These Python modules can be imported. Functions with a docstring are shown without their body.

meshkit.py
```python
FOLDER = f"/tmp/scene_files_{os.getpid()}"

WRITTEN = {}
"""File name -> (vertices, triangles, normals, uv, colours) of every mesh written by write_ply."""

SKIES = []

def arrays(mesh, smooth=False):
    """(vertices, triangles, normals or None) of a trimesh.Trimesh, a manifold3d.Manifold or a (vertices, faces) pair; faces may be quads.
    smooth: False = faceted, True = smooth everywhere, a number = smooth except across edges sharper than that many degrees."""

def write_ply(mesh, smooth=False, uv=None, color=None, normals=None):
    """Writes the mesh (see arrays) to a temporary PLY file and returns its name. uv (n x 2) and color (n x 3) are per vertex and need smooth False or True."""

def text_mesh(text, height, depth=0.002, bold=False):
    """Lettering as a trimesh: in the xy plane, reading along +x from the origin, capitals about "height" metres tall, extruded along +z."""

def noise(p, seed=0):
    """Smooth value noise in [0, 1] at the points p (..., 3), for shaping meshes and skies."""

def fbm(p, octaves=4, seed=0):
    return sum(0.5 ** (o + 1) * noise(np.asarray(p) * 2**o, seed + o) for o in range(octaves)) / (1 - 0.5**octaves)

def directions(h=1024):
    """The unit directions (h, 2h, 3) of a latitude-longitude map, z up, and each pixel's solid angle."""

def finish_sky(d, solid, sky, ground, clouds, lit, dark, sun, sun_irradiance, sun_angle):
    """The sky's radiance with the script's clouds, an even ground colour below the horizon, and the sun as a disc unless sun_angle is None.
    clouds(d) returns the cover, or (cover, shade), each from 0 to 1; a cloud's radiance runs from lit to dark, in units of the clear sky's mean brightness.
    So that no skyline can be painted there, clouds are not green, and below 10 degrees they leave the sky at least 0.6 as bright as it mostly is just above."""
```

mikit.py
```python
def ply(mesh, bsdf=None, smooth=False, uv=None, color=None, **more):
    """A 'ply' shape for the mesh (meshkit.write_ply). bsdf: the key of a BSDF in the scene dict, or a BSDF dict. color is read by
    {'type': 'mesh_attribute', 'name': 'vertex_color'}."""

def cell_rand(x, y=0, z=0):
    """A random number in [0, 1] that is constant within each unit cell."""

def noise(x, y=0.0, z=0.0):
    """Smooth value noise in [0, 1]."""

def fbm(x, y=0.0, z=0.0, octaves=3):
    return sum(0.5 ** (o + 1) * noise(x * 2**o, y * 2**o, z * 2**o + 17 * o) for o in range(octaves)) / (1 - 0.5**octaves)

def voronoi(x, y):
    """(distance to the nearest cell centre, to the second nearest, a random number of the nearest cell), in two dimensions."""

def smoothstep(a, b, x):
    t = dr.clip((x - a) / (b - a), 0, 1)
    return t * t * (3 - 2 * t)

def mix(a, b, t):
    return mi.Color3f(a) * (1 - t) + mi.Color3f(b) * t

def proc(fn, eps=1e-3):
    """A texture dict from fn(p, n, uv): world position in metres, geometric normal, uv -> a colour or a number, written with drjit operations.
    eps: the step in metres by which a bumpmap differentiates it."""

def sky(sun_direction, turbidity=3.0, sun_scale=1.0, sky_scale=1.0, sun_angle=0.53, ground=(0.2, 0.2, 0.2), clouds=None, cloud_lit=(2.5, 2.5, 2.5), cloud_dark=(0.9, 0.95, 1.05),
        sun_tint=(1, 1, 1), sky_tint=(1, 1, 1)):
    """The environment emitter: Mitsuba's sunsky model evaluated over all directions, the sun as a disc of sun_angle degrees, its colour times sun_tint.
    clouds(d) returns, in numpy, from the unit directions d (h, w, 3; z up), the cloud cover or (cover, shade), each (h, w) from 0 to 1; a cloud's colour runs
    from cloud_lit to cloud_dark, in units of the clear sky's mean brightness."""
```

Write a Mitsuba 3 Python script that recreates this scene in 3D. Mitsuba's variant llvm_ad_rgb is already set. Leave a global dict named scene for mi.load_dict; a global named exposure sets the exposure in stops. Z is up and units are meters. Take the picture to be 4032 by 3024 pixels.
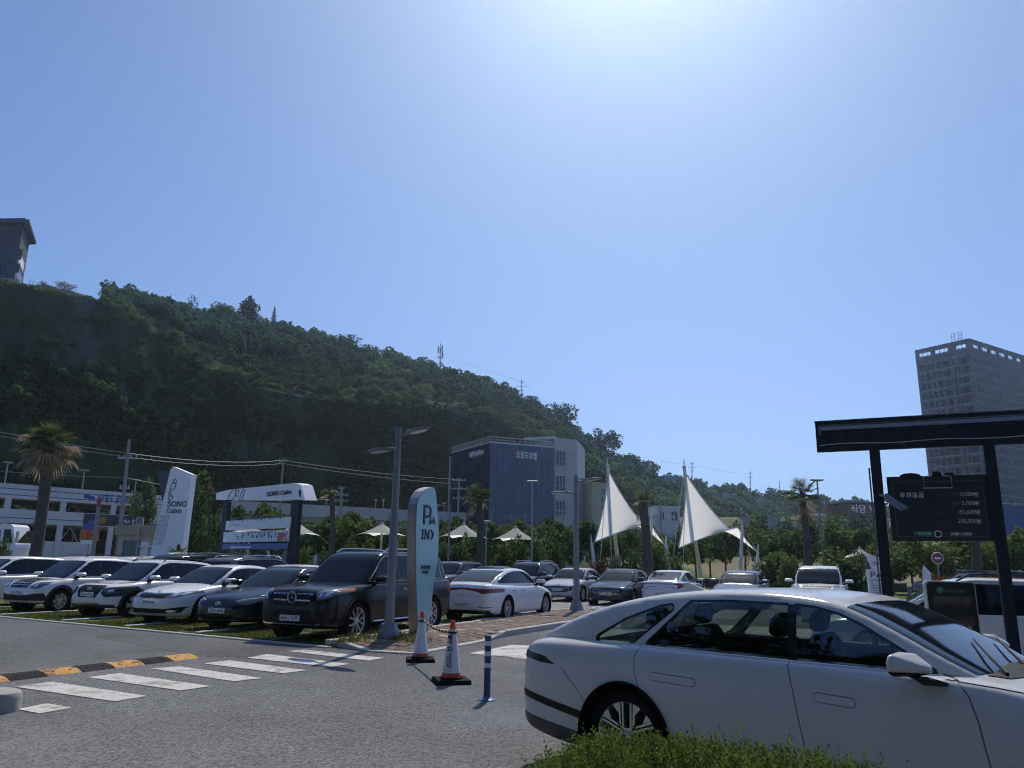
import math, random, numpy as np, trimesh, mitsuba as mi, drjit as dr, mikit, meshkit
import manifold3d as m3
from manifold3d import Manifold, CrossSection
from scipy.interpolate import PchipInterpolator
from shapely.geometry import Polygon, box as sbox
from shapely import affinity
from mikit import noise, fbm, voronoi, cell_rand, smoothstep, mix

# ---------------------------------------------------------------- camera, sky, exposure
EYE = 1.62
PITCH, ROLL = math.radians(13.1), math.radians(0.85)
FWD = np.array([0, math.cos(PITCH), math.sin(PITCH)])
_r0 = np.array([1.0, 0, 0]); _u0 = np.cross(_r0, FWD)
RIGHT = _r0*math.cos(ROLL) + _u0*math.sin(ROLL)
UP = -_r0*math.sin(ROLL) + _u0*math.cos(ROLL)
CAM = np.array([0, 0, EYE])
SUN_EL, SUN_AZ = math.radians(52), math.radians(10.8)
SUN = (math.cos(SUN_EL)*math.sin(SUN_AZ), math.cos(SUN_EL)*math.cos(SUN_AZ), math.sin(SUN_EL))
exposure = 1.58
HAZE = 0.00048
T = mi.ScalarTransform4f
scene, labels = {}, {}
scene['camera'] = {'type': 'perspective', 'fov': math.degrees(2*math.atan(2016/3024)), 'fov_axis': 'x', 'near_clip': 0.05, 'far_clip': 5000.0,
    'to_world': T().look_at(origin=CAM.tolist(), target=(CAM+FWD).tolist(), up=UP.tolist())}
scene['sky'] = mikit.sky(SUN, turbidity=3.6, sun_scale=1.0, sky_scale=1.0, sun_tint=(0.91, 1.0, 1.11), sky_tint=(0.84, 1.02, 1.28), ground=(0.12, 0.12, 0.12))

# ---------------------------------------------------------------- helpers
rng = np.random.default_rng(7)
def _ray(u, v): return FWD + RIGHT*(u-2016)/3024 - UP*(v-1512)/3024
def gnd(u, v, z=0.0):
    d = _ray(u, v); return CAM + d*(z-EYE)/d[2]
def at(u, v, Y):
    d = _ray(u, v); return CAM + d*Y/d[1]
def onplane(u, v, p0, n):
    d = _ray(u, v); return CAM + d*(np.dot(np.asarray(p0)-CAM, n)/np.dot(d, n))
AX = np.array([0.42, 0.907, 0]); AX /= np.linalg.norm(AX)     # into the car park
BX = np.array([AX[1], -AX[0], 0])                               # along its rows
MATS = {}
def mat(name, d, two=True):
    scene['mat_'+name] = {'type': 'twosided', 'b': d} if two else d
    return 'mat_'+name
def rgb(*c): return {'type': 'rgb', 'value': list(c)}
def prin(c, rough=0.5, **k):
    c = c if isinstance(c, dict) else rgb(*c)
    return {'type': 'principled', 'base_color': c, 'roughness': rough, **k}
COUNT = {}
def newkey(name):
    n = COUNT.get(name, 0); COUNT[name] = n+1
    return name if n == 0 else f'{name}_{n:03d}'
def thing(name, label=None, cat=None, group=None, kind=None):
    k = newkey(name); labels[k] = {}
    if label: labels[k]['label'] = label
    if cat: labels[k]['category'] = cat
    if group: labels[k]['group'] = group
    if kind: labels[k]['kind'] = kind
    return k
def put(parent, name, mesh, m, smooth=False, M=None, label=None, kind=None, **kw):
    """one entry: a part of parent, or (name None) the thing itself"""
    k = newkey(parent+'__'+name) if name else parent
    d = mesh if isinstance(mesh, dict) else mikit.ply(mesh, m, smooth=smooth, **kw)
    if M is not None: d = {**d, 'to_world': T(np.asarray(M))}
    scene[k] = d
    if label or kind: labels[k] = {**({'label': label} if label else {}), **({'kind': kind} if kind else {})}
    return k
def structure(name, mesh, m, smooth=False, kind='structure', label=None, **kw):
    k = newkey(name); labels[k] = {'kind': kind}
    if label: labels[k]['label'] = label
    scene[k] = mikit.ply(mesh, m, smooth=smooth, **kw); return k
def xform(loc=(0, 0, 0), yaw=0.0, s=1.0):
    M = np.eye(4); c, n = math.cos(yaw), math.sin(yaw)
    M[:3, :3] = np.array([[c, -n, 0], [n, c, 0], [0, 0, 1]])*s; M[:3, 3] = loc; return M
def cat(ms): 
    ms = [tm(m) for m in ms]; return trimesh.util.concatenate(ms)
def tm(m):
    if isinstance(m, trimesh.Trimesh): return m
    v, f, _ = meshkit.arrays(m); return trimesh.Trimesh(v, f, process=False)
def box(x0, x1, y0, y1, z0, z1):
    m = trimesh.creation.box((x1-x0, y1-y0, z1-z0)); m.apply_translation(((x0+x1)/2, (y0+y1)/2, (z0+z1)/2)); return m
def obox(c, ex, ey, sx, sy, sz, bev=0.0):
    """box centred at c (bottom at c.z), its axes along ex and ey"""
    if bev: m = tm(rbox(sx, sy, sz, bev))
    else: m = box(-sx/2, sx/2, -sy/2, sy/2, 0, sz)
    M = np.eye(4); ex = np.asarray(ex, float)/np.linalg.norm(ex); ey = np.asarray(ey, float)/np.linalg.norm(ey)
    M[:3, 0], M[:3, 1], M[:3, 2], M[:3, 3] = ex, ey, np.cross(ex, ey), c
    m.apply_transform(M); return m
def rbox(sx, sy, sz, r):
    """box with chamfered edges, bottom at z 0"""
    pts = [(sx/2*a-(r*a if k != 0 else 0), sy/2*b-(r*b if k != 1 else 0), sz/2*c-(r*c if k != 2 else 0)) for a in (-1, 1) for b in (-1, 1) for c in (-1, 1) for k in range(3)]
    return Manifold.hull_points(np.array(pts)).translate((0, 0, sz/2))
def tube(pts, r, n=8, cap=True):
    p = np.asarray(pts, float); r = np.broadcast_to(np.asarray(r, float), (len(p),))
    t = np.gradient(p, axis=0); t /= np.linalg.norm(t, axis=1, keepdims=True)+1e-12
    ref = np.where(np.abs(t[:, 2:]) < 0.95, [0, 0, 1.0], [1.0, 0, 0])
    a = np.cross(t, ref); a /= np.linalg.norm(a, axis=1, keepdims=True)+1e-12; b = np.cross(t, a)
    ang = np.arange(n)*2*np.pi/n
    v = p[:, None]+r[:, None, None]*(np.cos(ang)[None, :, None]*a[:, None]+np.sin(ang)[None, :, None]*b[:, None])
    i, j = np.meshgrid(np.arange(len(p)-1), np.arange(n), indexing='ij')
    q = np.stack([i*n+j, (i+1)*n+j, (i+1)*n+(j+1) % n, i*n+(j+1) % n], -1).reshape(-1, 4)
    f = np.vstack([q[:, [0, 1, 2]], q[:, [0, 2, 3]]]); v = v.reshape(-1, 3)
    if cap:
        v = np.vstack([v, p[:1], p[-1:]]); k = np.arange(n); o = (len(p)-1)*n
        f = np.vstack([f, np.stack([k, (k+1) % n, k*0+len(v)-2], 1), np.stack([o+(k+1) % n, o+k, k*0+len(v)-1], 1)])
    return trimesh.Trimesh(v, f, process=False)
def lathe(prof, n=24):
    """prof (r, z) from bottom to top, about z"""
    prof = np.asarray(prof, float); ang = np.arange(n)*2*np.pi/n
    v = np.stack([prof[:, :1]*np.cos(ang), prof[:, :1]*np.sin(ang), np.repeat(prof[:, 1:], n, 1)], -1).reshape(-1, 3)
    i, j = np.meshgrid(np.arange(len(prof)-1), np.arange(n), indexing='ij')
    q = np.stack([i*n+j, i*n+(j+1) % n, (i+1)*n+(j+1) % n, (i+1)*n+j], -1).reshape(-1, 4)
    return trimesh.Trimesh(v, np.vstack([q[:, [0, 1, 2]], q[:, [0, 2, 3]]]), process=False)
def ext(poly, h, z0=0.0):
    m = trimesh.creation.extrude_polygon(poly if isinstance(poly, Polygon) else Polygon(poly), h, engine='earcut'); m.apply_translation((0, 0, z0)); return m
def frame(m, o, ex, ey, ez=None):
    """a mesh drawn in local x, y (, z) set at o with those axes"""
    m = tm(m).copy(); M = np.eye(4); ex = np.asarray(ex, float); ey = np.asarray(ey, float)
    M[:3, 0], M[:3, 1], M[:3, 2], M[:3, 3] = ex, ey, np.cross(ex, ey) if ez is None else ez, o
    m.apply_transform(M); return m
def flat(poly, z):
    """a horizontal sheet"""
    p = poly if isinstance(poly, Polygon) else Polygon([tuple(q[:2]) for q in poly])
    v, f = trimesh.creation.triangulate_polygon(p, engine='earcut'); v = np.c_[v, np.full(len(v), z)]
    m = trimesh.Trimesh(v, f, process=False)
    if m.face_normals[:, 2].sum() < 0: m.invert()
    return m
def mani(v, f): return Manifold(m3.Mesh(np.asarray(v, np.float32), np.asarray(f, np.uint32)))
def fan(apex, ring): ...
def prism_yz(poly, x0, x1):
    return Manifold.extrude(CrossSection([np.asarray(poly, float)], m3.FillRule.NonZero), x1-x0).rotate((90, 0, 90)).translate((x0, 0, 0))
def prism_xz(poly, y0, y1):
    return Manifold.extrude(CrossSection([np.asarray(poly, float)], m3.FillRule.NonZero), y1-y0).rotate((90, 0, 0)).translate((0, y1, 0))
def prism_xy(poly, z0, z1):
    return Manifold.extrude(CrossSection([np.asarray(poly, float)], m3.FillRule.NonZero), z1-z0).translate((0, 0, z0))
HANGUL = {
'가': 'øĆāąāéČèČáāàĀ»ø»¦ÈÍÉÑÔ×Üßâéåôä÷Ë÷ËþíÿîöììãÚÚÑÍÉËÉ',
'객': 'Ó×Ć×Ć»ý¼ýÐÔÐ¦îąöąöôýôþĆĆĆĆÙþÙýìöìöÚõÙîÚ¦ÇÞÖçÜîßöÞúÊúÊāèāçóàæÖÝÍØÊÙ',
'게': 'þ»þĆĆĆĆ»¦ÇÐÖÝÜçßñÞöÊöÊýèýçîåéîèïĄ÷Ą÷¿ï¿îáááÚÕÍËËË',
'고': 'ÇÅÈÍàÍáçéçéÍĊÌĊÅ¦ÎøÎÿĂÿăîĀÔ÷Õúèúø',
'공': 'ÇÝÇäâäâòêòëäĊäĊÝ¦ÎÇÎÌÔÔáØðØûÕāÐăËāÃý¿ð»á»Ø½Ô¿§ØÇßÃíÂøÅúÊøÎòÐäÑÙÎ×Ë¦ÏûÏĂĂĂĂðĀçøèùû',
'구': 'ÇÛÇâöâøåùúÏúÏāĂāĂîĀãĊâĊÛíÚí»ä»äÚ',
'권': 'ÇâÇéçëèûÍûÍĂðĂñāðì÷ëøåãâãÒÚÒÚÅĆÄĆ½Ñ½ÑÕÛÕÛá¦ì×ìÞüÞüĆĄĆąÎüÍü×',
'금': 'ÇçöçøéúûÐûÏĂĂĂāèċçċáÇà¦ÏØĂØĂ¼Ï¼§ÙÑØÃøÃúÄúÑ',
'기': 'üĆĄĆĄ»ü»¦ÈÎÉÑÕ×Þàäëæóå÷Ì÷ËþïþíëäÚÛÑÎÉËÉ',
'나': 'øĆāąāéČéċáāàĀ»ø»¦ÊÿÒÿÒÕÜÕóØôÑåÎÒÍÊÎ',
'낙': 'ùÚùĆāĆāôČôČíāìāÚ¦ÐÑÑØāØā»ù»ùÏøÑ¦ÊàËĂÓĂÓçÞçóêôçóâíá×ß',
'내': 'íÀîąöĄöêýéþĆĆĆĆ»þ»ýáöàö¿¦ËýÓýÓÖÝÖêØëÖêÐÝÎËÎ',
'너': 'æçæîüîüĆĄĆąąĄ»ü»üç¦ËÍËþÓþÔÔßÔò×ôÐçÍÙÌ',
'노': 'ÇÅÇÌäÍäÞÏÞÏĀØÿØåăåăÞíÞíÌċËċÅ',
'누': 'ÇÖÇÝċÜċÖĉÕíÕí»ä»äÕ¦ÏĂØĂØíăíăæÐæ',
'당': 'ùĆāĆāóČóċëāëāÙùÙ¦ÐÈÑÏÖÕâÙðÙø×ĀÑĂÌāÅü¿ð»â»Ú½ÒÃ§ÚÇáÃìÂ÷ÅùÈùÌñÑëÒáÑÙÍ¦ÊßÊĀìĀìùÓùÓçãæóèôãóáéß',
'대': 'îąöĄöêýéþĆĆĆĆ»þ»ýâöáö¿î¿¦ÊÍÊýæýæöÒöÒÖáÕê×ëÏßÍ',
'도': 'ÇÄÈÌäÍäÝÏÝÏĀĂĀĂùØùØåăäăÝíÝíÍĉÌċËċÅ',
'동': 'ÇÛÇâäããéÏéÐăĂăĂüØüØñĂðăéîéíâĊâĊÛ¦ÏÅÐÏØÕà×öÖýÓĂÍĂÅý¿ð»á»Ø½Ô¿§ÙÆäÂíÂøÅúÉøÍóÏâÐØÌ',
'두': 'ÇÕÇÜċÛĊÕíÕì»ä¼äÕ¦ÐĂāĂāûÙûÙìĂëĂäÐä',
'랑': 'ùØùĆāĆāôČôČíāìāØ¦ÐÇÑÏÔÓâØðØûÕāÏĂÌāÄþÀð»â»×¾ÓÁ§ÙËÜÄäÂîÂöÄùÇùËòÐåÑÜÏ¦ÊóäôãúÊúÊāìāííÔìÓåçäóæôßãÜÊÜ',
'레': 'þĆĆĆĆ»þ»¦ÉéÝëÝöÛ÷É÷ÊþåþåëîìïĄøĄøÀ÷¿ïÀïåÒâÒÕëÖìÒëÏÞÍÊÍ',
'로': 'ÇÄÈÌäÍäØÏØÏðúñúøùúÏúÏāĂāĂéÙéØàĄßĄØíØíÍĉÌċËċÅ',
'루': 'ÇÒÇÙċØĊÒíÒí»ä»äÒ¦ÏàÏõúöùüÏüÏăăăĂîÙîØèĄçĄà',
'린': 'ÓÔÜÔÜÄĆÄĆ½Ó½¦üĆĄĆĄÎüÎ¦ËñåòåúËúËāíāíêÓêÓáãàõâöÜêÙËÙ',
'머': 'ÊÿìÿíëûëüĆąąĄ»ü»ûäíäíÎÊÎ§Ó÷ÒÕäÕäø',
'모': 'ÇÅÇÌäÍäÜÏÜÏĀăÿăÝíÜíÍĊÌċÅĉÄ§×äúãúù×ù',
'무': 'ÇÔÇÛċÚĊÔíÔí»ä¼äÔ¦ÏāĂĂĂäÏä§ØìúëúúøûØû',
'버': 'ÊÎÊĀÓÿÔíäíåïåĀíĀíëûëüĆąąĄ»ü»ûäíäíÎ§ÔæÓÕåÕåæ',
'보': 'ÇÅÇÌäÍäÚÏÚÏā×āØôùôúāĂāăÚíÚíÍĊÌċÅĉÄ§ØìØáúâùí',
'본': 'Ç×ÇÞäßãäÐäÐăØăÙúøúùăĂăĂäîäíßĊÞĊ×§ØìøëùòÙó¦Ï½ÐÓØÒØÄăÄă½',
'부': 'ÇÔÇÛċÚĊÔíÔí»ä»äÔ¦ÏĂØăÙùùùúăĂăĂâÏâ§ØêùéúðøòÙò',
'분': 'ÇØÇßċÞĊØíØíÊåÊåØ¦ÏÒØÒØÄăÄă½Ï½¦ÐĄØĄÙúøúùăĂĄĂåÐå§ØíøìùòÙó',
'브': 'ÇÌĊÌċÅÈÄ¦Ïā×ā×õÙóùóúāĂāăÚÏÙ§×âÙàùàúëØì',
'산': 'ùĆāĆāðČïČèāçāÎùÎ¦ÒÕÛÕÛÄĄÄĄ½Ò½¦ÇÝÇßÏã×íÙõÙĂáĂáöäìéæóáðÚíÚæÞÞçÕÝÌØ',
'상': 'ùĆāĆāóČóċëāëāØùØ¦ÐÈÑÏÖÔâØðØûÕÿÒĂÌāÄþÀð»â»×¾ÓÁ§ÚÇàÃíÂöÄùÇùËòÐæÑÛÎÙË¦ÇßÇâÐæÕìØóÙĂáĂá÷äîéèóãïÝìÝåáÝêÚåÐÜÊÛ',
'서': 'ëæëíüíüĆĄĆąąĄ»ü»üæ¦ËËÇÒÌÔÒÚ×ãÚñÚĀâĀâñäæêÛðÕôÔõÑñÌîÌäÕÞßØÔÐÌ',
'센': 'ÕÖÝÖÝÄĈÄĈ½Õ½¦þĆĆĆĆÍþÍ¦äíåôïôïĄ÷ąøĄ÷ÏïÐïì¦ÇÝÒçÕíÖāÞāßîâèèâìáìÞéÚæÚÞàÚæÖßÎØËØ',
'션': 'ÔÕÝÔÝÄĆÄĆ½Ô½¦íæíìúìüîüôîôíûûûüýüĆĄĆąÏăÍüÎüå¦ÇÝÈßÏâ×ìÙóÙĂâĂãïæéíâóàðÙìÙçÜÞçØßÏØË×',
'소': 'ÇÅÇÌäÌåÞíÝíÌċËċÅ¦ÊßËãÙèàïäøäāíāí÷ððøèćâćßĄÛûÝñãèìáäÖÝÍÛ',
'수': 'ÇÖÇÝĊÝĉÕíÕí»ä»äÕ¦ÊéÌëÖíÝñäúäăìĄï÷øïĂëąëćêćèĄãýäòééòÞèÑãÍã',
'스': 'ÇÅÈÍĉÍċÌċÆ¦ÊßËâ×æßíäøäāíāí÷ñîúæćáĄÚþÛóáèìÞáÓÛÍÚ',
'식': 'ÒÏÒÖĄÖĄ»ü»üÏ¦üĆĄĆĄØüØ¦ÈàÈãÐæÖíÚøÚăâăãõæîîæôäòÝîÝçáÞëØâÓÞËÛ',
'안': 'ùĆāĆāðČðċèāçāÎùÎ¦Ò½ÓÖÛÕÛÄĄÄĄ½¦ÈìÉõËùÐþØāáāèþíùðòïæèÞáÛØÛÐÞËã§ÒêÖäàãäåçéèîçóãøØùÑò',
'어': 'ÈâÉðÌøÑþØāâĀêùîïîêüêüĆĄĆą¼ü»üãîãíÚêÓäÍßËÕÌÎÑËÖ§ÓôÑßÓØ×ÔÞÓã×æáæëäóàøÚù',
'역': 'ÈìÈóÊùÍýÔāàĂæĀìûúûüýüĆąąĄÙüÙüâúäìääÞ×ÝÍâ§ïìüëüôïô§ÑôÒéØåàåäççíæõäøßúÕù¦Ò×Ą×ą¼ü»üÐÒÐ',
'영': 'ÈìÈóËúÒĀÝĂãāìûûûüĆąąĄÙüÙûãëãèàáÝ×ÝÍâ§ïëûêüìüôïô§ÑôÒéØåàååèçíæõÞúÙúÔø¦ÓÆÔÑÜ×åÙóÙû×ăÑąÌĄÅÿ¿ó»ä»Ü½×À§ÛËÜÆãÃïÂúÅüÈüÌõÑèÒÜÎ',
'오': 'ÇÅÇÌäÍäÙØÜÐãÎçÍïÏöÖýáāñāýüĀùĄñăæĀáûÝíÙíÍĊÌċÅĉÄ§Öð×çÝâåàìàöãúçûñòùäúÛ÷×ó',
'요': 'ÇÅÇÌ×Í×ÞÏåÍìÏöÒúÚÿáāðāýüāøĄñĄêāãúÝúÍĊÌċÅĉÄ§×êÛäáâåáñâùæûéûñõøíúäúÛ÷×óÖð§òÛàÚàÌòÌ',
'용': 'ÇÛÇâ×ã×ëÑîÎôÎùÔāáąðąûĂĂüăóÿíúëúãĊâĊÛ§×÷Ùòâïïï÷ñúôúøòýäþÙû§àãñâòçáè¦ÏÅÏÍÔÓá×öÖýÓĂÍĂÅý¿ð»Û¼Ô¿§ÙÆãÂîÂøÅúÉøÍóÏãÐØÌ',
'우': 'ÇÕÇÜċÛċÖĉÔíÔí»ä»äÔ¦ÎðÐúÕÿàăñăøāāúăõĂìýæïáâáÚãÑé§×óØîÝêëèöëúïúôôúíüäüÜúØö',
'원': 'ÑÔÙÔÙÄĆÄĆ½Ñ½¦íÔíÛüÛüĆĄĆĄÍýÌûÔ¦ÇÞÇäÏåéå÷çøãøàõßäÞäÏÛÐÛÝ¦ÌôÎüÒĀÚăäăëāïþòøòóïíëêäèÚèÒëÍð§ÕøÖñÜïãïéòé÷èúãüÜü',
'월': 'ÇåÇêøìøæãäãÙüØûÝíÝíãúãüäüĆĄĆĄÇÛÇÚÄĆÃć½Ò¼ÒÍúÍüÐÒÑÒØÛÙÚä¦Ì÷ÍýÐāÞąçĄîāòûòöðòìïåíÕîÏò§ÖûÕöÚôåôêùçýãþÛþ',
'이': 'üĆĄĆĄ»ü»¦ÊÞËòÎùÔÿàāæÿìùðîðÞìÓæÍáËÙËÔÍÎÓ§ÔóÒáÔÙÚÓâÔæÙèáèëæóâøÛù',
'일': 'Ó×ÔÝĄÝĄÉÝÉÜÄćÃć½Ô¼ÔÐûÐüÕ¦üĆĄĆĄßüß¦ÊêÉ÷ËüÏĀÖăãăèāîûðöðîíèéäááØáÐä§ÑõÒí×éÜèáéçîçöãûßü×û',
'자': 'ø»øĆĀĆāêČéČáāáā¼¦ÊÉÆÐÎÕÔÝÙìÙ÷É÷Èþðÿñ÷á÷áîãäèÛïÔôÒòÍîËéÎãÔÝÞØÔÏË',
'장': 'ùĆāĆāôČóČìāìāØùØ¦ÑÄÑÏÖÔâØðØûÕÿÒĂÌāÄû¾ð»â»Ú½§ÚÇàÃíÂöÄùÇùËòÐæÑÛÎÙË¦ÇÞÇáÏäÕêÙõÙø×úÉúÉāñāñúãúáøâñæêóâðÜèÞÞèÕÞÌÙ',
'저': 'ìåìëúëüìüĆĄĆąąĄ»ü»üä¦ÆÏÑØ×âÙêÙ÷É÷Éþòþò÷âöâìçÞðÔõÒòÌïËëÍãÕÞÞÜÝÖÑÎÊËÉ',
'전': 'ÔÕÝÕÝÄĆÄć¾Ô½¦íëîòüòüĆĄĆąąĄÎüÏüêúë¦ÇÞÐãÕèÙñÙùÉùÊĀòĀòùäùâ÷âóåëìäóáóÞðÚíÚæÞàäÞèÖÝÎØËØ',
'정': 'ÓÎØÔß×ôØüÖāÓĄÏąÈăÃû½ó»ä»Ü½ÔÃ§ÛÊÝÅâÃðÂúÅüÇüËõÐæÑÝÎ¦îìîóüóüĆĄĆąÚăØüÙüë¦ÇßÈáÓçÙóÙúÉúÊāòāòúäúâøâõæëëæôâðÛçßÞéÔÝÍÙÊÚ',
'제': 'þĆĆĆĆ»þ»¦äåäìðìðĄøĄø¿ð¿ðäîå¦ÆÏÑÛÖìÖöÈöÈýëýëöÞöÞìãÜëÓíÓìÎéËåÍàÒÚÝÔÑÍÊÊÊ',
'조': 'ÇÅÇÌäÌåÞíÝíÌċËċÅĉÄ¦ÊßËáÒâÛçáíäôãøÍøÌÿÎĀąÿąøí÷ïïôéĀâćáćÝąÚĀÚöÞïãéêßàÖÛÍÙ',
'주': 'ÇÕÇÜĊÜĊÕíÕí»ä¼äÕ¦ÍáËèÕêÞïäùãúÍúÍāĄāĄúîùïôõîüêĆèĆäĄáÿáöäíêéïßæÓá',
'지': 'üĆĄĆĄ»ü»¦ÇÎÈÑÍÓÒØ×àÚêÚ÷Ê÷ÉþËÿôþó÷ã÷ãêëÙöÒõÎòËëÎãÖßÝ×ÑÏÊËÉ',
'차': 'øĆāąāèČèČàāßĀ»ø»¦ÆÏÔÜØæÙíØòÉòÈùØùÙûÙąáąáùñùñòáòáêâäèÙóÐïËêÌäÑÝÜ×ÒÎÊÊÉ',
'최': 'ûĆĄĆĄ»û»¦ÇÐÉÒÜÒÜßäßäÔåÒøÔùÍáÊÉÊ¦ÊßÊâÒåÙìÛñÚõÌõËüÛüÜþÜąäąäþåüõüõõåôåðèëîæöãôÜðÜêßàéÚáÒÜÍÛ',
'추': 'ÇÓÇÚĊÚĉÒíÒí»ä¼äÒ¦ËãÌåÒæÜêáîäôãöÍöÎýäýåĆíĆîýĄýĄöïöîõïð÷éÿæĆåĄÞøàðäéëÞâ×ßÍÞ',
'터': 'íãíêüêüĆĄĆąąĄ»ü»üã¦ÊÍÊÿîÿîøÓøÓëêëëäÓäÓÕãÔòÖóÏ×Ì',
'텔': 'ÔÎýÐüÔÔÔÔÛĆÛĆÈÞÈÝÄĈÃĉ¼Ô¼¦þĆĆĆĆÝþÝ¦ÊàËĂçĂèûÓúÔõåôæöðöðąøą÷ÝðÝðíîïÓîÔçêéëâéá',
'토': 'ÇÄÇËäÌäÙÏÙÏÿĂĀĂùÙùØ÷ØðāðāêÙéØáăàăÙíÙíÌċËċÅ',
'펜': 'Õ½ÖÖÞÕÞÄĈÄĈ½¦þĆĆĆąÍþÎ¦çêçññññąøąùĄøÏñÏñéïê¦ÇáÎãÎ÷ÈøÈÿìþìøçøåöåäíãîÞíÜÜÚÈÚ§ÖãÝãÜøÖ÷',
'하': 'ø»øĆĀĆāéČèČáāàā¼¦ÇúØúÙüÙąáąáüâúóúóóÇó¦ËØËãÍçÒìÙïâïéìíèðáðÚîÔëÐäÌÝËÔÍÍÓ§ÓáÔ×ÖÕÛÓáÓçØçââçÙç',
'허': 'ËÜÌãÏéÒìÙïâïçíëêïâðâñèüèüĆąąĄ»ü»üàïàïØíÓèÎßË×ÌÐÐ§ÔáÕ×ÚÓãÔçÚçááçÙç¦ÇúÙúÙąáąâúôúôôÇó',
'헤': 'þ»þĆĆĆć¼¦ÉÜÌèÓîÝïäìçèéêñêñĄùĄù¿ñ¿ñâéâêÛèÔäÏÝÌÖÌÎÐ§ÑßÒØÖÔßÕâÜâààåÜçÔæ¦ÇùÕùÕăÞĄÞùìùìòÇò',
'호': 'ÇÄÇËäËäÓ×ÖÓÙÐÞÐæÓë×îâñðñøïÿêāæāÞÿÚøÕíÓíËċÊċÄ§ÚåÙßßÛåÚõÜùâõèìêàé¦ÊôÊûäûåąíĄîûćûćô',
'휴': 'ÇÐÇ×ċ×ĊÐùÐù»ñ»ñÐáÐá¼Ø»ØÐ¦ÊýãþäĆìćíþĆþć÷Ë÷¦ÐäÐêÖñáôöóþïāêāäþßùÜðÚÜÛÖÝ§ÙèÛããáîáöãøåøèöëïíãíÛë',
}
def hangul(c):
    ps = []
    for p in HANGUL[c].split('\u00a6'):
        rings = [[((ord(r[i])-192)/80, (ord(r[i+1])-192-8)/80) for i in range(0, len(r), 2)] for r in p.split('\u00a7')]
        ps.append(Polygon(rings[0], rings[1:]).buffer(0))
    return ps
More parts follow.
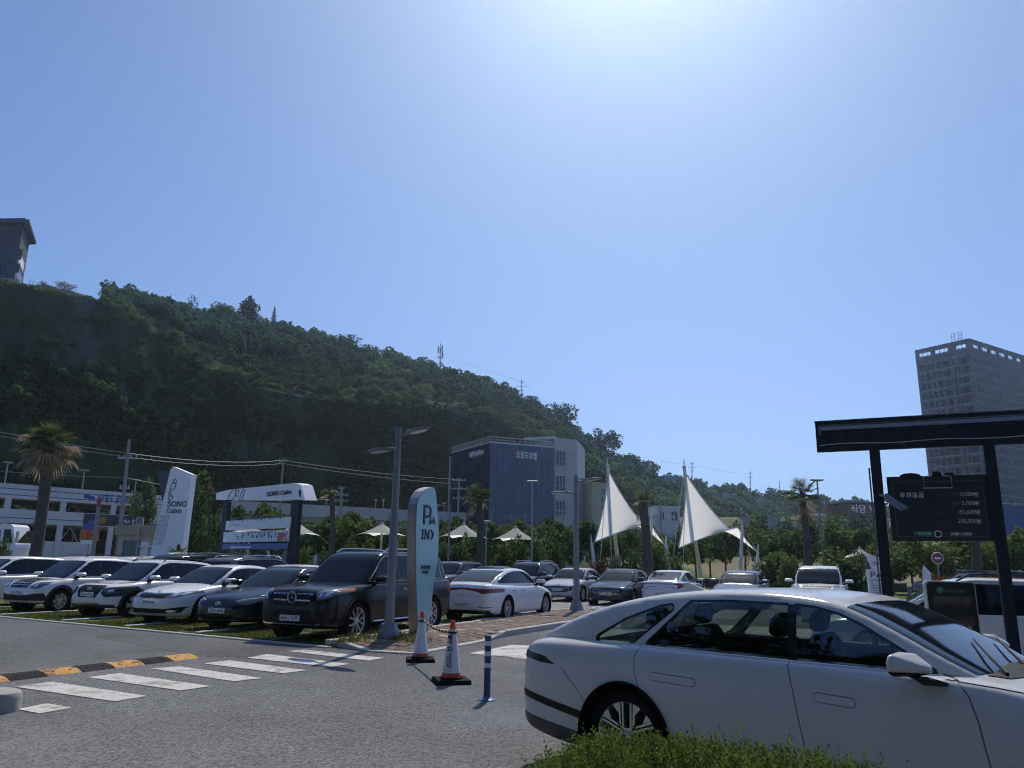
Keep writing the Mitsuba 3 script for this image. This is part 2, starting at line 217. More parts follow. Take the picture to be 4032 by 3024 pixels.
def text(s, height, depth=0.004, bold=False):
    """lettering with Hangul and Latin, reading along +x from 0, standing in xy, extruded along +z"""
    ms, x = [], 0.0
    run = ''
    def flush():
        nonlocal run, x
        if run.strip():
            m = meshkit.text_mesh(run, height, depth, bold); m.apply_translation((x, 0, 0)); ms.append(m); x += m.extents[0]+height*0.16
        elif run: x += height*0.4*len(run)
        run = ''
    for c in s:
        if c in HANGUL:
            flush()
            for g in hangul(c):
                for q in getattr(g, 'geoms', [g]):
                    m = trimesh.creation.extrude_polygon(q, depth/(height*1.28), engine='earcut'); m.apply_scale(height*1.28); m.apply_translation((x, -0.02*height, 0)); ms.append(m)
            x += height*1.22
        else: run += c
    flush()
    return trimesh.util.concatenate(ms)
# ---------------------------------------------------------------- materials
def paint(name, c, rough=0.03, metallic=0.0, coat=1.0):
    return mat('paint_'+name, {'type': 'roughplastic', 'diffuse_reflectance': rgb(*c), 'alpha': .045, 'int_ior': 1.42 if name == 'black' else 1.5, 'nonlinear': False})
W_PAINT = paint('white', (0.72, 0.73, 0.74), 0.35)
PEARL = paint('pearl', (0.56, 0.565, 0.56), 0.5)
K_PAINT = paint('black', (0.007, 0.008, 0.011), 0.5)
NAVY_PAINT = paint('navy', (0.02, 0.026, 0.045), 0.35, 0.3)
GREY_PAINT = paint('grey', (0.10, 0.105, 0.115), 0.4, 0.5)
SILVER_PAINT = paint('silver', (0.45, 0.47, 0.50), 0.38, 0.6)
BLUEGREY_PAINT = paint('blue_grey', (0.12, 0.15, 0.20), 0.4, 0.5)
CHAMP_PAINT = paint('champagne', (0.45, 0.42, 0.36), 0.4, 0.5)
BLUE_PAINT = paint('blue', (0.10, 0.16, 0.30), 0.35, 0.3)
GLASS_K = mat('tinted_glass', prin((0.005, 0.007, 0.011), 0.05, specular=0.3))
BLACK_PL = mat('black_plastic', prin((0.010, 0.010, 0.011), 0.5, specular=0.2))
BLACK_GL = mat('black_gloss', prin((0.008, 0.008, 0.009), 0.12, specular=0.6))
CLAD = mat('grey_cladding', prin((0.040, 0.042, 0.047), 0.65, specular=0.2))
RUBBER = mat('rubber', prin((0.011, 0.011, 0.012), 0.85, specular=0.15))
CHROME = mat('chrome', prin((0.72, 0.72, 0.74), 0.16, metallic=1.0))
ALLOY = mat('alloy', prin((0.50, 0.50, 0.52), 0.32, metallic=0.9))
DARKALLOY = mat('dark_alloy', prin((0.06, 0.06, 0.065), 0.4, metallic=0.6))
LAMP_CLEAR = mat('headlight_lens', prin((0.10, 0.11, 0.12), 0.08, specular=0.8, clearcoat=1.0))
LAMP_BULB = mat('headlight_bulb', prin((0.75, 0.77, 0.8), 0.1, metallic=0.8))
LAMP_RED = mat('tail_lamp', prin((0.16, 0.006, 0.008), 0.15, clearcoat=1.0))
LAMP_AMBER = mat('amber_lamp', prin((0.45, 0.12, 0.01), 0.2, clearcoat=1.0))
PLATE = mat('plate_white', prin((0.72, 0.73, 0.70), 0.4))
PLATE_INK = mat('plate_ink', prin((0.015, 0.015, 0.02), 0.5))
# ---------------------------------------------------------------- ground
def c3(*a): return mi.Color3f(*a)
def f_asphalt(p, n, uv):
    g = noise(p.x*48, p.y*48, p.z*48); g2 = noise(p.x*120+3, p.y*120, 0); big = fbm(p.x*.35, p.y*.35, 0, 4); mid = fbm(p.x*2.3+9, p.y*2.3, 0, 3)
    wear = smoothstep(.45, .75, fbm(p.x*.9+.5*p.y, p.y*.25-.3*p.x+40, 3, 4))
    v = .118*(0.25+.85*g+.70*g2)*(.64+.72*big)*(.88+.24*mid)+.010*wear
    chip = smoothstep(.88, .95, noise(p.x*40+11, p.y*48, 5)); v = v+.16*chip*g2
    col = mi.Color3f(v*.97, v*.985, v*1.03)
    # worn light blue road paint
    bl = smoothstep(.46, .66, fbm(p.x*1.3, p.y*1.9, 12, 5))*smoothstep(2.2, .5, dr.sqrt(dr.square((p.x-.35)/.75)+dr.square((p.y-10.2)/1.5)))
    return mix(col, c3(.13, .19, .24), bl*(.12+.38*g))
ASPHALT = mat('asphalt', {'type': 'bumpmap', 'arbitrary': {'type': 'texture', 'x': 0} if False else mikit.proc(lambda p, n, uv: noise(p.x*75, p.y*75, p.z*75)*.7+.3*noise(p.x*210+3, p.y*210, 0), .004), 'scale': .004, 'bsdf': prin(mikit.proc(f_asphalt), .85, specular=.12)})
def f_soil(p, n, uv):
    a = fbm(p.x*.12, p.y*.12, 0, 4); b = fbm(p.x*1.7, p.y*1.7, 2, 4); c = noise(p.x*14, p.y*14, 0)
    return mix(mix(c3(.10, .105, .045), c3(.23, .19, .12), smoothstep(.42, .62, a+.25*(b-.5))), c3(.07, .085, .03), .5*c)
SOIL = mat('park_soil', prin(mikit.proc(f_soil), .95, specular=.1))
def f_grass(p, n, uv):
    b = fbm(p.x*2.1, p.y*2.1, 2, 4); c = noise(p.x*38, p.y*38, 0); d = noise(p.x*110, p.y*110, 4)
    return mix(mix(c3(.035, .055, .018), c3(.085, .095, .035), c*.6+.4*d), c3(.14, .115, .06), smoothstep(.50, .68, b))
GRASS = mat('grass_ground', prin(mikit.proc(f_grass), .95, specular=.1))
def f_white(p, n, uv):
    w = smoothstep(.53, .74, fbm(p.x*5, p.y*5, 1, 4)); g = noise(p.x*90, p.y*90, 0); t = smoothstep(.62, .72, fbm(p.x*14, p.y*14, 3, 3))
    return mix(mix(c3(.52, .50, .47), c3(.38, .365, .34), g), c3(.16, .155, .15), .55*w+.35*t)
ROADWHITE = mat('road_white', prin(mikit.proc(f_white), .8))
def f_kerb(p, n, uv):
    g = noise(p.x*130, p.y*130, p.z*130); b = fbm(p.x*3, p.y*3, p.z*6, 4)
    return mix(c3(.30, .29, .275), c3(.44, .43, .41), .5*g+.5*b)
KERB = mat('kerb_stone', prin(mikit.proc(f_kerb), .85))
CONC = mat('concrete', prin(mikit.proc(lambda p, n, uv: mix(c3(.25, .245, .235), c3(.36, .35, .34), fbm(p.x*2, p.y*2, p.z*2, 4))), .9))
def f_lane(p, n, uv):
    g = noise(p.x*60, p.y*60, 0); b = fbm(p.x*.6, p.y*.6, 4, 4)
    v = .15*(.75+.5*g)*(.8+.4*b); return mi.Color3f(v, v*.99, v*.97)
LANE = mat('pale_lane', prin(mikit.proc(f_lane), .85))
structure('ground', box(-1250, 1250, -400, 1800, -1, -.03), SOIL)
lotA = np.array([-4.8, 16.2]); ux = np.array([.854, -.52]); ax2, bx2 = AX[:2], BX[:2]
def lot(a, b): return tuple(np.array([0, 0])+ax2*a+bx2*b)
structure('asphalt_road', flat([(-120, -40), (60, -40), (60, 14), (16, 35), (-30, 57), (-120, 60)], 0.0), ASPHALT)
# the paler lane before the far row
structure('pale_lane', flat([tuple(gnd(u, v)[:2]) for u, v in ((1940, 2440), (2150, 2406), (2290, 2399), (2470, 2407), (2900, 2440), (2960, 2395), (2560, 2370), (2330, 2370), (2180, 2372), (1990, 2392))], .004), LANE)
# grass bays of the front row and the one behind
def row(k, t, d=0.0): return lotA+ux*(-2.82*k)+ax2*t+ux*d
gb = [row(-.62, .0), row(-.85, 5.4), row(-.9, 10.9), row(9, 10.9), row(9, 0)]
structure('grass_bay', flat([tuple(q) for q in gb], .004), GRASS)
gb2 = [tuple(gnd(u, v)[:2]) for u, v in ((1690, 2452), (1870, 2441), (2010, 2418), (2170, 2392), (2150, 2372), (1900, 2385), (1700, 2410))]
structure('grass_bay', flat(gb2, .006), GRASS)
park = [tuple(at(u, 2250, y)[:2]) for u, y in ((1500, 43), (2100, 41), (2700, 38.5), (3100, 35.5), (3300, 33.5), (3800, 27))]
structure('park_lawn', flat(park+[(140, 40), (140, 150), (-60, 150), (-20, 60)], .004), SOIL)
structure('asphalt_patch', flat([tuple(gnd(u, v)[:2]) for u, v in ((365, 2505), (560, 2493), (900, 2522), (1130, 2548), (1040, 2590), (820, 2585), (640, 2560))], .004), mat('asphalt_patch', prin(mikit.proc(lambda p, n, uv: f_asphalt(p, n, uv)*.80), .85, specular=.12)))
def strip(name, a, b, w, z=.010, m=None, **kw):
    a, b = np.array(a[:2]), np.array(b[:2]); d = (b-a)/np.linalg.norm(b-a); q = np.array([-d[1], d[0]])*w/2
    return structure(name, flat([tuple(a+q), tuple(a-q), tuple(b-q), tuple(b+q)], z), m or ROADWHITE, **kw)
def seg_boxes(holder, part, a, b, w, h, L, m, z0=0.0, gap=.012):
    """a run of kerb stones as parts of holder"""
    a, b = np.array(a, float), np.array(b, float); n = max(1, int(round(np.linalg.norm(b-a)/L))); d = (b-a)/n; u_ = d/np.linalg.norm(d)
    for i in range(n):
        c = a+d*(i+.5); ln = np.linalg.norm(d)-gap; ey = np.cross([0, 0, 1], u_); 
        put(holder, part, obox(c+[0, 0, z0], u_, ey/np.linalg.norm(ey), ln, w, h, .012), m)
k = thing('kerb', kind='structure'); 
a, b = row(-.6, -.06), row(9, -.06)
seg_boxes(k, 'kerb_stone', (*a, -.1), (*row(5.6, -.06), -.1), .13, .13, 1.0, KERB)
for k_ in (0.02, .86, 1.78, 2.72, 3.8, 4.9): 
    p_ = row(k_, .12); q_ = p_+ax2*5.0; kb = thing('bay_line', kind='structure'); seg_boxes(kb, 'line_stone', (*p_, 0), (*q_, 0), .12, .055, 1.0, ROADWHITE, gap=.006)
for u0, v0, u1, v1 in ((2330, 2395, 2480, 2365), (1960, 2404, 2250, 2366)): strip('bay_line', gnd(u0, v0), gnd(u1, v1), .12, .014)
# zebra crossing
def quad(px): return flat([tuple(gnd(*q)[:2]) for q in px], .008)
for q in ([(67, 2795), (185, 2772), (283, 2789), (157, 2812)], [(55, 2706), (207, 2686), (580, 2743), (450, 2764)], [(346, 2669), (468, 2652), (832, 2704), (712, 2721)], [(592, 2634), (702, 2625), (1033, 2672), (920, 2685)],
          [(800, 2614), (902, 2602), (1210, 2641), (1112, 2653)], [(972, 2592), (1051, 2577), (1376, 2616), (1306, 2628)], [(1132, 2565), (1202, 2560), (1514, 2592), (1451, 2603)],
          [(1844, 2574), (2016, 2540), (2180, 2548), (2030, 2590)], [(2012, 2592), (2062, 2581), (2200, 2596), (2160, 2606)]):
    structure('zebra_stripe', quad(q), ROADWHITE)
# paved island: brick pavers, kerb stones
isl_px = [(1279, 2520, .12), (1322, 2522, .12), (1444, 2563, .02), (1624, 2574, .02), (1683, 2567, .02), (1918, 2522, .02), (1997, 2484, .12), (2260, 2445, .12), (2378, 2420, .12), (2600, 2409, .12), (2428, 2402, .12), (2292, 2395, .12), (2251, 2395, .12), (2152, 2402, .12), (1989, 2427, .12), (1917, 2433, .12), (1856, 2446, .12), (1700, 2465, .12), (1509, 2493, .12)]
IPT = np.array([gnd(u, v, z) for u, v, z in isl_px]); ISL = Polygon(IPT[:, :2])
from shapely.geometry import LineString, Point
LOW = LineString(IPT[2:6, :2])
def zI(x, y):
    d = LOW.distance(Point(x, y)); t = min(1, max(0, (d-.15)/.75)); return .02+.10*t*t*(3-2*t)
tv, tf = trimesh.creation.triangulate_polygon(ISL.buffer(-.02), engine='earcut')
isl = thing('brick_island', kind='structure')
bed = trimesh.Trimesh(np.c_[tv, np.zeros(len(tv))], tf, process=False)
bed = trimesh.Trimesh(*trimesh.remesh.subdivide_to_size(bed.vertices, bed.faces, .5), process=False)
bv = bed.vertices.copy(); bv[:, 2] = [zI(x, y)-.012 for x, y in bv[:, :2]]
bed = trimesh.Trimesh(bv, bed.faces, process=False)
if bed.face_normals[:, 2].sum() < 0: bed.invert()
def f_sand(p, n, uv): return mix(c3(.10, .085, .07), c3(.17, .145, .12), noise(p.x*50, p.y*50, 0))
scene[isl] = mikit.ply(bed, mat('paver_bedding', prin(mikit.proc(f_sand), .95)))
def brickmat(i, c): 
    def f(p, n, uv, c=c):
        g = noise(p.x*160, p.y*160, p.z*160); b = fbm(p.x*6, p.y*6, 1, 3); return mix(c3(*[q*.72 for q in c]), c3(*[q*1.25 for q in c]), .5*g+.5*b)
    return mat(f'brick_{i}', prin(mikit.proc(f), .9, specular=.2))
BR = [brickmat(i, c) for i, c in enumerate(((.175, .13, .108), (.15, .113, .098), (.20, .155, .128), (.135, .108, .10), (.34, .315, .28)))]
bw, bl = .20, .30
cells = []
for j in range(-80, 80):
    for i in range(-80, 80):
        c = IPT[3, :2]+bx2*(i+.5*(j % 2))*bl*.8+ax2*j*bw
        if ISL.buffer(-.20).contains(Point(*c)): cells.append(c)
cells.sort(key=lambda c: c[0]**2+c[1]**2); rest = []
PAV = tm(rbox(bl*.8-.014, bw-.014, .05, .006)); PD = [mikit.ply(PAV, b_) for b_ in BR]
for i, c in enumerate(cells):
    z = zI(*c)-.048+rng.uniform(-.003, .003); yaw = math.atan2(bx2[1], bx2[0])+rng.normal(0, .012); M = xform((c[0], c[1], z), yaw)
    gx = (zI(c[0]+.1, c[1])-zI(c[0]-.1, c[1]))/.2; gy = (zI(c[0], c[1]+.1)-zI(c[0], c[1]-.1))/.2; M[2, :2] = [gx*M[0, 0]+gy*M[1, 0], gx*M[0, 1]+gy*M[1, 1]]
    t = rng.choice(5, p=[.36, .27, .22, .11, .04])
    if i < 300: put(isl, 'paver', PD[t], None, M=M)
    else: q = PAV.copy(); q.apply_transform(M); rest.append((t, q))
for t in range(5):
    ms = [q for tt, q in rest if tt == t]
    if ms: put(isl, 'far_pavers', cat(ms), BR[t], kind='stuff')
for i in list(range(0, 11))+[11, 12, 13, 14, 15, 16, 17, 18]:
    a, b = IPT[i].copy(), IPT[(i+1) % len(IPT)].copy()
    cen = np.append(np.array(ISL.centroid.coords[0]), 0); mid = (a+b)/2; d = (b-a)[:2]; nn = np.array([-d[1], d[0]])/np.linalg.norm(d)
    if not ISL.contains(Point(*(mid[:2]+nn*.05))): nn = -nn
    o = np.append(nn*.075, 0)
    seg_boxes(isl, 'kerb_stone', a+o+[0, 0, -.29], b+o+[0, 0, -.29], .15, .30, 1.0, KERB)
# pale paved ground by the pay station
def f_pale(p, n, uv):
    a = p.x*BX[0]+p.y*BX[1]; b = p.x*AX[0]+p.y*AX[1]; j = dr.floor(b/.2); x = a/.4+.5*(j-2*dr.floor(j/2)); fx = x-dr.floor(x); fy = b/.2-j
    joint = dr.maximum(smoothstep(.035, .012, dr.minimum(fx, 1-fx)), smoothstep(.07, .025, dr.minimum(fy, 1-fy))); r = cell_rand(dr.floor(x), j, 3)
    return mix(mix(c3(.28, .26, .235), c3(.40, .375, .34), r*.7+.3*noise(p.x*40, p.y*40, 0)), c3(.12, .11, .10), joint)
structure('pale_pavement', flat([tuple(q) for q in [(2.6, 17.6), (5.2, 22.8), (13.5, 19.2), (11.5, 13.2), (7.0, 13.9)]], .006), mat('pale_paver', prin(mikit.proc(f_pale), .9)))
structure('pale_pavement', flat([tuple(gnd(u, v)[:2]) for u, v in ((3310, 2345), (3440, 2355), (3470, 2312), (3330, 2303))], .010), 'mat_pale_paver')
# grass blades on the bays and weeds on the island's edge
def blades(pts, h, spread=.5, seed=1, w=.012):
    r = np.random.default_rng(seed); n = len(pts); a = r.uniform(0, 2*np.pi, n); t = r.normal(0, spread, (n, 2)); hh = h*r.uniform(.5, 1.3, n)
    p = np.asarray(pts); d = np.c_[np.cos(a), np.sin(a), np.zeros(n)]*w; tip = p+np.c_[t*hh[:, None], hh]
    v = np.stack([p-d, p+d, tip], 1).reshape(-1, 3); return trimesh.Trimesh(v, np.arange(3*n).reshape(-1, 3), process=False)
def leafmat(name, c1, c2, trans=.9, sc=.9, rough=.6):
    def f(p, n, uv): return mix(c3(*c1), c3(*c2), .55*noise(p.x*sc, p.y*sc, p.z*sc)+.45*noise(p.x*sc*9, p.y*sc*9, p.z*sc*9))
    return mat(name, {'type': 'principledthin', 'base_color': mikit.proc(f), 'roughness': rough, 'diff_trans': trans, 'eta': 1.3, 'spec_trans': 0.0}, False)
GRASSB = leafmat('grass_blade', (.06, .085, .02), (.16, .17, .05), .8, 3)
r = np.random.default_rng(4)
kk, tt = r.uniform(-.8, 5.6, 60000), r.uniform(.03, 1, 60000)**1.5*5.2
q = lotA+ux*(-2.82*kk[:, None])+ax2*tt[:, None]
import shapely
ok = shapely.contains_xy(Polygon([tuple(x) for x in gb]), q[:, 0], q[:, 1]) & (meshkit.fbm(np.c_[q*1.3, q[:, :1]*0]) > r.uniform(.30, .62, len(q)))
q = q[ok]; ps = np.c_[q, np.full(len(q), .004)]
structure('grass', blades(ps, .055, .55, 2), GRASSB, kind='stuff', label='short patchy grass growing in the parking bays')
ps = []
for c_, n_, s_ in (((-2.5, 16.7), 220, .25), ((-3.05, 15.35), 160, .14), ((-2.0, 15.7), 200, .22), ((-2.85, 15.9), 120, .2)):
    ps += [(c_[0]+r.normal(0, s_), c_[1]+r.normal(0, s_), .115) for _ in range(n_)]
structure('weeds', blades(ps, .13, .5, 3, .010), GRASSB, kind='stuff', label='weeds along the island kerb by the lamp post')
# ---------------------------------------------------------------- the wooded hill and its cliff
def pl(pts): a = np.array(pts, float); return PchipInterpolator(a[:, 0], a[:, 1])
H_DF = pl([(-700, 108), (0, 122), (800, 150), (1700, 182), (2300, 205), (3000, 250), (3600, 310), (4400, 360)])
H_DC = pl([(-700, 8), (1700, 12), (2100, 14), (2450, 18), (3000, 30), (4400, 40)])
H_DR = pl([(-700, 40), (450, 45), (900, 62), (1700, 75), (2300, 70), (3000, 70), (4400, 90)])
H_VC = pl([(-700, 990), (-300, 1050), (0, 1118), (233, 1160), (390, 1195), (450, 1230), (520, 1262), (600, 1310), (650, 1350), (760, 1425), (870, 1480), (1100, 1545), (1400, 1585), (1700, 1605), (1900, 1640), (2100, 1730), (2300, 1880), (2450, 1975), (2700, 2075), (3000, 2120), (3400, 2130), (4400, 2160)])
H_VR = pl([(-700, 985), (-300, 1045), (0, 1112), (233, 1155), (390, 1190), (450, 1208), (600, 1240), (766, 1270), (950, 1288), (1094, 1318), (1276, 1358), (1385, 1392), (1568, 1440), (1713, 1478), (1823, 1510), (1930, 1545), (2060, 1598), (2150, 1650), (2242, 1715), (2350, 1775), (2424, 1815), (2552, 1865), (2625, 1900), (2734, 1925), (2880, 1945), (3008, 1965), (3190, 1985), (3372, 1996), (3650, 2020), (4400, 2040)])
def colpts(u):
    d = _ray(u, 2215); d = d/d[1]; df, dc, dr_ = float(H_DF(u)), float(H_DF(u)+H_DC(u)), float(H_DF(u)+H_DC(u)+H_DR(u))
    foot = np.array([d[0]*df, df, 0]); c = at(u, float(H_VC(u)), dc); r_ = at(u, float(H_VR(u)), dr_); return foot, c, r_
US = np.linspace(-700, 4400, 260); rows_ = []
NC, NS = 22, 26
for u in US:
    f0, c, r_ = colpts(u); col = [f0-[0, 0, 2]]
    for t in np.linspace(0, 1, NC): col.append(np.array([f0[0]+(c[0]-f0[0])*t, f0[1]+(c[1]-f0[1])*t**.8, f0[2]+(c[2]-f0[2])*t]))
    for t in np.linspace(0, 1, NS)[1:]: col.append(c+(r_-c)*t)
    bk = r_-CAM; bk = bk/np.linalg.norm(bk[:2]); col.append(np.array([r_[0]+bk[0]*60, r_[1]+bk[1]*60, r_[2]-12])); col.append(np.array([r_[0]+bk[0]*200, r_[1]+bk[1]*200, -2]))
    rows_.append(col)
HV = np.array(rows_); nu, nv = HV.shape[:2]
nz = meshkit.fbm(HV*[.05, .05, .03], 5, 3)-.5; nz2 = meshkit.fbm(HV*[.16, .16, .05], 4, 9)-.5
amp = np.r_[0, np.linspace(.6, 1, 6), np.ones(NC-6-3), [.7, .4, .2], np.full(NS-1, .22), 0, 0][:nv]
amp = amp[None]*np.ones((nu, 1)); toward = -HV[:, :, :2]/np.linalg.norm(HV[:, :, :2], axis=-1, keepdims=True)
HV[:, :, :2] += toward*(amp*(13*nz+6*nz2))[..., None]
slope_rows = np.zeros(nv); slope_rows[NC+3:NC+NS-3] = 1; HV[:, :, 2] += slope_rows[None]*5*nz2
ii, jj = np.meshgrid(np.arange(nu-1), np.arange(nv-1), indexing='ij'); q = np.stack([ii*nv+jj, (ii+1)*nv+jj, (ii+1)*nv+jj+1, ii*nv+jj+1], -1).reshape(-1, 4)
def f_cliff(p, n, uv):
    s = fbm(p.x*.10, p.y*.10, p.z*.05, 5); v = fbm(p.x*.35, p.y*.35, p.z*.10, 4); g = noise(p.x*1.9, p.y*1.9, p.z*1.9)
    rock = mix(c3(.042, .046, .048), c3(.085, .087, .088), s*.7+.3*g); ivy = mix(c3(.018, .034, .016), c3(.042, .062, .028), g)
    return mix(rock, ivy, smoothstep(.27, .45, v+.35*(s-.5)))
scene_h = structure('hill', trimesh.Trimesh(HV.reshape(-1, 3), np.vstack([q[:, [0, 1, 2]], q[:, [0, 2, 3]]]), process=False), mat('hill_ground', prin(mikit.proc(f_cliff), 1.0, specular=.05)))
# foliage: crowns made of leaf-sized faces gathered in clumps
def crown(seed, n, leaf, shape=(1, 1, .8), clumps=14, hollow=.55, flat_=.5):
    """unit crown (radius about 1, centre 0): leaves on clumps"""
    r = np.random.default_rng(seed); c = r.normal(size=(clumps, 3)); c /= np.linalg.norm(c, axis=1, keepdims=True); c *= r.uniform(hollow*.6, .78, (clumps, 1)); cr = r.uniform(.26, .46, clumps)
    k = r.integers(0, clumps, n); d = r.normal(size=(n, 3)); d /= np.linalg.norm(d, axis=1, keepdims=True)
    p = (c[k]+d*(cr[k]*r.uniform(.55, 1.05, n)**.6)[:, None])*shape
    a = r.normal(size=(n, 3)); a[:, 2] *= flat_; a /= np.linalg.norm(a, axis=1, keepdims=True); b = np.cross(a, r.normal(size=(n, 3))+[0, 0, .8]); b /= np.linalg.norm(b, axis=1, keepdims=True)
    s = leaf*r.uniform(.6, 1.35, n)[:, None]; a = a*s; b = b*s*.55
    v = np.stack([p-a, p-b*.9, p+a, p+b], 1)
    return v
def leafmesh(v):
    v = v.reshape(-1, 3); n = len(v)//4; i = np.arange(n)[:, None]*4
    return trimesh.Trimesh(v, np.vstack([i+[0, 1, 2], i+[0, 2, 3]]), process=False)
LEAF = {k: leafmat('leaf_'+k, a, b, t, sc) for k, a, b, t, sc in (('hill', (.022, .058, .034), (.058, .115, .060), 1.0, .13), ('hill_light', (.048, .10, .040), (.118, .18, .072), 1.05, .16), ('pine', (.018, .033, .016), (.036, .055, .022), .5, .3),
    ('shrub', (.045, .08, .028), (.10, .145, .055), 1.0, .5), ('bright', (.065, .105, .032), (.15, .19, .065), 1.0, .5), ('dry', (.26, .20, .12), (.46, .39, .26), 1.0, 1.2), ('palm', (.045, .075, .03), (.12, .15, .06), 1.0, .8), ('russet', (.12, .05, .03), (.20, .10, .05), .8, .8))}
HC = [crown(50+i, 300, .14, (1, 1, .75), 8, .85) for i in range(6)]
def wood(pts, sizes, seed, sets=HC):
    r = np.random.default_rng(seed); out = []
    for p, s in zip(pts, sizes):
        a = r.uniform(0, 2*np.pi); c, n_ = math.cos(a), math.sin(a); R_ = np.array([[c, -n_, 0], [n_, c, 0], [0, 0, 1]]); out.append((sets[r.integers(len(sets))]@R_.T)*np.array([s, s, s*r.uniform(.8, 1.25)])+p)
    return leafmesh(np.concatenate([o.reshape(-1, 3) for o in out]))
r = np.random.default_rng(11); pA, sA, pB, sB = [], [], [], []
def hpoint(fu, fv):
    i, j = fu*(nu-1), fv; i0, j0 = int(i), int(j); a, b = i-i0, j-j0; i1, j1 = min(i0+1, nu-1), min(j0+1, nv-1)
    return (HV[i0, j0]*(1-a)+HV[i1, j0]*a)*(1-b)+(HV[i0, j1]*(1-a)+HV[i1, j1]*a)*b
for _ in range(3000):       # the wooded slope above the cliff
    fu = r.uniform(.10, 1); u = -700+fu*5100; fv = NC+(NS-1)*r.uniform(0, 1.0)**.9
    if u < 430: continue
    p = hpoint(fu, fv); big = r.uniform() < .55; t = (fv-NC)/(NS-1)
    edge = u < 2300 and t < .42
    s = r.uniform(2.6, 5.2) if (big and not edge) else r.uniform(1.0, 2.6)
    light = meshkit.fbm(np.array([[p[0]*.05, p[1]*.05, p[2]*.05]]))[0] > (.50 if edge else .58)  # lighter leaf colour stands in for sunlit patches, spread by noise
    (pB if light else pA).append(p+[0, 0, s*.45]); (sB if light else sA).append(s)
for _ in range(4200):       # ivy and bushes holding on to the cliff
    fu = r.uniform(.02, .80); u = -700+fu*5100; fv = r.uniform(2, NC+1); p = hpoint(fu, fv); m_ = meshkit.fbm(np.array([[p[0]*.06, p[1]*.06, p[2]*.10]]))[0]
    ledge = (u < 1150 and abs(fv/NC-.62+.00012*u) < .10)
    if m_ < (.50 if u < 700 else .40) and not ledge: continue
    if u < 640 and fv/NC > .74 and r.uniform() < .75: continue
    s = r.uniform(.7, 1.9)*(1.35 if ledge else 1); lite = ledge and r.uniform() < .6
    (pB if lite else pA).append(p+[-p[0]/p[1]*.3, -.4, 0]); (sB if lite else sA).append(s)
for _ in range(240):        # trees at the foot, behind the car park building
    fu = r.uniform(.12, .47); p = hpoint(fu, 1); s = r.uniform(2.2, 3.8); lite = r.uniform() < .5
    (pB if lite else pA).append(p+[0, -r.uniform(2, 10), r.uniform(1.5, 7.5)]); (sB if lite else sA).append(s)
for _ in range(120):        # the cliff's top edge in grass and low scrub
    fu = r.uniform(.08, .30); p = hpoint(fu, NC+r.uniform(0, 2)); (pB).append(p+[0, 0, .2]); sB.append(r.uniform(.5, 1.1))
W1 = structure('hill_wood', wood(pA, sA, 3), LEAF['hill'], kind='stuff', label='dark green broadleaf wood and scrub covering the hill and cliff')
W2 = structure('hill_wood', wood(pB, sB, 4), LEAF['hill_light'], kind='stuff', label='lighter yellow green scrub on the hill, sunlit look put into leaf colour')
TRUNK = mat('bark', prin(mikit.proc(lambda p, n, uv: mix(c3(.06, .05, .042), c3(.15, .125, .10), fbm(p.x*9, p.y*9, p.z*2.5, 3))), .95))
def tree(name, label, base, h, w, leafset, lm, trunk_h=.35, seed=0, group=None, cat_='tree', tr=.05, lean=(0, 0), squash=None):
    """trunk with limbs and a crown of leaf clumps"""
    k = thing(name, label, cat_, group); r = np.random.default_rng(seed); base = np.array(base, float)
    rad = w/2; ch = h*(1-trunk_h); top = base+[lean[0], lean[1], h-ch/2]
    ms = [tube([base-[0, 0, .1], base+(top-base)*.5+[r.normal(0, .06)*w*.3, 0, 0], top], [tr*1.3, tr, tr*.4], 7)]
    for i in range(6):
        a = r.uniform(0, 2*np.pi); s = base+(top-base)*r.uniform(.45, .9); e = top+np.array([math.cos(a)*rad*.7, math.sin(a)*rad*.7, r.uniform(-.2, .35)*ch]); ms.append(tube([s, (s+e)/2+[0, 0, .1*ch], e], [tr*.5, tr*.35, tr*.12], 5))
    put(k, 'trunk', cat(ms), TRUNK, smooth=60)
    a = r.uniform(0, 2*np.pi); c, n_ = math.cos(a), math.sin(a); R_ = np.array([[c, -n_, 0], [n_, c, 0], [0, 0, 1]])
    v = (leafset.reshape(-1, 3)@R_.T)*[rad, rad, ch/2*1.12]+top
    put(k, 'crown', leafmesh(v), lm); return k
BIGC = [crown(90+i, 1500, .085, (1, 1, .95), 22, .4) for i in range(6)]
FINEC = [crown(190+i, 1700, .085, (1, 1, .92), 15, .75) for i in range(5)]
OPENC = [crown(290+i, 620, .075, (1, 1, .9), 12, .7) for i in range(3)]
def conifer(seed, n=900):
    r = np.random.default_rng(seed); z = r.uniform(0, 1, n)**.8; R_ = (1-z)*(.75+.25*np.sin(z*40))*r.uniform(.5, 1, n); a = r.uniform(0, 2*np.pi, n); p = np.c_[R_*np.cos(a), R_*np.sin(a), z*2-1]
    d = np.c_[np.cos(a), np.sin(a), np.full(n, -.25)]*.13*r.uniform(.6, 1.3, n)[:, None]; b = np.cross(d, [0, 0, 1])*.35; return np.stack([p-d, p-b, p+d, p+b], 1)
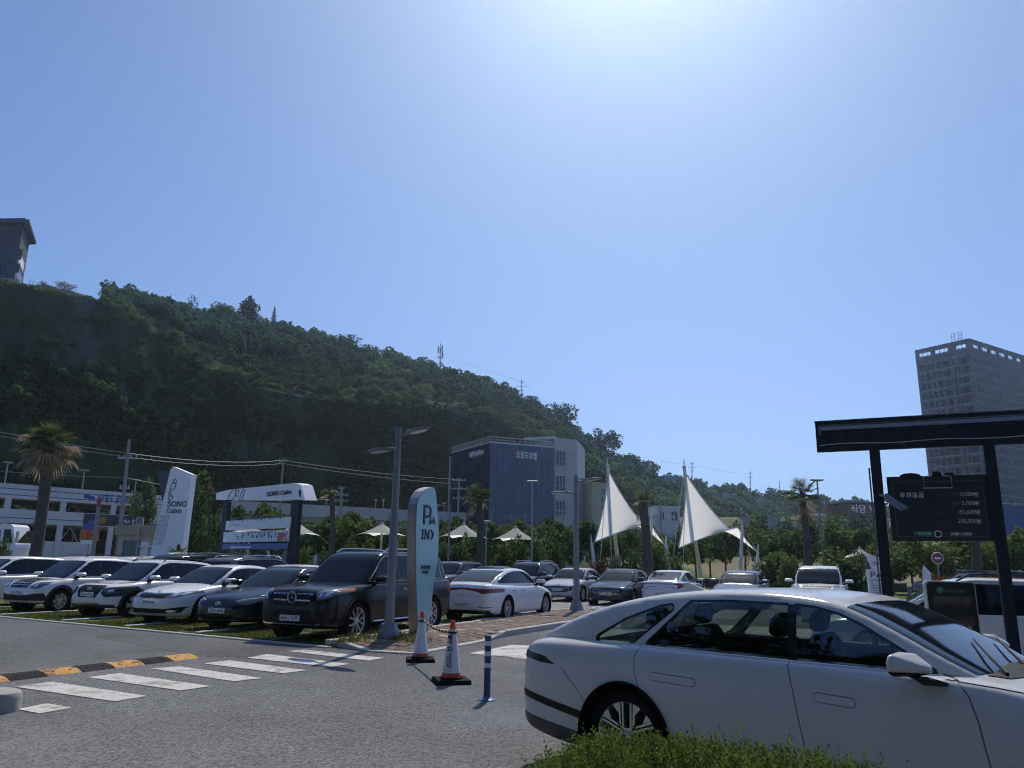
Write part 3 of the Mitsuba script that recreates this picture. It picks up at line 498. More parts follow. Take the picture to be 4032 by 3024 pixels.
# trees that stand out against the sky
def sky_tree(u, v_top, Y, h, w, label, cs, lm, **kw):
    t_ = at(u, v_top, Y); tree(kw.pop('name', 'ridge_tree'), label, t_-[0, 0, h], h, w, cs, lm, group='trees on the hill skyline', tr=.22, **kw)
for u, v, h, w, lab, cs in ((765, 1163, 9, 5, 'spindly pine on the skyline, left of the dome-shaped tree', OPENC[0]), (985, 1172, 10, 9.0, 'dense dark dome-shaped tree standing tallest on the ridge', np.concatenate([BIGC[2], conifer(1)])), (1082, 1212, 6, 3.6, 'small pointed conifer right of the dome-shaped tree on the ridge', conifer(2))):
    Y = float(H_DF(u)+H_DC(u)+H_DR(u)); sky_tree(u, v, Y-3, h, w, lab, cs, LEAF['pine'], seed=u, trunk_h=.1)
for u, v, h, w, lab in ((885, 1180, 8, 9, 'pale round broadleaf tree left of the dense dark dome-shaped tree'), (560, 1188, 6, 10, 'low spreading tree at the left end of the wooded ridge'), (700, 1196, 7, 8, 'rounded tree on the ridge below the spindly pine'), (1370, 1312, 9, 11, 'round tree on the skyline in the middle of the slope'), (1555, 1385, 8, 9, 'round dark tree on the slope left of the antenna mast'), (1680, 1400, 8, 9, 'round tree just left of the antenna mast')):
    Y = float(H_DF(u)+H_DC(u)+H_DR(u)); sky_tree(u, v, Y-3, h, w, lab, BIGC[u % 6], LEAF['hill_light' if 'pale' in lab else 'hill'], seed=u, trunk_h=.15)
for u, v, h, w, lab in ((2215, 1578, 15, 15, 'big spreading dark tree overhanging the slope above the glass hotel'), (2385, 1680, 13, 14, 'second big dark tree on the slope, right of the glass hotel'), (2100, 1560, 9, 10, 'tree on the ridge left of the big spreading dark tree')):
    Y = float(H_DF(u)+H_DC(u)+H_DR(u)); sky_tree(u, v, Y-6, h, w, lab, BIGC[(u+1) % 6], LEAF['pine'], seed=u, trunk_h=.12)
p = at(253, 1160, float(H_DF(253)+H_DC(253))+6); tree('ridge_tree', 'reddish open-branched small tree on the bare cliff edge', p-[0, 0, .3], 3.0, 4.6, OPENC[1], LEAF['russet'], .2, 5, 'trees on the hill skyline', tr=.09)
p = at(172, 1127, float(H_DF(172)+H_DC(172))+6); tree('ridge_tree', 'tiny reddish bush by the fence on the cliff edge', p-[0, 0, .2], 1.4, 2.0, OPENC[2], LEAF['russet'], .2, 6, 'trees on the hill skyline', tr=.05)
# ---------------------------------------------------------------- buildings
WALLW = mat('white_wall', prin(mikit.proc(lambda p, n, uv: mix(c3(.44, .445, .45), c3(.58, .585, .59), fbm(p.x*.5, p.y*.5, p.z*.25, 4))), .8))
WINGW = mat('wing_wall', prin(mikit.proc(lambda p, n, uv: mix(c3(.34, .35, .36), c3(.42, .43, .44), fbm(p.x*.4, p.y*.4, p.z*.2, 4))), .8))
GREYW0 = mat('grey_white_wall', prin(mikit.proc(lambda p, n, uv: mix(c3(.30, .31, .32), c3(.42, .43, .44), fbm(p.x*.3, p.y*.3, p.z*.6, 4))), .85))
STRIPE = mat('blue_stripe', prin((.03, .10, .30), .6))
SLAB = mat('slab_concrete', prin((.22, .22, .22), .9))
DARKIN = mat('dark_interior', prin((.02, .021, .024), .9))
WGLASS = mat('window_glass', prin((.015, .022, .035), .06, specular=.7))
SIGNBLUE = mat('sign_blue', prin((.02, .07, .28), .5))
SIGNDARK = mat('sign_navy', prin((.02, .025, .05), .5))
SIGNWHITE = mat('sign_white', prin((.75, .76, .77), .5))
METAL = mat('galvanised', prin((.30, .31, .32), .45, metallic=.4))
class Face:
    """an upright plane with origin o (on the ground), u along it, n out of it"""
    def __init__(s, a, b):
        s.a = np.array([a[0], a[1], 0.0]); d = np.array([b[0]-a[0], b[1]-a[1], 0.0]); s.L = np.linalg.norm(d); s.u = d/s.L; s.n = np.array([s.u[1], -s.u[0], 0])
        if np.dot(s.n, s.a+d/2-CAM) > 0: s.n = -s.n; s.flip = True
        else: s.flip = False
    def box(s, x0, x1, z0, z1, d0, d1):
        """x along the wall, z up, d outwards"""
        m = box(x0, x1, z0, z1, d0, d1); M = np.eye(4); M[:3, 0], M[:3, 1], M[:3, 2], M[:3, 3] = s.u, [0, 0, 1], s.n, s.a
        m.apply_transform(M)
        if np.linalg.det(M[:3, :3]) < 0: m.invert()
        return m
    def text(s, t, x, z, h, d=.05, depth=.05, bold=False, width=None):
        m = text(t, h, depth, bold); 
        if width: m.apply_scale((width/m.extents[0], 1, 1))
        M = np.eye(4); M[:3, 0], M[:3, 1], M[:3, 2], M[:3, 3] = s.u, [0, 0, 1], s.n, s.a+s.u*x+[0, 0, z]+s.n*d; m.apply_transform(M)
        return m
    def xz(s, u, v):
        q = onplane(u, v, s.a, s.n); return np.dot(q-s.a, s.u), q[2]
# open car park building on the left
def car_park():
    k = thing('car_park_building', 'white open-sided car park building with blue stripes and Korean lettering on its parapet', 'building')
    A, B = at(-260, 2000, 98.5), at(640, 2000, 121.5); F = Face(A, B); L = F.L
    zt, zb = 11.1, 9.15; z2, z2b = 7.75, 5.9; dep = 13.0
    for z0, z1, nm in ((zb, zt, 'parapet'), (z2b, z2, 'parapet')):
        p = put(k, nm, F.box(0, L, z0, z1, -.25, 0), WALLW)
        for zz in ((z1-.72, z0+.42) if z1 == zt else (z0+.62,)): put(p, 'stripe', F.box(0, L, zz, zz+.12, .002, .02), STRIPE)
    put(k, 'floor_slab', F.box(0, L, z2b-.1, z2b+.35, -dep, -.26), SLAB); put(k, 'floor_slab', F.box(0, L, zb-.1, zb+.35, -dep, -.26), SLAB)
    put(k, 'ground_slab', F.box(-2, L+2, 0, .6, -dep, .5), SLAB)
    for i in range(int(L/7.0)+1):
        x = 1.2+7.0*i
        put(k, 'column', F.box(x-.38, x+.38, .6, z2b, -.35, -.05), WALLW); put(k, 'column', F.box(x-.38, x+.38, z2, zb, -.35, -.05), WALLW)
        put(k, 'rear_column', F.box(x-.3, x+.3, .6, zb-.1, -dep+.1, -dep+.6), WALLW)
        if i % 2 == 0:
            for z0, z1 in ((.8, z2b-.1), (z2b+.4, zb-.1)):
                for s in (0, 1):
                    a = F.a+F.u*(x+.5+s*6.0)-F.n*5.5+[0, 0, z0]; b = F.a+F.u*(x+.5+3.0)-F.n*5.5+[0, 0, z1]; put(k, 'brace', tube([a, b], .13, 6), WALLW)
    put(k, 'rear_parapet', F.box(0, L, z2b, z2b+1.1, -dep-.2, -dep), WALLW); put(k, 'rear_wall', F.box(0, L*.72, .6, 3.4, -dep-.2, -dep), SLAB)
    for x0, x1 in ((13.6, 20.5), (26.5, 33)): put(k, 'low_wall', F.box(x0, x1, .6, 3.6, -.6, -.35), WALLW)
    x0, z0 = F.xz(318, 1962); x1, _ = F.xz(545, 1972)
    put(k, 'lettering', F.text('오동도 공영주차장', x0+2.6, zt-1.45, 1.05, .03, .06, True, x1-x0-2.8), SIGNBLUE)
    put(k, 'emblem', cat([frame(lathe([(.001, .05), (.45, .05), (.5, 0)], 20), F.a+F.u*(x0+.8+i*.7)+[0, 0, zt-1.0-.2*(i % 2)]+F.n*.03, F.u, [0, 0, .6], F.n) for i in range(2)]), SIGNBLUE)
    xa, za = F.xz(327, 2062); xb, _ = F.xz(520, 2063)
    b = put(k, 'shop_sign', F.box(xa, xb, z2b+.15, z2b+1.75, .03, .14), SIGNDARK)
    put(b, 'lettering', F.text('휴게소 안내', xa+5.0, z2b+.75, .45, .145, .02), SIGNWHITE)
    for x in (xa+2.6, xa+11.5, xa+14.4): put(b, 'roundel', frame(lathe([(.001, .02), (.55, .02), (.56, 0)], 20), F.a+F.u*x+F.n*.145+[0, 0, z2b+.95], F.u, [0, 0, 1], F.n), mat('sign_gold', prin((.30, .17, .04), .6)) if 'mat_sign_gold' not in scene else 'mat_sign_gold')
    for u, v in ((35, 1822), (190, 1863), (337, 1853), (540, 1890)):
        q = F.xz(u, v); base = F.a+F.u*q[0]-F.n*.3+[0, 0, zt]; l = thing('roof_lamp', f'thin lamp pole on the car park roof, {["first", "second", "third", "fourth"][[35, 190, 337, 540].index(u)]} from the left', 'lamp', 'lamp poles on the car park roof')
        put(l, 'pole', tube([base, base+[0, 0, q[1]-zt]], .09, 6), METAL); put(l, 'head', obox(base+[0, 0, q[1]-zt], F.u, -F.n, 1.1, .5, .16), METAL)
    # the long pale parapet going on behind the trees
    k2 = thing('car_park_wing', 'long low white wing of the car park showing above the trees', 'building')
    A2, B2 = at(880, 2000, 128), at(1835, 2040, 152); F2 = Face(A2, B2)
    put(k2, 'parapet', F2.box(0, F2.L, 8.9, 11.0, -.3, 0), GREYW0); put(k2, 'wall', F2.box(0, F2.L, 0, 8.0, -9, -2), SLAB); put(k2, 'floor_slab', F2.box(0, F2.L, 8.0, 8.9, -12, -.31), SLAB)
    for i in range(12): put(k2, 'column', F2.box(i*F2.L/11.5, i*F2.L/11.5+.6, 0, 8.0, -.9, -.3), WALLW)
    for i, u in enumerate((1290, 1485, 1515, 1755)):
        q = F2.xz(u, 1972 if u != 1755 else 1985); base = F2.a+F2.u*q[0]-F2.n*.6+[0, 0, 11.0]; l = thing('roof_lamp', f'thin lamp pole on the car park wing, {["first", "second", "third", "fourth"][i]} from the left there', 'lamp', 'lamp poles on the car park roof')
        put(l, 'pole', tube([base, base+[0, 0, q[1]-11.0]], .09, 6), METAL); put(l, 'head', lathe([(.001, 0), (.3, .05), (.3, .25), (.001, .3)], 10).apply_translation(base+[0, 0, q[1]-11.0]), METAL)
car_park()
# glass hotel
HG = [mat(f'hotel_glass_{i}', prin(c, .08, specular=.7)) for i, c in enumerate(((.007, .026, .082), (.010, .034, .098), (.006, .022, .070)))]
HGD = [mat(f'hotel_glass_dark_{i}', prin(c, .08, specular=.6)) for i, c in enumerate(((.007, .018, .052), (.009, .022, .062)))]
MULL = mat('mullion', prin((.03, .045, .08), .4, metallic=.5))
def panels(k, F, x0, x1, z0, z1, nx, nz, ms, name='glass_panel', gap=.07, seed=0):
    r = np.random.default_rng(seed); dx, dz = (x1-x0)/nx, (z1-z0)/nz; cache = {}
    for i in range(nx):
        for j in range(nz): put(k, name, F.box(x0+i*dx+gap/2, x0+(i+1)*dx-gap/2, z0+j*dz+gap/2, z0+(j+1)*dz-gap/2, -.02, .03+r.uniform(0, .02)), ms[r.integers(len(ms))])
def hotel():
    k = thing('hotel', 'blue glass hotel with curved roof rail and a white wing under the cliff', 'building')
    C = at(1925, 2000, 150); Lf = at(1772, 2000, 166); Rt = at(2181, 2000, 156); W1_ = at(2273, 2000, 158.5)
    for q_ in (C, Lf, Rt, W1_): q_[2] = 0
    F1, F2, F3 = Face(Lf, C), Face(C, Rt), Face(Rt, W1_); z = 24.6
    core = Polygon([tuple(x[:2]) for x in (Lf+[.2, .5, 0], C+[0, .5, 0], Rt+[0, .5, 0], Rt+[3, 14, 0], Lf+[6, 12, 0])])
    put(k, 'core', ext(core, z-.4), MULL)
    panels(k, F2, 0, F2.L, .4, z, 10, 8, HG, seed=1); panels(k, F1, 0, F1.L, .4, z, 9, 8, HGD, seed=2)
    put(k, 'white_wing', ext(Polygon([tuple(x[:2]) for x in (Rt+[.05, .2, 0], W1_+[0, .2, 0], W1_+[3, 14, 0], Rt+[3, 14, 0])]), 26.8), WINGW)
    put(k, 'roof_slab', ext(Polygon([tuple(x[:2]) for x in (at(2060, 2000, 159), Rt+[.3, .8, 0], Rt+[2, 9, 0], at(2080, 2000, 170))]), .6, 26.6), WALLW)
    put(k, 'penthouse', ext(Polygon([tuple(x[:2]) for x in (at(2100, 2000, 160.5), Rt+[.2, 2.2, 0], Rt+[2, 8, 0], at(2110, 2000, 168))]), 2.0, 24.6), WALLW)
    for i, (z0, z1) in enumerate(((21.0, 24.2), (15.9, 19.1), (10.9, 14.1), (5.9, 9.1), (1.2, 4.2))):
        w = put(k, 'window', F3.box(.35, 2.75, z0, z1, .0, .03), WGLASS)
        put(w, 'frame', cat([F3.box(x, x+.10, z0, z1, .032, .10) for x in (.35, 1.12, 1.88, 2.65)]+[F3.box(.45, 1.12, zz, zz+.10, .031, .09) for zz in (z0, z0+1.0, z1-.1)]+[F3.box(1.22, 1.88, zz, zz+.10, .031, .09) for zz in (z0, z0+1.0, z1-.1)]+[F3.box(1.98, 2.65, zz, zz+.10, .031, .09) for zz in (z0, z0+1.0, z1-.1)]), WALLW)
    for i in range(9): put(k, 'wall_joint', F3.box(2.9, F3.L, 2+i*2.7, 2.05+i*2.7, .0, .012), SLAB)
    # roof railing: posts and two rails along both glass faces
    pts = [F1.a+F1.u*F1.L*t for t in np.linspace(0, 1, 14)]+[F2.a+F2.u*F2.L*t for t in np.linspace(0, 1, 12)[1:]]
    put(k, 'railing', cat([tube([p+[0, .15, z+1.25] for p in pts], .10, 5), tube([p+[0, .15, z+.7] for p in pts], .05, 5)]+[tube([p+[0, .15, z-.1], p+[0, .15, z+1.25]], .07, 5) for p in pts]), METAL)
    put(k, 'parapet_cap', cat([F1.box(0, F1.L, z, z+.25, -.4, .12), F2.box(0, F2.L, z, z+.25, -.4, .12)]), WALLW)
    x, zz = F2.xz(2030, 1800); put(k, 'lettering', F2.text('오동도호텔', x, zz+.05, 1.25, .07, .1, True, 4.6), SIGNWHITE)
    put(k, 'emblem', cat([frame(trimesh.creation.torus(.38, .07, 18, 6), F2.a+F2.u*(x-.75+.35*i)+F2.n*.1+[0, 0, zz+.6], F2.u, [0, 0, 1]) for i in (-1, 1)]), mat('sign_red', prin((.30, .05, .04), .5)))
    x, zz = F1.xz(1850, 1795); put(k, 'lettering', F1.text('헤이브레 Mare', x, zz-.3, 1.0, .07, .1, False, 6.5), SIGNWHITE)
    x, zz = F2.xz(1975, 2042); put(k, 'lettering', F2.text('오동도 펜션', x, zz, 1.0, .07, .06, False, 6.5), mat('sign_dim', prin((.16, .20, .28), .6)))
    p = Lf; put(k, 'corner_post', tube([p+[-.3, 0, 0], p+[-.3, 0, 24]], .22, 8), METAL)
    for u, v in ((1885, 1820), (1893, 1882)):
        x, zz = F1.xz(u, v); put(k, 'open_casement', F1.box(x-1.3, x+1.0, zz-.35, zz+.35, .06, .5), HG[1])
hotel()
def base_z(Y): return float(np.interp(Y, [84, 175, 250], [0, 11.0, 17]))
# rising ground under the small houses
gx, gy = np.meshgrid(np.linspace(0, 1, 40), np.linspace(84, 250, 40), indexing='ij'); _u = 2290+gx*2200; _x = (_u-2016)/3024*gy*1.0; _z = np.vectorize(base_z)(gy)*np.clip((gx)*9, 0, 1)*(1-.0*gx)+(meshkit.fbm(np.stack([_x*.05, gy*.05, gy*0], -1))-.5)*2.0*np.clip((gy-84)/20, 0, 1)-.02
_i, _j = np.meshgrid(np.arange(39), np.arange(39), indexing='ij'); _q = np.stack([_i*40+_j, (_i+1)*40+_j, (_i+1)*40+_j+1, _i*40+_j+1], -1).reshape(-1, 4)
structure('hillside', trimesh.Trimesh(np.stack([_x, gy, _z], -1).reshape(-1, 3), np.vstack([_q[:, [0, 1, 2]], _q[:, [0, 2, 3]]]), process=False), SOIL)
# cream building between hotel and sail, small houses on the right
def house(name, label, u0, u1, Y, v_top, m, windows=(), depth=8.0, yaw=0.12, roof=None, roof_h=.35, sign=None, tall=None):
    if Y < 0: Y = float(H_DF(u0)+H_DC(u0)-Y*H_DR(u0))
    k = thing(name, label, 'building'); A, B = at(u0, 2100, Y), at(u1, 2100, Y+yaw*(u1-u0)/3024*Y); F = Face(A, B); z = at((u0+u1)/2, v_top, Y)[2]
    put(k, 'wall', F.box(0, F.L, z-tall if tall else base_z(Y)-1.5, z, -depth, 0), m)
    put(k, 'roof', F.box(-.25, F.L+.25, z+.002, z+roof_h, -depth-.25, .25), roof or m)
    for a, b, v0, v1 in windows:
        x0, x1 = a*F.L, b*F.L; z0, z1 = at((u0+u1)/2, v1, Y)[2], at((u0+u1)/2, v0, Y)[2]
        w = put(k, 'window', F.box(x0, x1, z0, z1, .0, .03), WGLASS)
        put(w, 'frame', cat([F.box(x0-.08, x0, z0, z1, 0, .08), F.box(x1, x1+.08, z0, z1, 0, .08), F.box((x0+x1)/2-.04, (x0+x1)/2+.04, z0, z1, .031, .08), F.box(x0-.08, x1+.08, z1, z1+.08, 0, .081), F.box(x0-.08, x1+.08, z0-.08, z0, 0, .081)]), WALLW)
    if sign: put(k, 'lettering', F.text(sign[0], sign[1]*F.L, at((u0+u1)/2, sign[2], Y)[2], sign[3], .03, .06, True), SIGNWHITE)
    return k, F, z
CREAM = mat('cream_wall', prin(mikit.proc(lambda p, n, uv: mix(c3(.34, .31, .22), c3(.42, .39, .29), fbm(p.x*.4, p.y*.4, p.z*.4, 4))), .85))
GREYW = mat('grey_wall', prin(mikit.proc(lambda p, n, uv: mix(c3(.22, .23, .24), c3(.34, .35, .36), fbm(p.x*.5, p.y*.5, p.z*.5, 4))), .85))
BROWNW = mat('brown_wall', prin(mikit.proc(lambda p, n, uv: mix(c3(.11, .055, .035), c3(.20, .11, .07), fbm(p.x*.6, p.y*.6, p.z*2.0, 4))), .85))
ORANGE = mat('orange_tile', prin(mikit.proc(lambda p, n, uv: mix(c3(.36, .13, .05), c3(.52, .25, .12), noise(p.x*3, p.y*3, p.z*3))), .8))
house('apartment_house', 'cream building with a column of dark windows between hotel and left sail', 2331, 2398, 160, 1905, CREAM, [(.58, .80, v, v+24) for v in (1922, 1954, 1986, 2018, 2050)], yaw=.5)
house('grey_house', 'narrow grey building squeezed in right of the white hotel wing', 2283, 2330, 163, 1888, GREYW, [], yaw=.2)
house('white_house', 'white two-storey house with cross-barred window between the two sails', 2590, 2680, 140, 2000, WALLW, [(.62, .88, 2014, 2050), (.12, .30, 2018, 2046)], sign=('휴게', .42, 2040, .6))
house('white_house', 'low white annexe left of the white two-storey house', 2560, 2592, 139, 2034, WALLW, [])
house('white_house', 'pale square house half hidden by trees right of the right sail', 2985, 3040, 150, 2035, GREYW, [])
house('white_house', 'small grey house beside the pale square house', 3042, 3078, 152, 2042, GREYW, [(.3, .75, 2046, 2058)])
house('hillside_house', 'grey flat-roofed house high on the hill above the right sail', 2945, 3020, -.75, 1963, GREYW, [(.1, .5, 1972, 1984)], tall=8)
house('hillside_house', 'house with pale pitched roof at the ridge left of the utility poles', 2620, 2670, -.8, 1876, GREYW, [(.2, .6, 1884, 1894)], roof=WALLW, tall=8)
house('hillside_house', 'small house with sheet roof below the ridge, above the right sail', 2850, 2895, -.6, 1948, GREYW, [], roof=WALLW, tall=8)
house('orange_house', 'low house with orange tiled eaves and pale roof behind the tall palm', 3215, 3275, 165, 2030, mat('peach_wall', prin((.42, .28, .18), .85)), [(.15, .35, 2040, 2052)], roof=SIGNWHITE)
house('orange_house', 'long low house with orange roof edge in front of the peach house', 3180, 3262, 158, 2056, WALLW, [(.2, .4, 2064, 2074)], roof=ORANGE)
house('orange_house', 'small orange-roofed hut just left of the tall palm trunk', 3130, 3155, 160, 2053, WALLW, [], roof=ORANGE)
house('restaurant', 'brown restaurant building with Korean sign and dark roof left of the tariff board', 3345, 3500, 150, 1985, BROWNW, [(.55, .70, 2030, 2050)], roof=mat('dark_roof', prin((.03, .03, .035), .7)), sign=('식당 낙원', .06, 2014, 1.35))
house('grey_annexe', 'grey lower building in front of the brown restaurant', 3385, 3505, 142, 2052, GREYW, [(.3, .45, 2068, 2085), (.6, .8, 2068, 2085)])
house('blue_shed', 'blue-clad building low down at the right edge behind the trees', 3940, 4120, 120, 2000, mat('blue_clad', prin((.02, .06, .20), .6)), [(.1, .3, 1985, 1996), (.38, .56, 1985, 1996)])
# lookout building on the cliff top
def lookout():
    k = thing('lookout_building', 'dark lookout building with a deep overhanging roof on the cliff top', 'building')
    Y = float(H_DF(30)+H_DC(30))+8; P0 = at(95, 1080, Y+6); P1 = at(62, 1060, Y-2.5); P2 = at(-420, 1000, Y-1)
    Fs, Ff = Face(P1, P0), Face(P2, P1); zt = at(62, 905, Y)[2]; zb = at(62, 1108, Y)[2]
    dark = mat('lookout_wall', prin((.055, .06, .072), .8)); dg = mat('lookout_glass', prin((.02, .03, .045), .1, specular=.6))
    foot = [tuple(x[:2]) for x in (P2, P1, P0, P2+[4, 10, 0])]
    put(k, 'wall', ext(Polygon(foot), zt-zb+1, zb-1), dark)
    put(k, 'terrace', ext(Polygon(foot).buffer(1.0), 1.6, zb-2.2), CONC)
    for i, t in enumerate(np.linspace(.02, .92, 7)):
        for z0, z1 in ((zb+.8, zb+2.6), (zb+3.4, zb+5.6)): put(k, 'window', Ff.box(Ff.L*t, Ff.L*t+Ff.L*.11, z0, z1, .0, .04), dg)
    for z0, z1 in ((zb+.6, zb+2.4), (zb+3.6, zb+5.4)): put(k, 'window', Fs.box(Fs.L*.15, Fs.L*.8, z0, z1, .0, .04), SIGNWHITE if z0 > zb+3 else dg)
    put(k, 'roof', ext(Polygon(foot).buffer(1.1, join_style=2), .55, zt), dark); put(k, 'roof_upstand', ext(Polygon(foot).buffer(.2, join_style=2), .7, zt+.56), dark)
    for i in range(7): put(k, 'fascia_slat', Ff.box(0, Ff.L, zt-.5-i*.35, zt-.38-i*.35, .01, .08), dark)
lookout()
def cliff_fence():
    k = thing('cliff_fence', 'thin post fence along the bare cliff edge', 'fence'); Y = float(H_DF(150)+H_DC(150))+5; pts = [at(u, v, Y) for u, v in ((115, 1118), (160, 1130), (210, 1148), (240, 1157), (300, 1166), (360, 1180))]; q = []
    for a, b in zip(pts, pts[1:]):
        for t in (0, .33, .66): p = a+(b-a)*t; q.append(p); put(k, 'post', tube([p-[0, 0, .6], p+[0, 0, .75]], .05, 5), METAL)
    put(k, 'rail', tube([p+[0, 0, .7] for p in q], .03, 5), METAL)
cliff_fence()
# tower block on the right
def tower():
    k = thing('tower_block', 'tall grey tower block with rows of small windows beyond the canopy', 'building')
    C = at(3887, 1900, 215); C[2] = 0; e1 = np.array([-.54, .84, 0]); e2 = np.array([.84, .54, 0]); TW = mat('tower_wall', prin(mikit.proc(lambda p, n, uv: mix(c3(.075, .082, .10), c3(.108, .115, .132), fbm(p.x*.25, p.y*.25, p.z*.4, 4))), .85))
    TG = mat('tower_glass', prin((.012, .017, .026), .3, specular=.15)); TP = mat('tower_panel', prin((.23, .235, .245), .8)); TEAL = mat('tower_teal', prin((.06, .13, .14), .3))
    zt = at(3887, 1333, 215)[2]; L1, L2 = 16.3, 46.0; dep = 14
    Fl, Fr = Face(C, C+e1*L1), Face(C, C+e2*L2)
    zr = zt-4.6   # the top storey is an open frame round the roof terrace
    put(k, 'main_block', ext(Polygon([tuple((C+a*e1+b*e2)[:2]) for a, b in ((.02, .02), (4.6, .02), (4.6, .7), (5.4, .7), (5.4, .02), (L1, .02), (L1, dep), (dep, L2), (.02, L2))]), zr), TW)
    def open_top(F, cuts, m):
        L = F.L; put(k, 'roof_frame', F.box(0, L, zt-1.3, zt, -.5, .05), m); put(k, 'roof_frame', F.box(0, L, zr, zr+1.5, -.5, .05), m)
        xs = [0.0]+[c for ab in cuts for c in ab]+[L]
        for i in range(0, len(xs), 2): put(k, 'roof_pier', F.box(xs[i], xs[i+1], zr+1.5, zt-1.3, -.5, .05), m)
        for a, b in cuts:
            put(k, 'roof_glass', F.box(a, b, zr+1.5, zr+2.2, -.3, -.25), TEAL)
            for x in np.arange(a+1.2, b, 1.4): put(k, 'roof_post', F.box(x-.05, x+.05, zr+1.5, zt-1.3, -.3, -.2), m)
    open_top(Fl, [(1.2, 4.2), (6.4, 10.4), (11.6, 15.2)], TW); open_top(Fr, [(1.6, 5.4), (6.6, 10.6), (11.8, 15.8), (17, 21), (22.2, 26), (27.4, 31), (32.4, 36), (38, 44)], TW)
    nfl = 21; fh = (zr-2)/nfl; r = np.random.default_rng(3)
    cl = [(1.2, 2.9, .62), (3.4, 4.1, .6), (6.5, 8.2, .6), (9.0, 10.2, .62), (10.9, 11.8, .6), (12.4, 13.6, .62), (14.3, 15.2, .6)]
    cr = [(1.5+i*2.15, 2.5+i*2.15, .55) for i in range(7)]
    kk = {}
    for F, cols in ((Fl, cl), (Fr, cr)):
        for f in range(nfl):
            z0 = 2.4+f*fh
            for i, (a, b, hh) in enumerate(cols): put(k, 'window', F.box(a, b, z0, z0+fh*hh, .0, .035), TG)
            put(k, 'floor_band', F.box(.0, F.L, z0+fh*.84, z0+fh*.90, .0, .03), TP)
    for x in (2.0, 4.0): put(k, 'roof_rack', cat([tube([C+e1*x+[0, 0, zt], C+e1*x+[0, 0, zt+2.6]], .08, 5), tube([C+e1*(x+.9)+[0, 0, zt], C+e1*(x+.9)+[0, 0, zt+2.6]], .08, 5)]+[tube([C+e1*x+[0, 0, zt+h], C+e1*(x+.9)+[0, 0, zt+h]], .06, 5) for h in (.6, 1.5, 2.5)]), METAL)
tower()
# ---------------------------------------------------------------- street furniture and signs
POLEGREY = mat('pole_grey', prin((.20, .21, .23), .5, metallic=.3))
POLEPALE = mat('pole_pale', prin((.36, .37, .38), .6))
WHITEM = mat('white_steel', prin((.66, .67, .68), .4))
BLUEPOLE = mat('bollard_blue', prin((.010, .045, .11), .4)); TEALP = mat('bollard_teal', prin((.02, .12, .16), .4)); REFL = mat('reflective_white', prin((.62, .66, .70), .35))
CONEW = mat('cone_white', prin((.62, .60, .64), .55)); CONER = mat('cone_red', prin((.52, .06, .02), .55)); YEL = mat('band_yellow', prin((.50, .36, .06), .6))
LIGHTR = mat('beacon_red', prin((.75, .08, .02), .25, spec_trans=0.0))
INKN = mat('ink_navy', prin((.02, .025, .04), .5)); INKB = mat('ink_black', prin((.012, .012, .014), .5)); INKG = mat('ink_grey', prin((.10, .11, .13), .5)); INKDIM = mat('ink_dim', prin((.055, .06, .08), .6))
def lamp_head(L=.66, W=.27):
    t = np.linspace(0, 1, 14); pts = []
    ms = Manifold.hull_points(np.array([(L*x, s*W/2*math.sin(math.pi*min(1, .12+.88*x))**.6, z*.035*(1-.5*x)) for x in t for s in (-1, 1) for z in (-1, 1)]+[(L*x, 0, .055*math.sin(math.pi*x)) for x in t]))
    return ms
def street_lamp(label, base, h, r0, r1, arm, heads):
    k = thing('street_lamp', label, 'street lamp', 'twin-headed lamp posts'); base = np.array(base)
    put(k, 'base', lathe([(.001, .30), (.155, .30), (.17, .25), (.235, .06), (.245, 0)], 8).apply_translation(base), POLEGREY)
    put(k, 'pole', tube([base+[0, 0, .28], base+[0, 0, h]], [r0, r1], 10), POLEGREY, smooth=50)
    arm = np.array(arm)/np.linalg.norm(arm)
    for s, z, tilt in heads:
        a = arm*s; p0 = base+[0, 0, z]; p1 = p0+a*.32+[0, 0, .04+.32*tilt]; M = np.eye(4); ex = a+[0, 0, tilt]; ex /= np.linalg.norm(ex); ey = np.cross([0, 0, 1], ex); ey /= np.linalg.norm(ey); ez = np.cross(ex, ey)
        put(k, 'arm', tube([p0, p0+a*.15+[0, 0, .03], p1], [.032, .028, .03], 8), POLEGREY, smooth=50)
        hd = put(k, 'lamp_head', frame(lamp_head(), p1-ex*.05, ex, ey, ez), POLEGREY, smooth=40)
        put(hd, 'lens', frame(ext(Polygon([(.33+.24*math.cos(t), .085*math.sin(t)) for t in np.linspace(0, 2*np.pi, 20)[:-1]]), .012, -.046), p1-ex*.05, ex, ey, ez), REFL)
b1 = gnd(1530, 2516, .11); z1 = at(1573, 1684, b1[1])[2]-b1[2]
street_lamp('grey twin-headed lamp post beside the parking sign on the brick island', b1, z1, .105, .06, (.78, -.62, 0), ((1, z1-.20, .10), (-1, z1-.46, -.02)))
b2 = gnd(2270, 2404, .11); z2 = at(2276, 1871, b2[1])[2]-b2[2]
street_lamp('grey twin-headed lamp post at the far corner of the brick island', b2, z2, .115, .07, (.97, -.22, 0), ((1, z2-.25, .12), (-1, z2-.62, -.02)))
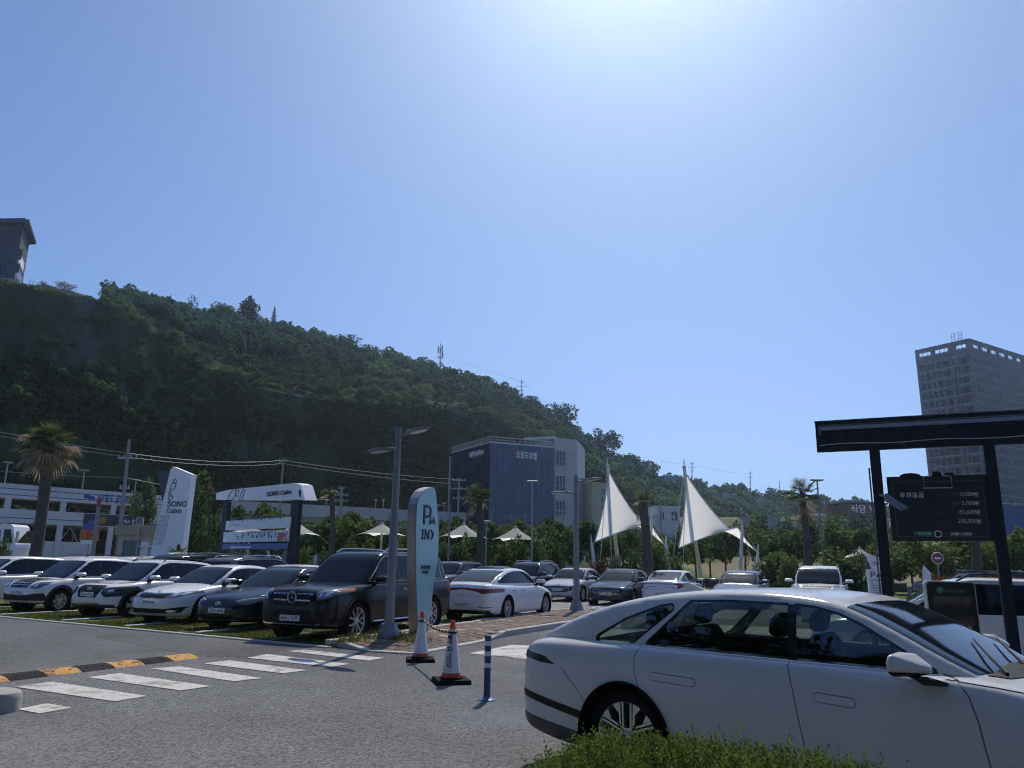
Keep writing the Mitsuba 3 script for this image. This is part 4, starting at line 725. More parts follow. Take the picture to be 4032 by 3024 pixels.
# P IN sign
def p_sign():
    k = thing('parking_sign', 'tall leaf-shaped parking entrance sign with pale blue glass face and silver edge', 'sign')
    p0 = gnd(1641, 2497, .11); n = BX
    Z = lambda x, y: (1560+x/2.075, 1880+y/2.075)
    def L(x, y): q = onplane(*Z(x, y), p0, n); return float(np.dot(q-p0, AX)), float(q[2]-p0[2])
    out = [L(*q) for q in ((176, 1275), (166, 1050), (158, 800), (157, 500), (161, 300), (168, 220), (182, 165), (215, 112), (250, 88), (290, 78), (310, 86), (324, 125), (332, 220), (340, 330), (347, 430), (344, 600), (330, 720), (310, 850), (290, 1000), (277, 1130), (262, 1215))]
    out[0] = (out[0][0], 0.0); out[-1] = (out[-1][0], 0.0)
    P_ = Polygon(out).buffer(.02).buffer(-.02)
    SIL = mat('sign_silver', prin((.40, .38, .36), .38, metallic=.75)); FACE = mat('sign_face', prin(mikit.proc(lambda p, n, uv: mix(c3(.22, .42, .46), c3(.30, .50, .53), fbm(p.x*1.5, p.y*1.5, p.z*.8, 3))), .07, specular=.6, clearcoat=1.0))
    body = ext(P_, .21, -.215); put(k, 'edge', frame(body, p0, AX, (0, 0, 1), BX), SIL, smooth=30)
    put(k, 'face', frame(ext(P_.buffer(-.012), .012, -.001), p0, AX, (0, 0, 1), BX), FACE)
    def letter(nm, t, x, y, hpx, bold=True, wpx=None, mt=INKN):
        s, z = L(x, y); _, z2 = L(x, y-hpx); h = z2-z; m = text(t, h, .015, bold)
        if wpx: s2, _ = L(x+wpx, y); m.apply_scale(((s2-s)/m.extents[0], 1, 1))
        m.apply_translation((s, z, .012)); put(k, nm, frame(m, p0, AX, (0, 0, 1), BX), mt)
    letter('letter', 'P', 205, 382, 162, False, 64); letter('lettering', 'IN', 197, 505, 82, False, 62)
    a = [L(*q) for q in ((274, 428), (283, 428), (303, 466), (286, 506), (276, 506), (291, 467))]; put(k, 'arrow', frame(ext(Polygon(a), .015, .012), p0, AX, (0, 0, 1), BX), INKN)
    car = [[(268, 352), (275, 327), (302, 325), (308, 350), (311, 372), (266, 376)], [(268, 372), (275, 372), (275, 385), (268, 386)], [(302, 370), (310, 370), (309, 383), (302, 384)]]
    win = Polygon([L(*q) for q in ((273, 347), (278, 333), (299, 332), (304, 346))])
    put(k, 'car_symbol', cat([frame(ext((Polygon([L(*q) for q in c]).difference(win)) if i == 0 else Polygon([L(*q) for q in c]), .015, .012), p0, AX, (0, 0, 1), BX) for i, c in enumerate(car)]), INKN)
    letter('lettering', '호텔전용', 195, 745, 28, True, 76); letter('lettering', '주차장', 203, 783, 24, True, 52)
p_sign()
# cones with a chained bar
def cone(label, base, s=1.0, text_=None, yaw=.2):
    k = thing('traffic_cone', label, 'traffic cone', 'white traffic cones with red beacons'); base = np.array(base); M = xform(base, yaw, s)
    put(k, 'base', Manifold.hull_points(np.array([(a*.235, b*.235, 0) for a in (-1, 1) for b in (-1, 1)]+[(a*.225, b*.225, .055) for a in (-1, 1) for b in (-1, 1)])), RUBBER, M=M)
    put(k, 'base_rim', lathe([(.155, .055), (.16, .075), (.145, .08), (.135, .056)], 24), RUBBER, smooth=40, M=M)
    put(k, 'red_ring', lathe([(.132, .056), (.130, .075), (.124, .13)], 8), CONER, M=M)
    put(k, 'cone_body', lathe([(.124, .13), (.085, .42), (.06, .60), (.042, .655), (.042, .69), (.001, .69)], 8), CONEW, M=M)
    put(k, 'cuff', cat([lathe([(.046, .625), (.052, .63), (.052, .642), (.046, .645)], 16), frame(trimesh.creation.torus(.062, .010, 20, 6), (0, 0, .645), (1, 0, 0), (0, 1, 0))]), BLACK_PL, M=M)
    put(k, 'beacon', lathe([(.040, .69), (.043, .70), (.040, .735), (.036, .74), (.033, .785), (.024, .80), (.001, .803)], 16), LIGHTR, smooth=40, M=M)
    if text_:
        ms = []
        for i, c in enumerate(text_):
            h = .075; m = text(c, h, .004, True); z = .50-i*.098; rr = .124-.039*((z-.13)/.29) if z < .42 else .085-.025*((z-.42)/.18)
            m.apply_translation((-m.extents[0]/2, 0, 0)); a = -2.25; ms.append(frame(m, (math.cos(a)*rr*.985, math.sin(a)*rr*.985, z), (-math.sin(a), math.cos(a), 0), (math.cos(a)*-.13, math.sin(a)*-.13, .99)))
        put(k, 'lettering', cat(ms), INKN, M=M)
        put(k, 'badge', frame(lathe([(.001, .004), (.03, .004), (.031, 0)], 18), (math.cos(-2.25)*.066, math.sin(-2.25)*.066, .585), (-math.sin(-2.25), math.cos(-2.25), 0), (.1, .08, .99)), mat('badge_plum', prin((.10, .03, .06), .5)), M=M)
    return base
c1 = gnd(1655, 2603); c2 = gnd(1776, 2688)
cone('white traffic cone nearer the parking sign, without lettering', c1, 1.0, None, .15); cone('white traffic cone in front with dark vertical Korean lettering', c2, 1.03, '주차금지', .25)
bar = thing('cone_bar', 'black and yellow barrier bar linking the two traffic cones', 'barrier bar')
pa, pb = c1+[.03, -.03, .655], c2+[-.03, .03, .665]
sag = lambda t: pa+(pb-pa)*t-np.array([0, 0, .05*4*t*(1-t)])
put(bar, 'bar', tube([sag(t) for t in np.linspace(0, 1, 15)], .017, 8), BLACK_PL, smooth=50)
for t in np.linspace(.08, .92, 9): put(bar, 'yellow_band', tube([sag(t-.018), sag(t+.018)], .0185, 8), YEL)
# flexible bollard
k = thing('bollard', 'dark blue flexible bollard with three white reflective bands left of the foreground car', 'bollard'); bb = gnd(1917, 2757)
put(k, 'foot', lathe([(.105, 0), (.10, .012), (.055, .03), (.045, .045)], 24).apply_translation(bb), mat('bollard_foot', prin((.05, .13, .26), .5)), smooth=40)
put(k, 'post', lathe([(.043, .02), (.040, .10), (.040, .735), (.036, .745), (.001, .747)], 24).apply_translation(bb), BLUEPOLE, smooth=40)
for z in (.655, .535, .40): put(k, 'reflective_band', lathe([(.0395, z-.026), (.0415, z-.026), (.0415, z+.026), (.0395, z+.026)], 24).apply_translation(bb), REFL, smooth=40)
put(k, 'cap', lathe([(.0395, .70), (.0418, .70), (.0418, .738), (.037, .749), (.001, .751)], 24).apply_translation(bb), TEALP, smooth=40)
# speed hump
k = thing('speed_hump', 'rubber speed hump of alternating black and worn yellow segments before the crossing', 'speed hump')
def f_hy(p, n, uv):
    w = smoothstep(.52, .62, fbm(p.x*7, p.y*7, p.z*20, 4)); g = noise(p.x*60, p.y*60, p.z*60); return mix(mix(c3(.50, .24, .05), c3(.40, .20, .06), g), c3(.05, .045, .04), w*.75)
def f_hk(p, n, uv): return mix(c3(.012, .013, .015), c3(.06, .06, .06), noise(p.x*45, p.y*45, p.z*45)*fbm(p.x*6, p.y*6, 3, 3)*1.4)
HY, HK = mat('hump_yellow', prin(mikit.proc(f_hy), .8)), mat('hump_black', prin(mikit.proc(f_hk), .9, specular=.1))
h0, h1 = gnd(190, 2664), gnd(785, 2592); hd = (h1-h0)/np.linalg.norm(h1-h0); hn = np.array([-hd[1], hd[0], 0]); wid = .52; sl = np.linalg.norm(h1-h0)/5
prof = [(t*wid, .058*math.sin(math.pi*t)**.8) for t in np.linspace(0, 1, 11)]
for i in range(-3, 5):
    a0 = i*sl+.006; a1 = (i+1)*sl-.006
    m = ext(Polygon(prof), a1-a0); put(k, 'segment', frame(m, h0+hd*a0+[0, 0, .002], hn, (0, 0, 1), hd), HY if i % 2 == 0 else HK)
    for x, y in ((.25, .22), (.75, .22), (.3, .75), (.7, .8)):
        q = h0+hd*(a0+(a1-a0)*x)+hn*wid*y+[0, 0, .058*math.sin(math.pi*y)**.8]; put(k, 'bolt', lathe([(.018, 0), (.016, .006), (.001, .007)], 8).apply_translation(q), BLACK_PL)
# kerb end at the left edge
k = thing('kerb_end', 'rounded concrete kerb end at the lower left edge of the picture', 'kerb'); kc = gnd(-70, 2800)
put(k, None, lathe([(.36, -.05), (.37, .14), (.345, .19), (.31, .205), (.001, .21)], 40).apply_transform(np.diag([1.0, .8, 1, 1])).apply_translation(kc), CONC, smooth=40)
# tariff board under a dark canopy
def tariff():
    p0 = at(3450, 1780, 11.2); n = -AX; NAVYM = mat('canopy_navy', prin((.016, .020, .030), .5, specular=.2)); BOARD = mat('board_navy', prin((.014, .017, .026), .35))
    def q(u, v, d=0.0): return onplane(u, v, p0, n)+n*d
    def loc(u, v): w = q(u, v); return float(np.dot(w-p0, BX)), float(w[2])
    k = thing('pay_canopy', 'dark navy canopy on square posts with a light strip along its fascia', 'canopy')
    x0, zt = loc(3209, 1660); _, zb = loc(3216, 1782); _, zt2 = loc(4032, 1622); x1 = x0+4.6; zt = (zt+zt2)/2
    put(k, 'fascia', frame(box(x0, x1, zb, zt, -.02, .05), [p0[0], p0[1], 0], BX, (0, 0, 1), n), NAVYM)
    put(k, 'roof_edge', frame(box(x0-.01, x1, zt, zt+.012, -.03, .062), [p0[0], p0[1], 0], BX, (0, 0, 1), n), CHROME)
    put(k, 'roof', frame(box(x0, x1, zt-.14, zt-.04, -1.3, -.021), [p0[0], p0[1], 0], BX, (0, 0, 1), n), NAVYM)
    za, zc = loc(3225, 1682)[1], loc(3225, 1694)[1]
    put(k, 'light_strip', frame(box(x0+.06, x1, zc-.02, za-.012, .05, .085), [p0[0], p0[1], 0], BX, (0, 0, 1), n), mat('strip_grey', prin((.22, .25, .33), .4))); put(k, 'strip_rail', frame(box(x0+.05, x1, za-.005, za+.012, .05, .09), [p0[0], p0[1], 0], BX, (0, 0, 1), n), CHROME); put(k, 'strip_bracket', frame(box(x0+.045, x0+.075, zc-.09, za+.01, .05, .095), [p0[0], p0[1], 0], BX, (0, 0, 1), n), CHROME)
    zz = loc(3230, 1755)[1]; put(k, 'cable', tube([q(3228, 1757, .065)]+[np.array([p0[0], p0[1], 0])+BX*(x0+.1+i*.16)+[0, 0, zz+.011*math.sin(i*.8)]+n*.065 for i in range(1, 28)], .0065, 6), mat('cable_white', prin((.55, .56, .58), .5)), smooth=60)
    for u, v in ((3455, 1900), (3913, 1900)):
        xa, _ = loc(u, v); put(k, 'post', frame(box(xa-.07, xa+.07, 0, zb, -.16, -.021), [p0[0], p0[1], 0], BX, (0, 0, 1), n), NAVYM)
    xa = loc(3452, 1900)[0]
    put(k, 'conduit', frame(box(xa-.095, xa-.072, .3, zb-.25, -.13, -.09), [p0[0], p0[1], 0], BX, (0, 0, 1), n), POLEGREY)
    b = thing('tariff_board', 'navy parking tariff board with white Korean prices hanging between the canopy posts', 'sign')
    F0 = np.array([p0[0], p0[1], 0])-n*.09
    def l2(u, v): w = onplane(u, v, F0, n); return float(np.dot(w-F0, BX)), float(w[2])
    xl, zt_ = l2(3490, 1878); xr, zb_ = l2(3920, 2130); zb_ = (l2(3500, 2130)[1]+zb_)/2
    put(b, 'board', frame(box(xl, xr, zb_, zt_, -.06, -.02), F0, BX, (0, 0, 1), n), BOARD)
    fl, ft = l2(3512, 1900); fr, fb = l2(3895, 2112); fb = l2(3530, 2112)[1]
    put(b, 'frame_line', cat([frame(box(*a), F0, BX, (0, 0, 1), n) for a in ((fl, fr, ft, ft+.006, -.02, -.016), (fl, fr, fb, fb+.006, -.02, -.016), (fl, fl+.006, fb+.006, ft, -.02, -.016), (fr-.006, fr, fb+.006, ft, -.02, -.016))]), INKG)
    Z = lambda x, y: l2(3300+x/3.022, 1850+y/3.022)
    def T_(nm, t, x, y, hpx, wpx, m=SIGNWHITE, bold=False):
        s, z = Z(x, y); h = Z(x, y-hpx)[1]-z; g = text(t, h, .004, bold); s2 = Z(x+wpx, y)[0]; g.apply_scale(((s2-s)/g.extents[0], 1, 1)); g.apply_translation((s, z, -.019)); put(b, nm, frame(g, F0, BX, (0, 0, 1), n), m)
    T_('lettering', '주차요금', 728, 325, 58, 290, bold=True)
    for y, a, am, w0, w1 in ((310, '기본요금', '3,000원', 1452, 208), (415, '추가요금', '1,000원', 1470, 202), (522, '일최대', '50,000원', 1445, 240), (630, '월정기권', '150,000원', 1425, 270)):
        T_('small_lettering', a, {'기본요금': 1155, '추가요금': 1165, '일최대': 1178, '월정기권': 1188}[a], y-3, 26, 130 if len(a) > 3 else 98, INKDIM); T_('price', am, w0, y, 42, w1)
    T_('small_lettering', '[30분]', 1338, 307, 36, 108, INKG); T_('small_lettering', '[10분]', 1352, 412, 36, 104, INKG)
    GREEN = mat('badge_green', prin((.03, .22, .13), .4)); s0, z0 = Z(948, 782); s1, z1_ = Z(1125, 735)
    put(b, 'badge', frame(ext(Polygon([(s0+.01, z0), (s1-.02, z0), (s1, (z0+z1_)/2), (s1-.02, z1_), (s0+.01, z1_), (s0, (z0+z1_)/2)]).buffer(.004), .004, -.02), F0, BX, (0, 0, 1), n), GREEN)
    T_('lettering', 'HI', 906, 766, 24, 35, mat('ink_mint', prin((.25, .55, .42), .5)), True)
    s, z = Z(962, 770); h = Z(962, 744)[1]-z; g = text('PARKING', h, .003, True); g.apply_scale(((Z(1103, 770)[0]-s)/g.extents[0], 1, 1)); g.apply_translation((s, z, -.0155)); put(b, 'lettering', frame(g, F0, BX, (0, 0, 1), n), 'mat_ink_mint')
    s, z = Z(1190, 762); put(b, 'headset_symbol', frame(trimesh.creation.torus(.043, .006, 24, 6), F0+BX*s+[0, 0, z]+n*-.018, BX, (0, 0, 1)), SIGNWHITE)
    T_('small_lettering', '고객센터', 1228, 772, 14, 92, INKG); T_('phone_number', '1688-1054', 1332, 778, 34, 260, SIGNWHITE, True)
    # flood light frame clipped over the board's top edge
    w = thing('floodlight', 'thin pale rectangular floodlight bracket hooked over the top of the tariff board', 'floodlight')
    pts = [onplane(3300+x/3.022, 1850+y/3.022, F0, n)+n*.05 for x, y in ((1110, 78), (1012, 84), (1018, 220), (1355, 215), (1340, 82), (1245, 72))]; put(w, 'bracket', tube(pts, .009, 6), mat('bracket_grey', prin((.40, .40, .42), .5)))
    for u, v in ((3687, 1867), (3738, 1871)): c = onplane(u, v, F0, n); put(w, 'lamp_body', frame(tm(rbox(.11, .07, .09, .01)), c-n*.06, BX, (0, 0, 1), n), BLACK_PL)
    put(b, 'screw_cap', frame(ext(Polygon([(math.cos(t)*.14, math.sin(t)*.05) for t in np.linspace(0, np.pi, 14)]), .03, -.06), F0+BX*Z(860, 84)[0]+[0, 0, zt_], BX, (0, 0, 1), n), BLACK_PL)
    c = thing('security_camera', 'white bullet camera on the left canopy post in front of the tariff board', 'camera')
    a, e = onplane(3488, 1955, p0+n*.12, n), onplane(3552, 1995, p0+n*.30, n); d = e-a; put(c, 'housing', tube([a+[0, 0, -.03], e+[0, 0, -.03]], [.04, .035], 10), POLEGREY, smooth=50); put(c, 'sun_shield', tube([a+[0, 0, .02], e+d*.25+[0, 0, .015]], [.034, .030], 6), POLEGREY); put(c, 'bracket', tube([onplane(3465, 1948, p0, n)+n*.0, a], .02, 6), POLEGREY)
tariff()
# pay station
def pay_station():
    Y = 10.6; k = thing('pay_station', 'black parking pay station with rounded corners and pale edge behind the foreground car', 'pay station')
    p0 = at(3650, 2300, Y); n = -np.array([.33, .944, 0]); ex = np.array([.944, -.33, 0]); F0 = np.array([p0[0], p0[1], 0])
    def l(x, y): w = onplane(3500+x/4.147, 2200+y/4.147, F0, n); return float(np.dot(w-F0, ex)), float(w[2])
    x0, zt = l(592, 362); x1, _ = l(1420, 470); zt = max(zt, l(1000, 372)[1]); r_ = .05; x1 = (x1+l(1470, 1000)[0])/2
    P_ = Polygon([(x0, 0), (x1, 0), (x1, zt), (x0, zt)]).buffer(-r_).buffer(r_)
    EDGE = mat('pay_edge', prin((.50, .49, .44), .45)); FACEK = mat('pay_face', prin((.007, .008, .010), .12, specular=.25))
    put(k, 'cabinet', frame(ext(P_, .26, -.262), F0, ex, (0, 0, 1), n), EDGE, smooth=30); put(k, 'face', frame(ext(P_.buffer(-.012), .008, -.001), F0, ex, (0, 0, 1), n), FACEK)
    def T_(nm, t, x, y, h_, w_, m, bold=False): s, z = l(x, y); h = l(x, y-h_)[1]-z; g = text(t, h, .003, bold); g.apply_scale(((l(x+w_, y)[0]-s)/g.extents[0], 1, 1)); g.apply_translation((s, z, .0075)); put(k, nm, frame(g, F0, ex, (0, 0, 1), n), m)
    T_('lettering', 'PAY STATION', 872, 548, 46, 360, mat('ink_soft', prin((.13, .15, .16), .5)), True)
    s, z = l(828, 512); put(k, 'badge', frame(lathe([(.001, .004), (.045, .004), (.046, 0)], 24), F0+ex*s+[0, 0, z]+n*.0075, ex, (0, 0, 1), n), mat('badge_green2', prin((.02, .17, .09), .4))); s, z = l(813, 530); g = text('P', .042, .003, True); put(k, 'badge_letter', frame(g, F0+ex*s+[0, 0, z]+n*.012, ex, (0, 0, 1), n), 'mat_ink_mint')
    def slot(nm, x, y, w_, h_, m=BLACK_PL):
        s, z = l(x, y); s2, z2 = l(x+w_, y-h_); put(k, nm, frame(box(s, s2, z, z2, .007, .016), F0, ex, (0, 0, 1), n), CHROME if nm != 'sticker' else SIGNWHITE); put(k, nm+'_mouth', frame(box(s+.012, s2-.012, z+(z2-z)*.3, z+(z2-z)*.7, .016, .018), F0, ex, (0, 0, 1), n), INKB)
    slot('card_slot', 845, 1172, 132, 36); slot('ticket_slot', 1198, 1478, 186, 46)
    s, z = l(1132, 1250); s2, z2 = l(1350, 1110); st = put(k, 'sticker', frame(box(s, s2, z, z2, .007, .009), F0, ex, (0, 0, 1), n), SIGNWHITE)
    put(st, 'print', cat([frame(box(s+(s2-s)*a, s+(s2-s)*b, z+(z2-z)*c, z+(z2-z)*d, .009, .0105), F0, ex, (0, 0, 1), n) for a, b, c, d in ((.08, .2, .62, .85), (.28, .52, .55, .9), (.30, .55, .12, .38), (.24, .72, .44, .49), (.62, .78, .16, .32))]), INKG)
    s, z = l(1132, 1440); put(k, 'button', frame(lathe([(.001, .02), (.024, .02), (.03, .012), (.032, 0)], 20), F0+ex*s+[0, 0, z]+n*.007, ex, (0, 0, 1), n), CHROME, smooth=40)
    s, z = l(760, 1080); s2, z2 = l(1340, 620); put(k, 'screen', frame(box(s, s2, z, z2, .007, .010), F0, ex, (0, 0, 1), n), mat('screen_off', prin((.01, .011, .013), .05, specular=.7)))
    put(k, 'plinth', frame(box(x0-.05, x1+.05, 0, .12, -.32, .06), F0, ex, (0, 0, 1), n), CONC)
pay_station()
# pylon and billboard
def pylon():
    k = thing('pylon_sign', 'tilted white hotel pylon with dark fin and pebble emblem by the car park', 'sign'); Y = 40.0; p0 = at(670, 2000, Y); n = np.array([-.12, -.99, 0]); n /= np.linalg.norm(n); ex = np.array([-n[1], n[0], 0]); F0 = np.array([p0[0], p0[1], 0])
    if ex[0] < 0: ex = -ex
    def l(x, y): w = onplane(x/2.765, 1600+y/2.765, F0, n); return float(np.dot(w-F0, ex)), float(w[2])
    P_ = [l(*q) for q in ((1855, 690), (1885, 655), (2087, 740), (1985, 1560), (1645, 1560))]; P_[3] = (P_[3][0]-.05, 0); P_[4] = (P_[4][0]-.25, 0)
    put(k, 'panel', frame(ext(Polygon(P_), .5, -.5), F0, ex, (0, 0, 1), n), SIGNWHITE)
    put(k, 'fin', frame(ext(Polygon([l(*q) for q in ((1638, 680), (1856, 714), (1800, 1000), (1735, 1290), (1715, 1120))]), .3, -.9), F0, ex, (0, 0, 1), n), mat('fin_grey', prin((.06, .065, .075), .5)))
    for t, x, y, h_, w_ in (('Sono', 1815, 1090, 58, 212), ('Calm', 1806, 1160, 48, 162)): s, z = l(x, y); h = l(x, y-h_)[1]-z; g = text(t.upper() if t == 'Sono' else t, h, .03, True); g.apply_scale(((l(x+w_, y)[0]-s)/g.extents[0], 1, 1)); g.apply_translation((s, z, .0)); put(k, 'lettering', frame(g, F0, ex, (0, 0, 1), n), INKG)
    for x, y, a, b, t in ((1905, 815, 17, 22, .4), (1885, 872, 26, 42, -.3), (1850, 948, 14, 18, 0), (1858, 996, 26, 18, .6)):
        s, z = l(x, y); u = l(x+1, y)[0]-s; ring = [(s+u*(a*math.cos(w)*math.cos(t)-b*math.sin(w)*math.sin(t)), z+u*(a*math.cos(w)*math.sin(t)+b*math.sin(w)*math.cos(t)), .01) for w in np.linspace(0, 2*np.pi, 22)]
        put(k, 'pebble', frame(tube(ring, .022, 5, False), F0, ex, (0, 0, 1), n), INKG)
    q = []
    for i in range(24):
        for j in range(5): s, z = l(1700+j*22+(24-i)*3.4-30, 1190+i*14); q.append(frame(box(s, s+.05, z, z+.03, 0, .012), F0, ex, (0, 0, 1), n))
    put(k, 'dot_pattern', cat(q), INKG, kind='stuff')
pylon()
def billboard():
    k = thing('billboard', 'hotel billboard with white folded header on dark posts and two white banners', 'billboard'); A, B = at(870, 2100, 33.5), at(1190, 2100, 28.6); F = Face(A, B)
    Z = lambda x, y: F.xz(800+x/2.212, 1900+y/2.212)
    P_ = [Z(*q) for q in ((112, 150), (112, 92), (215, 64), (805, 3), (850, 18), (888, 150))]
    def fr(m): return frame(m, F.a, F.u, (0, 0, 1), F.n)
    put(k, 'header', fr(ext(Polygon(P_), .5, -.5)), SIGNWHITE); put(k, 'header_slot', fr(ext(Polygon([Z(*q) for q in ((835, 62), (852, 72), (850, 125), (838, 118))]), .02, .0)), INKB)
    s, z = Z(552, 122); h = Z(552, 84)[1]-z; g = text('SONO Calm', h, .03, False); g.apply_scale(((Z(765, 122)[0]-s)/g.extents[0], 1, 1)); g.apply_translation((s, z, 0)); put(k, 'lettering', fr(g), INKN)
    for x, y, a, b, t in ((250, 118, 34, 18, .5), (298, 88, 12, 15, 0), (340, 112, 12, 26, -.5)):
        s, z = Z(x, y); u = Z(x+1, y)[0]-s; put(k, 'pebble', fr(tube([(s+u*(a*math.cos(w)*math.cos(t)-b*math.sin(w)*math.sin(t)), z+u*(a*math.cos(w)*math.sin(t)+b*math.sin(w)*math.cos(t)), .01) for w in np.linspace(0, 2*np.pi, 22)], .016, 5, False)), INKG)
    for x, w_ in ((178, 46), (780, 76)): s, z = Z(x, 150); d = (Z(x+w_/2, 150)[0]-s); put(k, 'post', fr(box(s-d*.9, s+d*.9, 0, z, -.26, -.10)), mat('post_dark', prin((.02, .021, .025), .5, specular=.2)) if 'mat_post_dark' not in scene else 'mat_post_dark')
    for (x0, y0), (x1, y1), rows in (((198, 318), (750, 405), ((26, 352, 400, 18), (28, 384, 86, 8))), ((176, 422), (736, 516), ((200, 452, 240, 9), (112, 496, 345, 20)))):
        a, z1_ = Z(x0, y0); b, z0_ = Z(x1, y1); z0_ = (Z(x0, y1)[1]+z0_)/2; z1_ = (z1_+Z(x1, y0)[1])/2; bn = put(k, 'banner', fr(box(a, b, z0_, z1_, -.06, -.02)), SIGNWHITE); r = np.random.default_rng(int(x0)); q = []
        for dx, y, w_, h_ in rows:
            s, z = Z(x0+dx, y); u = Z(x0+dx+1, y)[0]-s; x = 0
            while x < w_:
                gw = h_*.9; 
                for _ in range(3): xx, zz, ww, hh = r.uniform(0, .55)*gw, r.uniform(0, .8)*h_, r.uniform(.25, .5)*gw, r.choice([.12, .6])*h_; q.append(fr(box(s+u*(x+xx), s+u*(x+xx+ww), z+u*zz, z+u*(zz+hh), -.02, -.012)))
                x += gw*1.12*(1.6 if r.uniform() < .2 else 1)
        put(bn, 'print', cat(q), INKG, kind='stuff')
        if rows[0][0] == 200: s, z = Z(640, 512); s2, z2 = Z(732, 432); put(bn, 'food_picture', fr(box(s, s2, z, z2, -.02, -.01)), mat('poster_red', prin(mikit.proc(lambda p, n, uv: mix(c3(.42, .13, .09), c3(.60, .45, .38), smoothstep(.45, .6, fbm(p.x*4, p.y*4, p.z*4, 3)))), .5)))
    a, z1_ = Z(165, 535); b, z0_ = Z(728, 580); bn = put(k, 'lower_banner', fr(box(a, b, z0_, z1_, -.06, -.02)), mat('banner_blue', prin((.13, .16, .33), .6))); s, z = Z(230, 572); put(bn, 'print', fr(box(s, s+1.9, z, z+.07, -.02, -.012)), SIGNWHITE)
billboard()
# ---------------------------------------------------------------- sails, tents, poles, wires, small things of the park
MEMB = mat('membrane', {'type': 'principledthin', 'base_color': mikit.proc(lambda p, n, uv: mix(c3(.82, .82, .81), c3(.90, .90, .89), fbm(p.x*.8, p.y*.8, p.z*.8, 4))), 'roughness': .6, 'diff_trans': 1.45, 'eta': 1.2, 'spec_trans': 0.0}, False)
def bowed(a, b, cen, k=.10, n=25):
    t = np.linspace(0, 1, n)[:, None]; p = a+(b-a)*t; m = cen-(a+b)/2; m = m/np.linalg.norm(m); return p+m*k*np.linalg.norm(b-a)*4*t*(1-t)
def coons(A, B, C_, D, k=.10, n=25):
    """a tensioned membrane through four corners with hollow edges"""
    cen = (A+B+C_+D)/4; t = np.linspace(0, 1, n); u, v = t[:, None, None], t[None, :, None]
    ab, dc, ad, bc = bowed(A, B, cen, k, n), bowed(D, C_, cen, k, n), bowed(A, D, cen, k, n), bowed(B, C_, cen, k, n)
    S = (1-v)*ab[:, None]+v*dc[:, None]+(1-u)*ad[None]+u*bc[None]-((1-u)*(1-v)*A+u*(1-v)*B+u*v*C_+(1-u)*v*D)
    i, j = np.meshgrid(np.arange(n-1), np.arange(n-1), indexing='ij'); q = np.stack([i*n+j, (i+1)*n+j, (i+1)*n+j+1, i*n+j+1], -1).reshape(-1, 4)
    return trimesh.Trimesh(S.reshape(-1, 3), np.vstack([q[:, [0, 1, 2]], q[:, [0, 2, 3]]]), process=False), (ab, bc, dc, ad)
def sail(label, A, B, C_, D, mastA, mastC, strutB, strutD):
    k = thing('shade_sail', label, 'shade sail', 'white tensile shade sails'); m, edges = coons(A, B, C_, D, .045)
    put(k, 'membrane', m, MEMB, smooth=True)
    for e in edges: put(k, 'edge_cable', tube(e, .035, 5), WHITEM, smooth=60)
    for (a, b) in (mastA, mastC): put(k, 'mast', tube([b, a], [.15, .085], 12), WHITEM, smooth=50); put(k, 'mast_cap', lathe([(.11, 0), (.11, .10), (.03, .11), (.03, .45), (.001, .46)], 12).apply_translation(a), WHITEM)
    for (a, b) in (strutB, strutD): put(k, 'strut', tube([b, a], [.13, .09], 10), WHITEM, smooth=50); put(k, 'strut_tip', tube([a, a+(a-b)/np.linalg.norm(a-b)*.5], [.05, .03], 6), WHITEM)
    for a, b in ((mastA[0], strutB[1]), (mastA[0]+[.05, 0, -.2], strutB[1]+[.9, .5, 0]), (mastC[0], mastC[1]+[1.7, 1.2, 0]), (mastC[0], strutD[0]), (strutD[0], strutD[1]+[.9, .6, 0]), (strutD[0], strutD[1]+[-.5, 1.2, 0])): put(k, 'stay_cable', tube([a, b], .018, 4), WHITEM)
g = lambda u, Y: np.array([at(u, 2200, Y)[0], Y, 0.0])
sail('left of the two tall white triangular shade sails, next to the topped palm', at(2398, 1856, 43.3), at(2342, 2134, 45), at(2562, 2058, 47.5), at(2622, 2150, 52), (at(2392, 1836, 43.5), g(2442, 57)), (at(2566, 2050, 47.8), g(2543, 48.5)), (at(2330, 2140, 45), g(2352, 45.2)), (at(2622, 2140, 52), g(2624, 52)))
sail('right of the two tall white triangular shade sails', at(2702, 1866, 42.3), at(2672, 2158, 44), at(2905, 2076, 46.5), at(2980, 2172, 51), (at(2694, 1842, 42.5), g(2762, 56)), (at(2922, 2076, 46.8), g(2905, 47.5)), (at(2625, 2150, 44.3), g(2628, 44.5)), (at(2984, 2172, 51), g(2962, 51)))
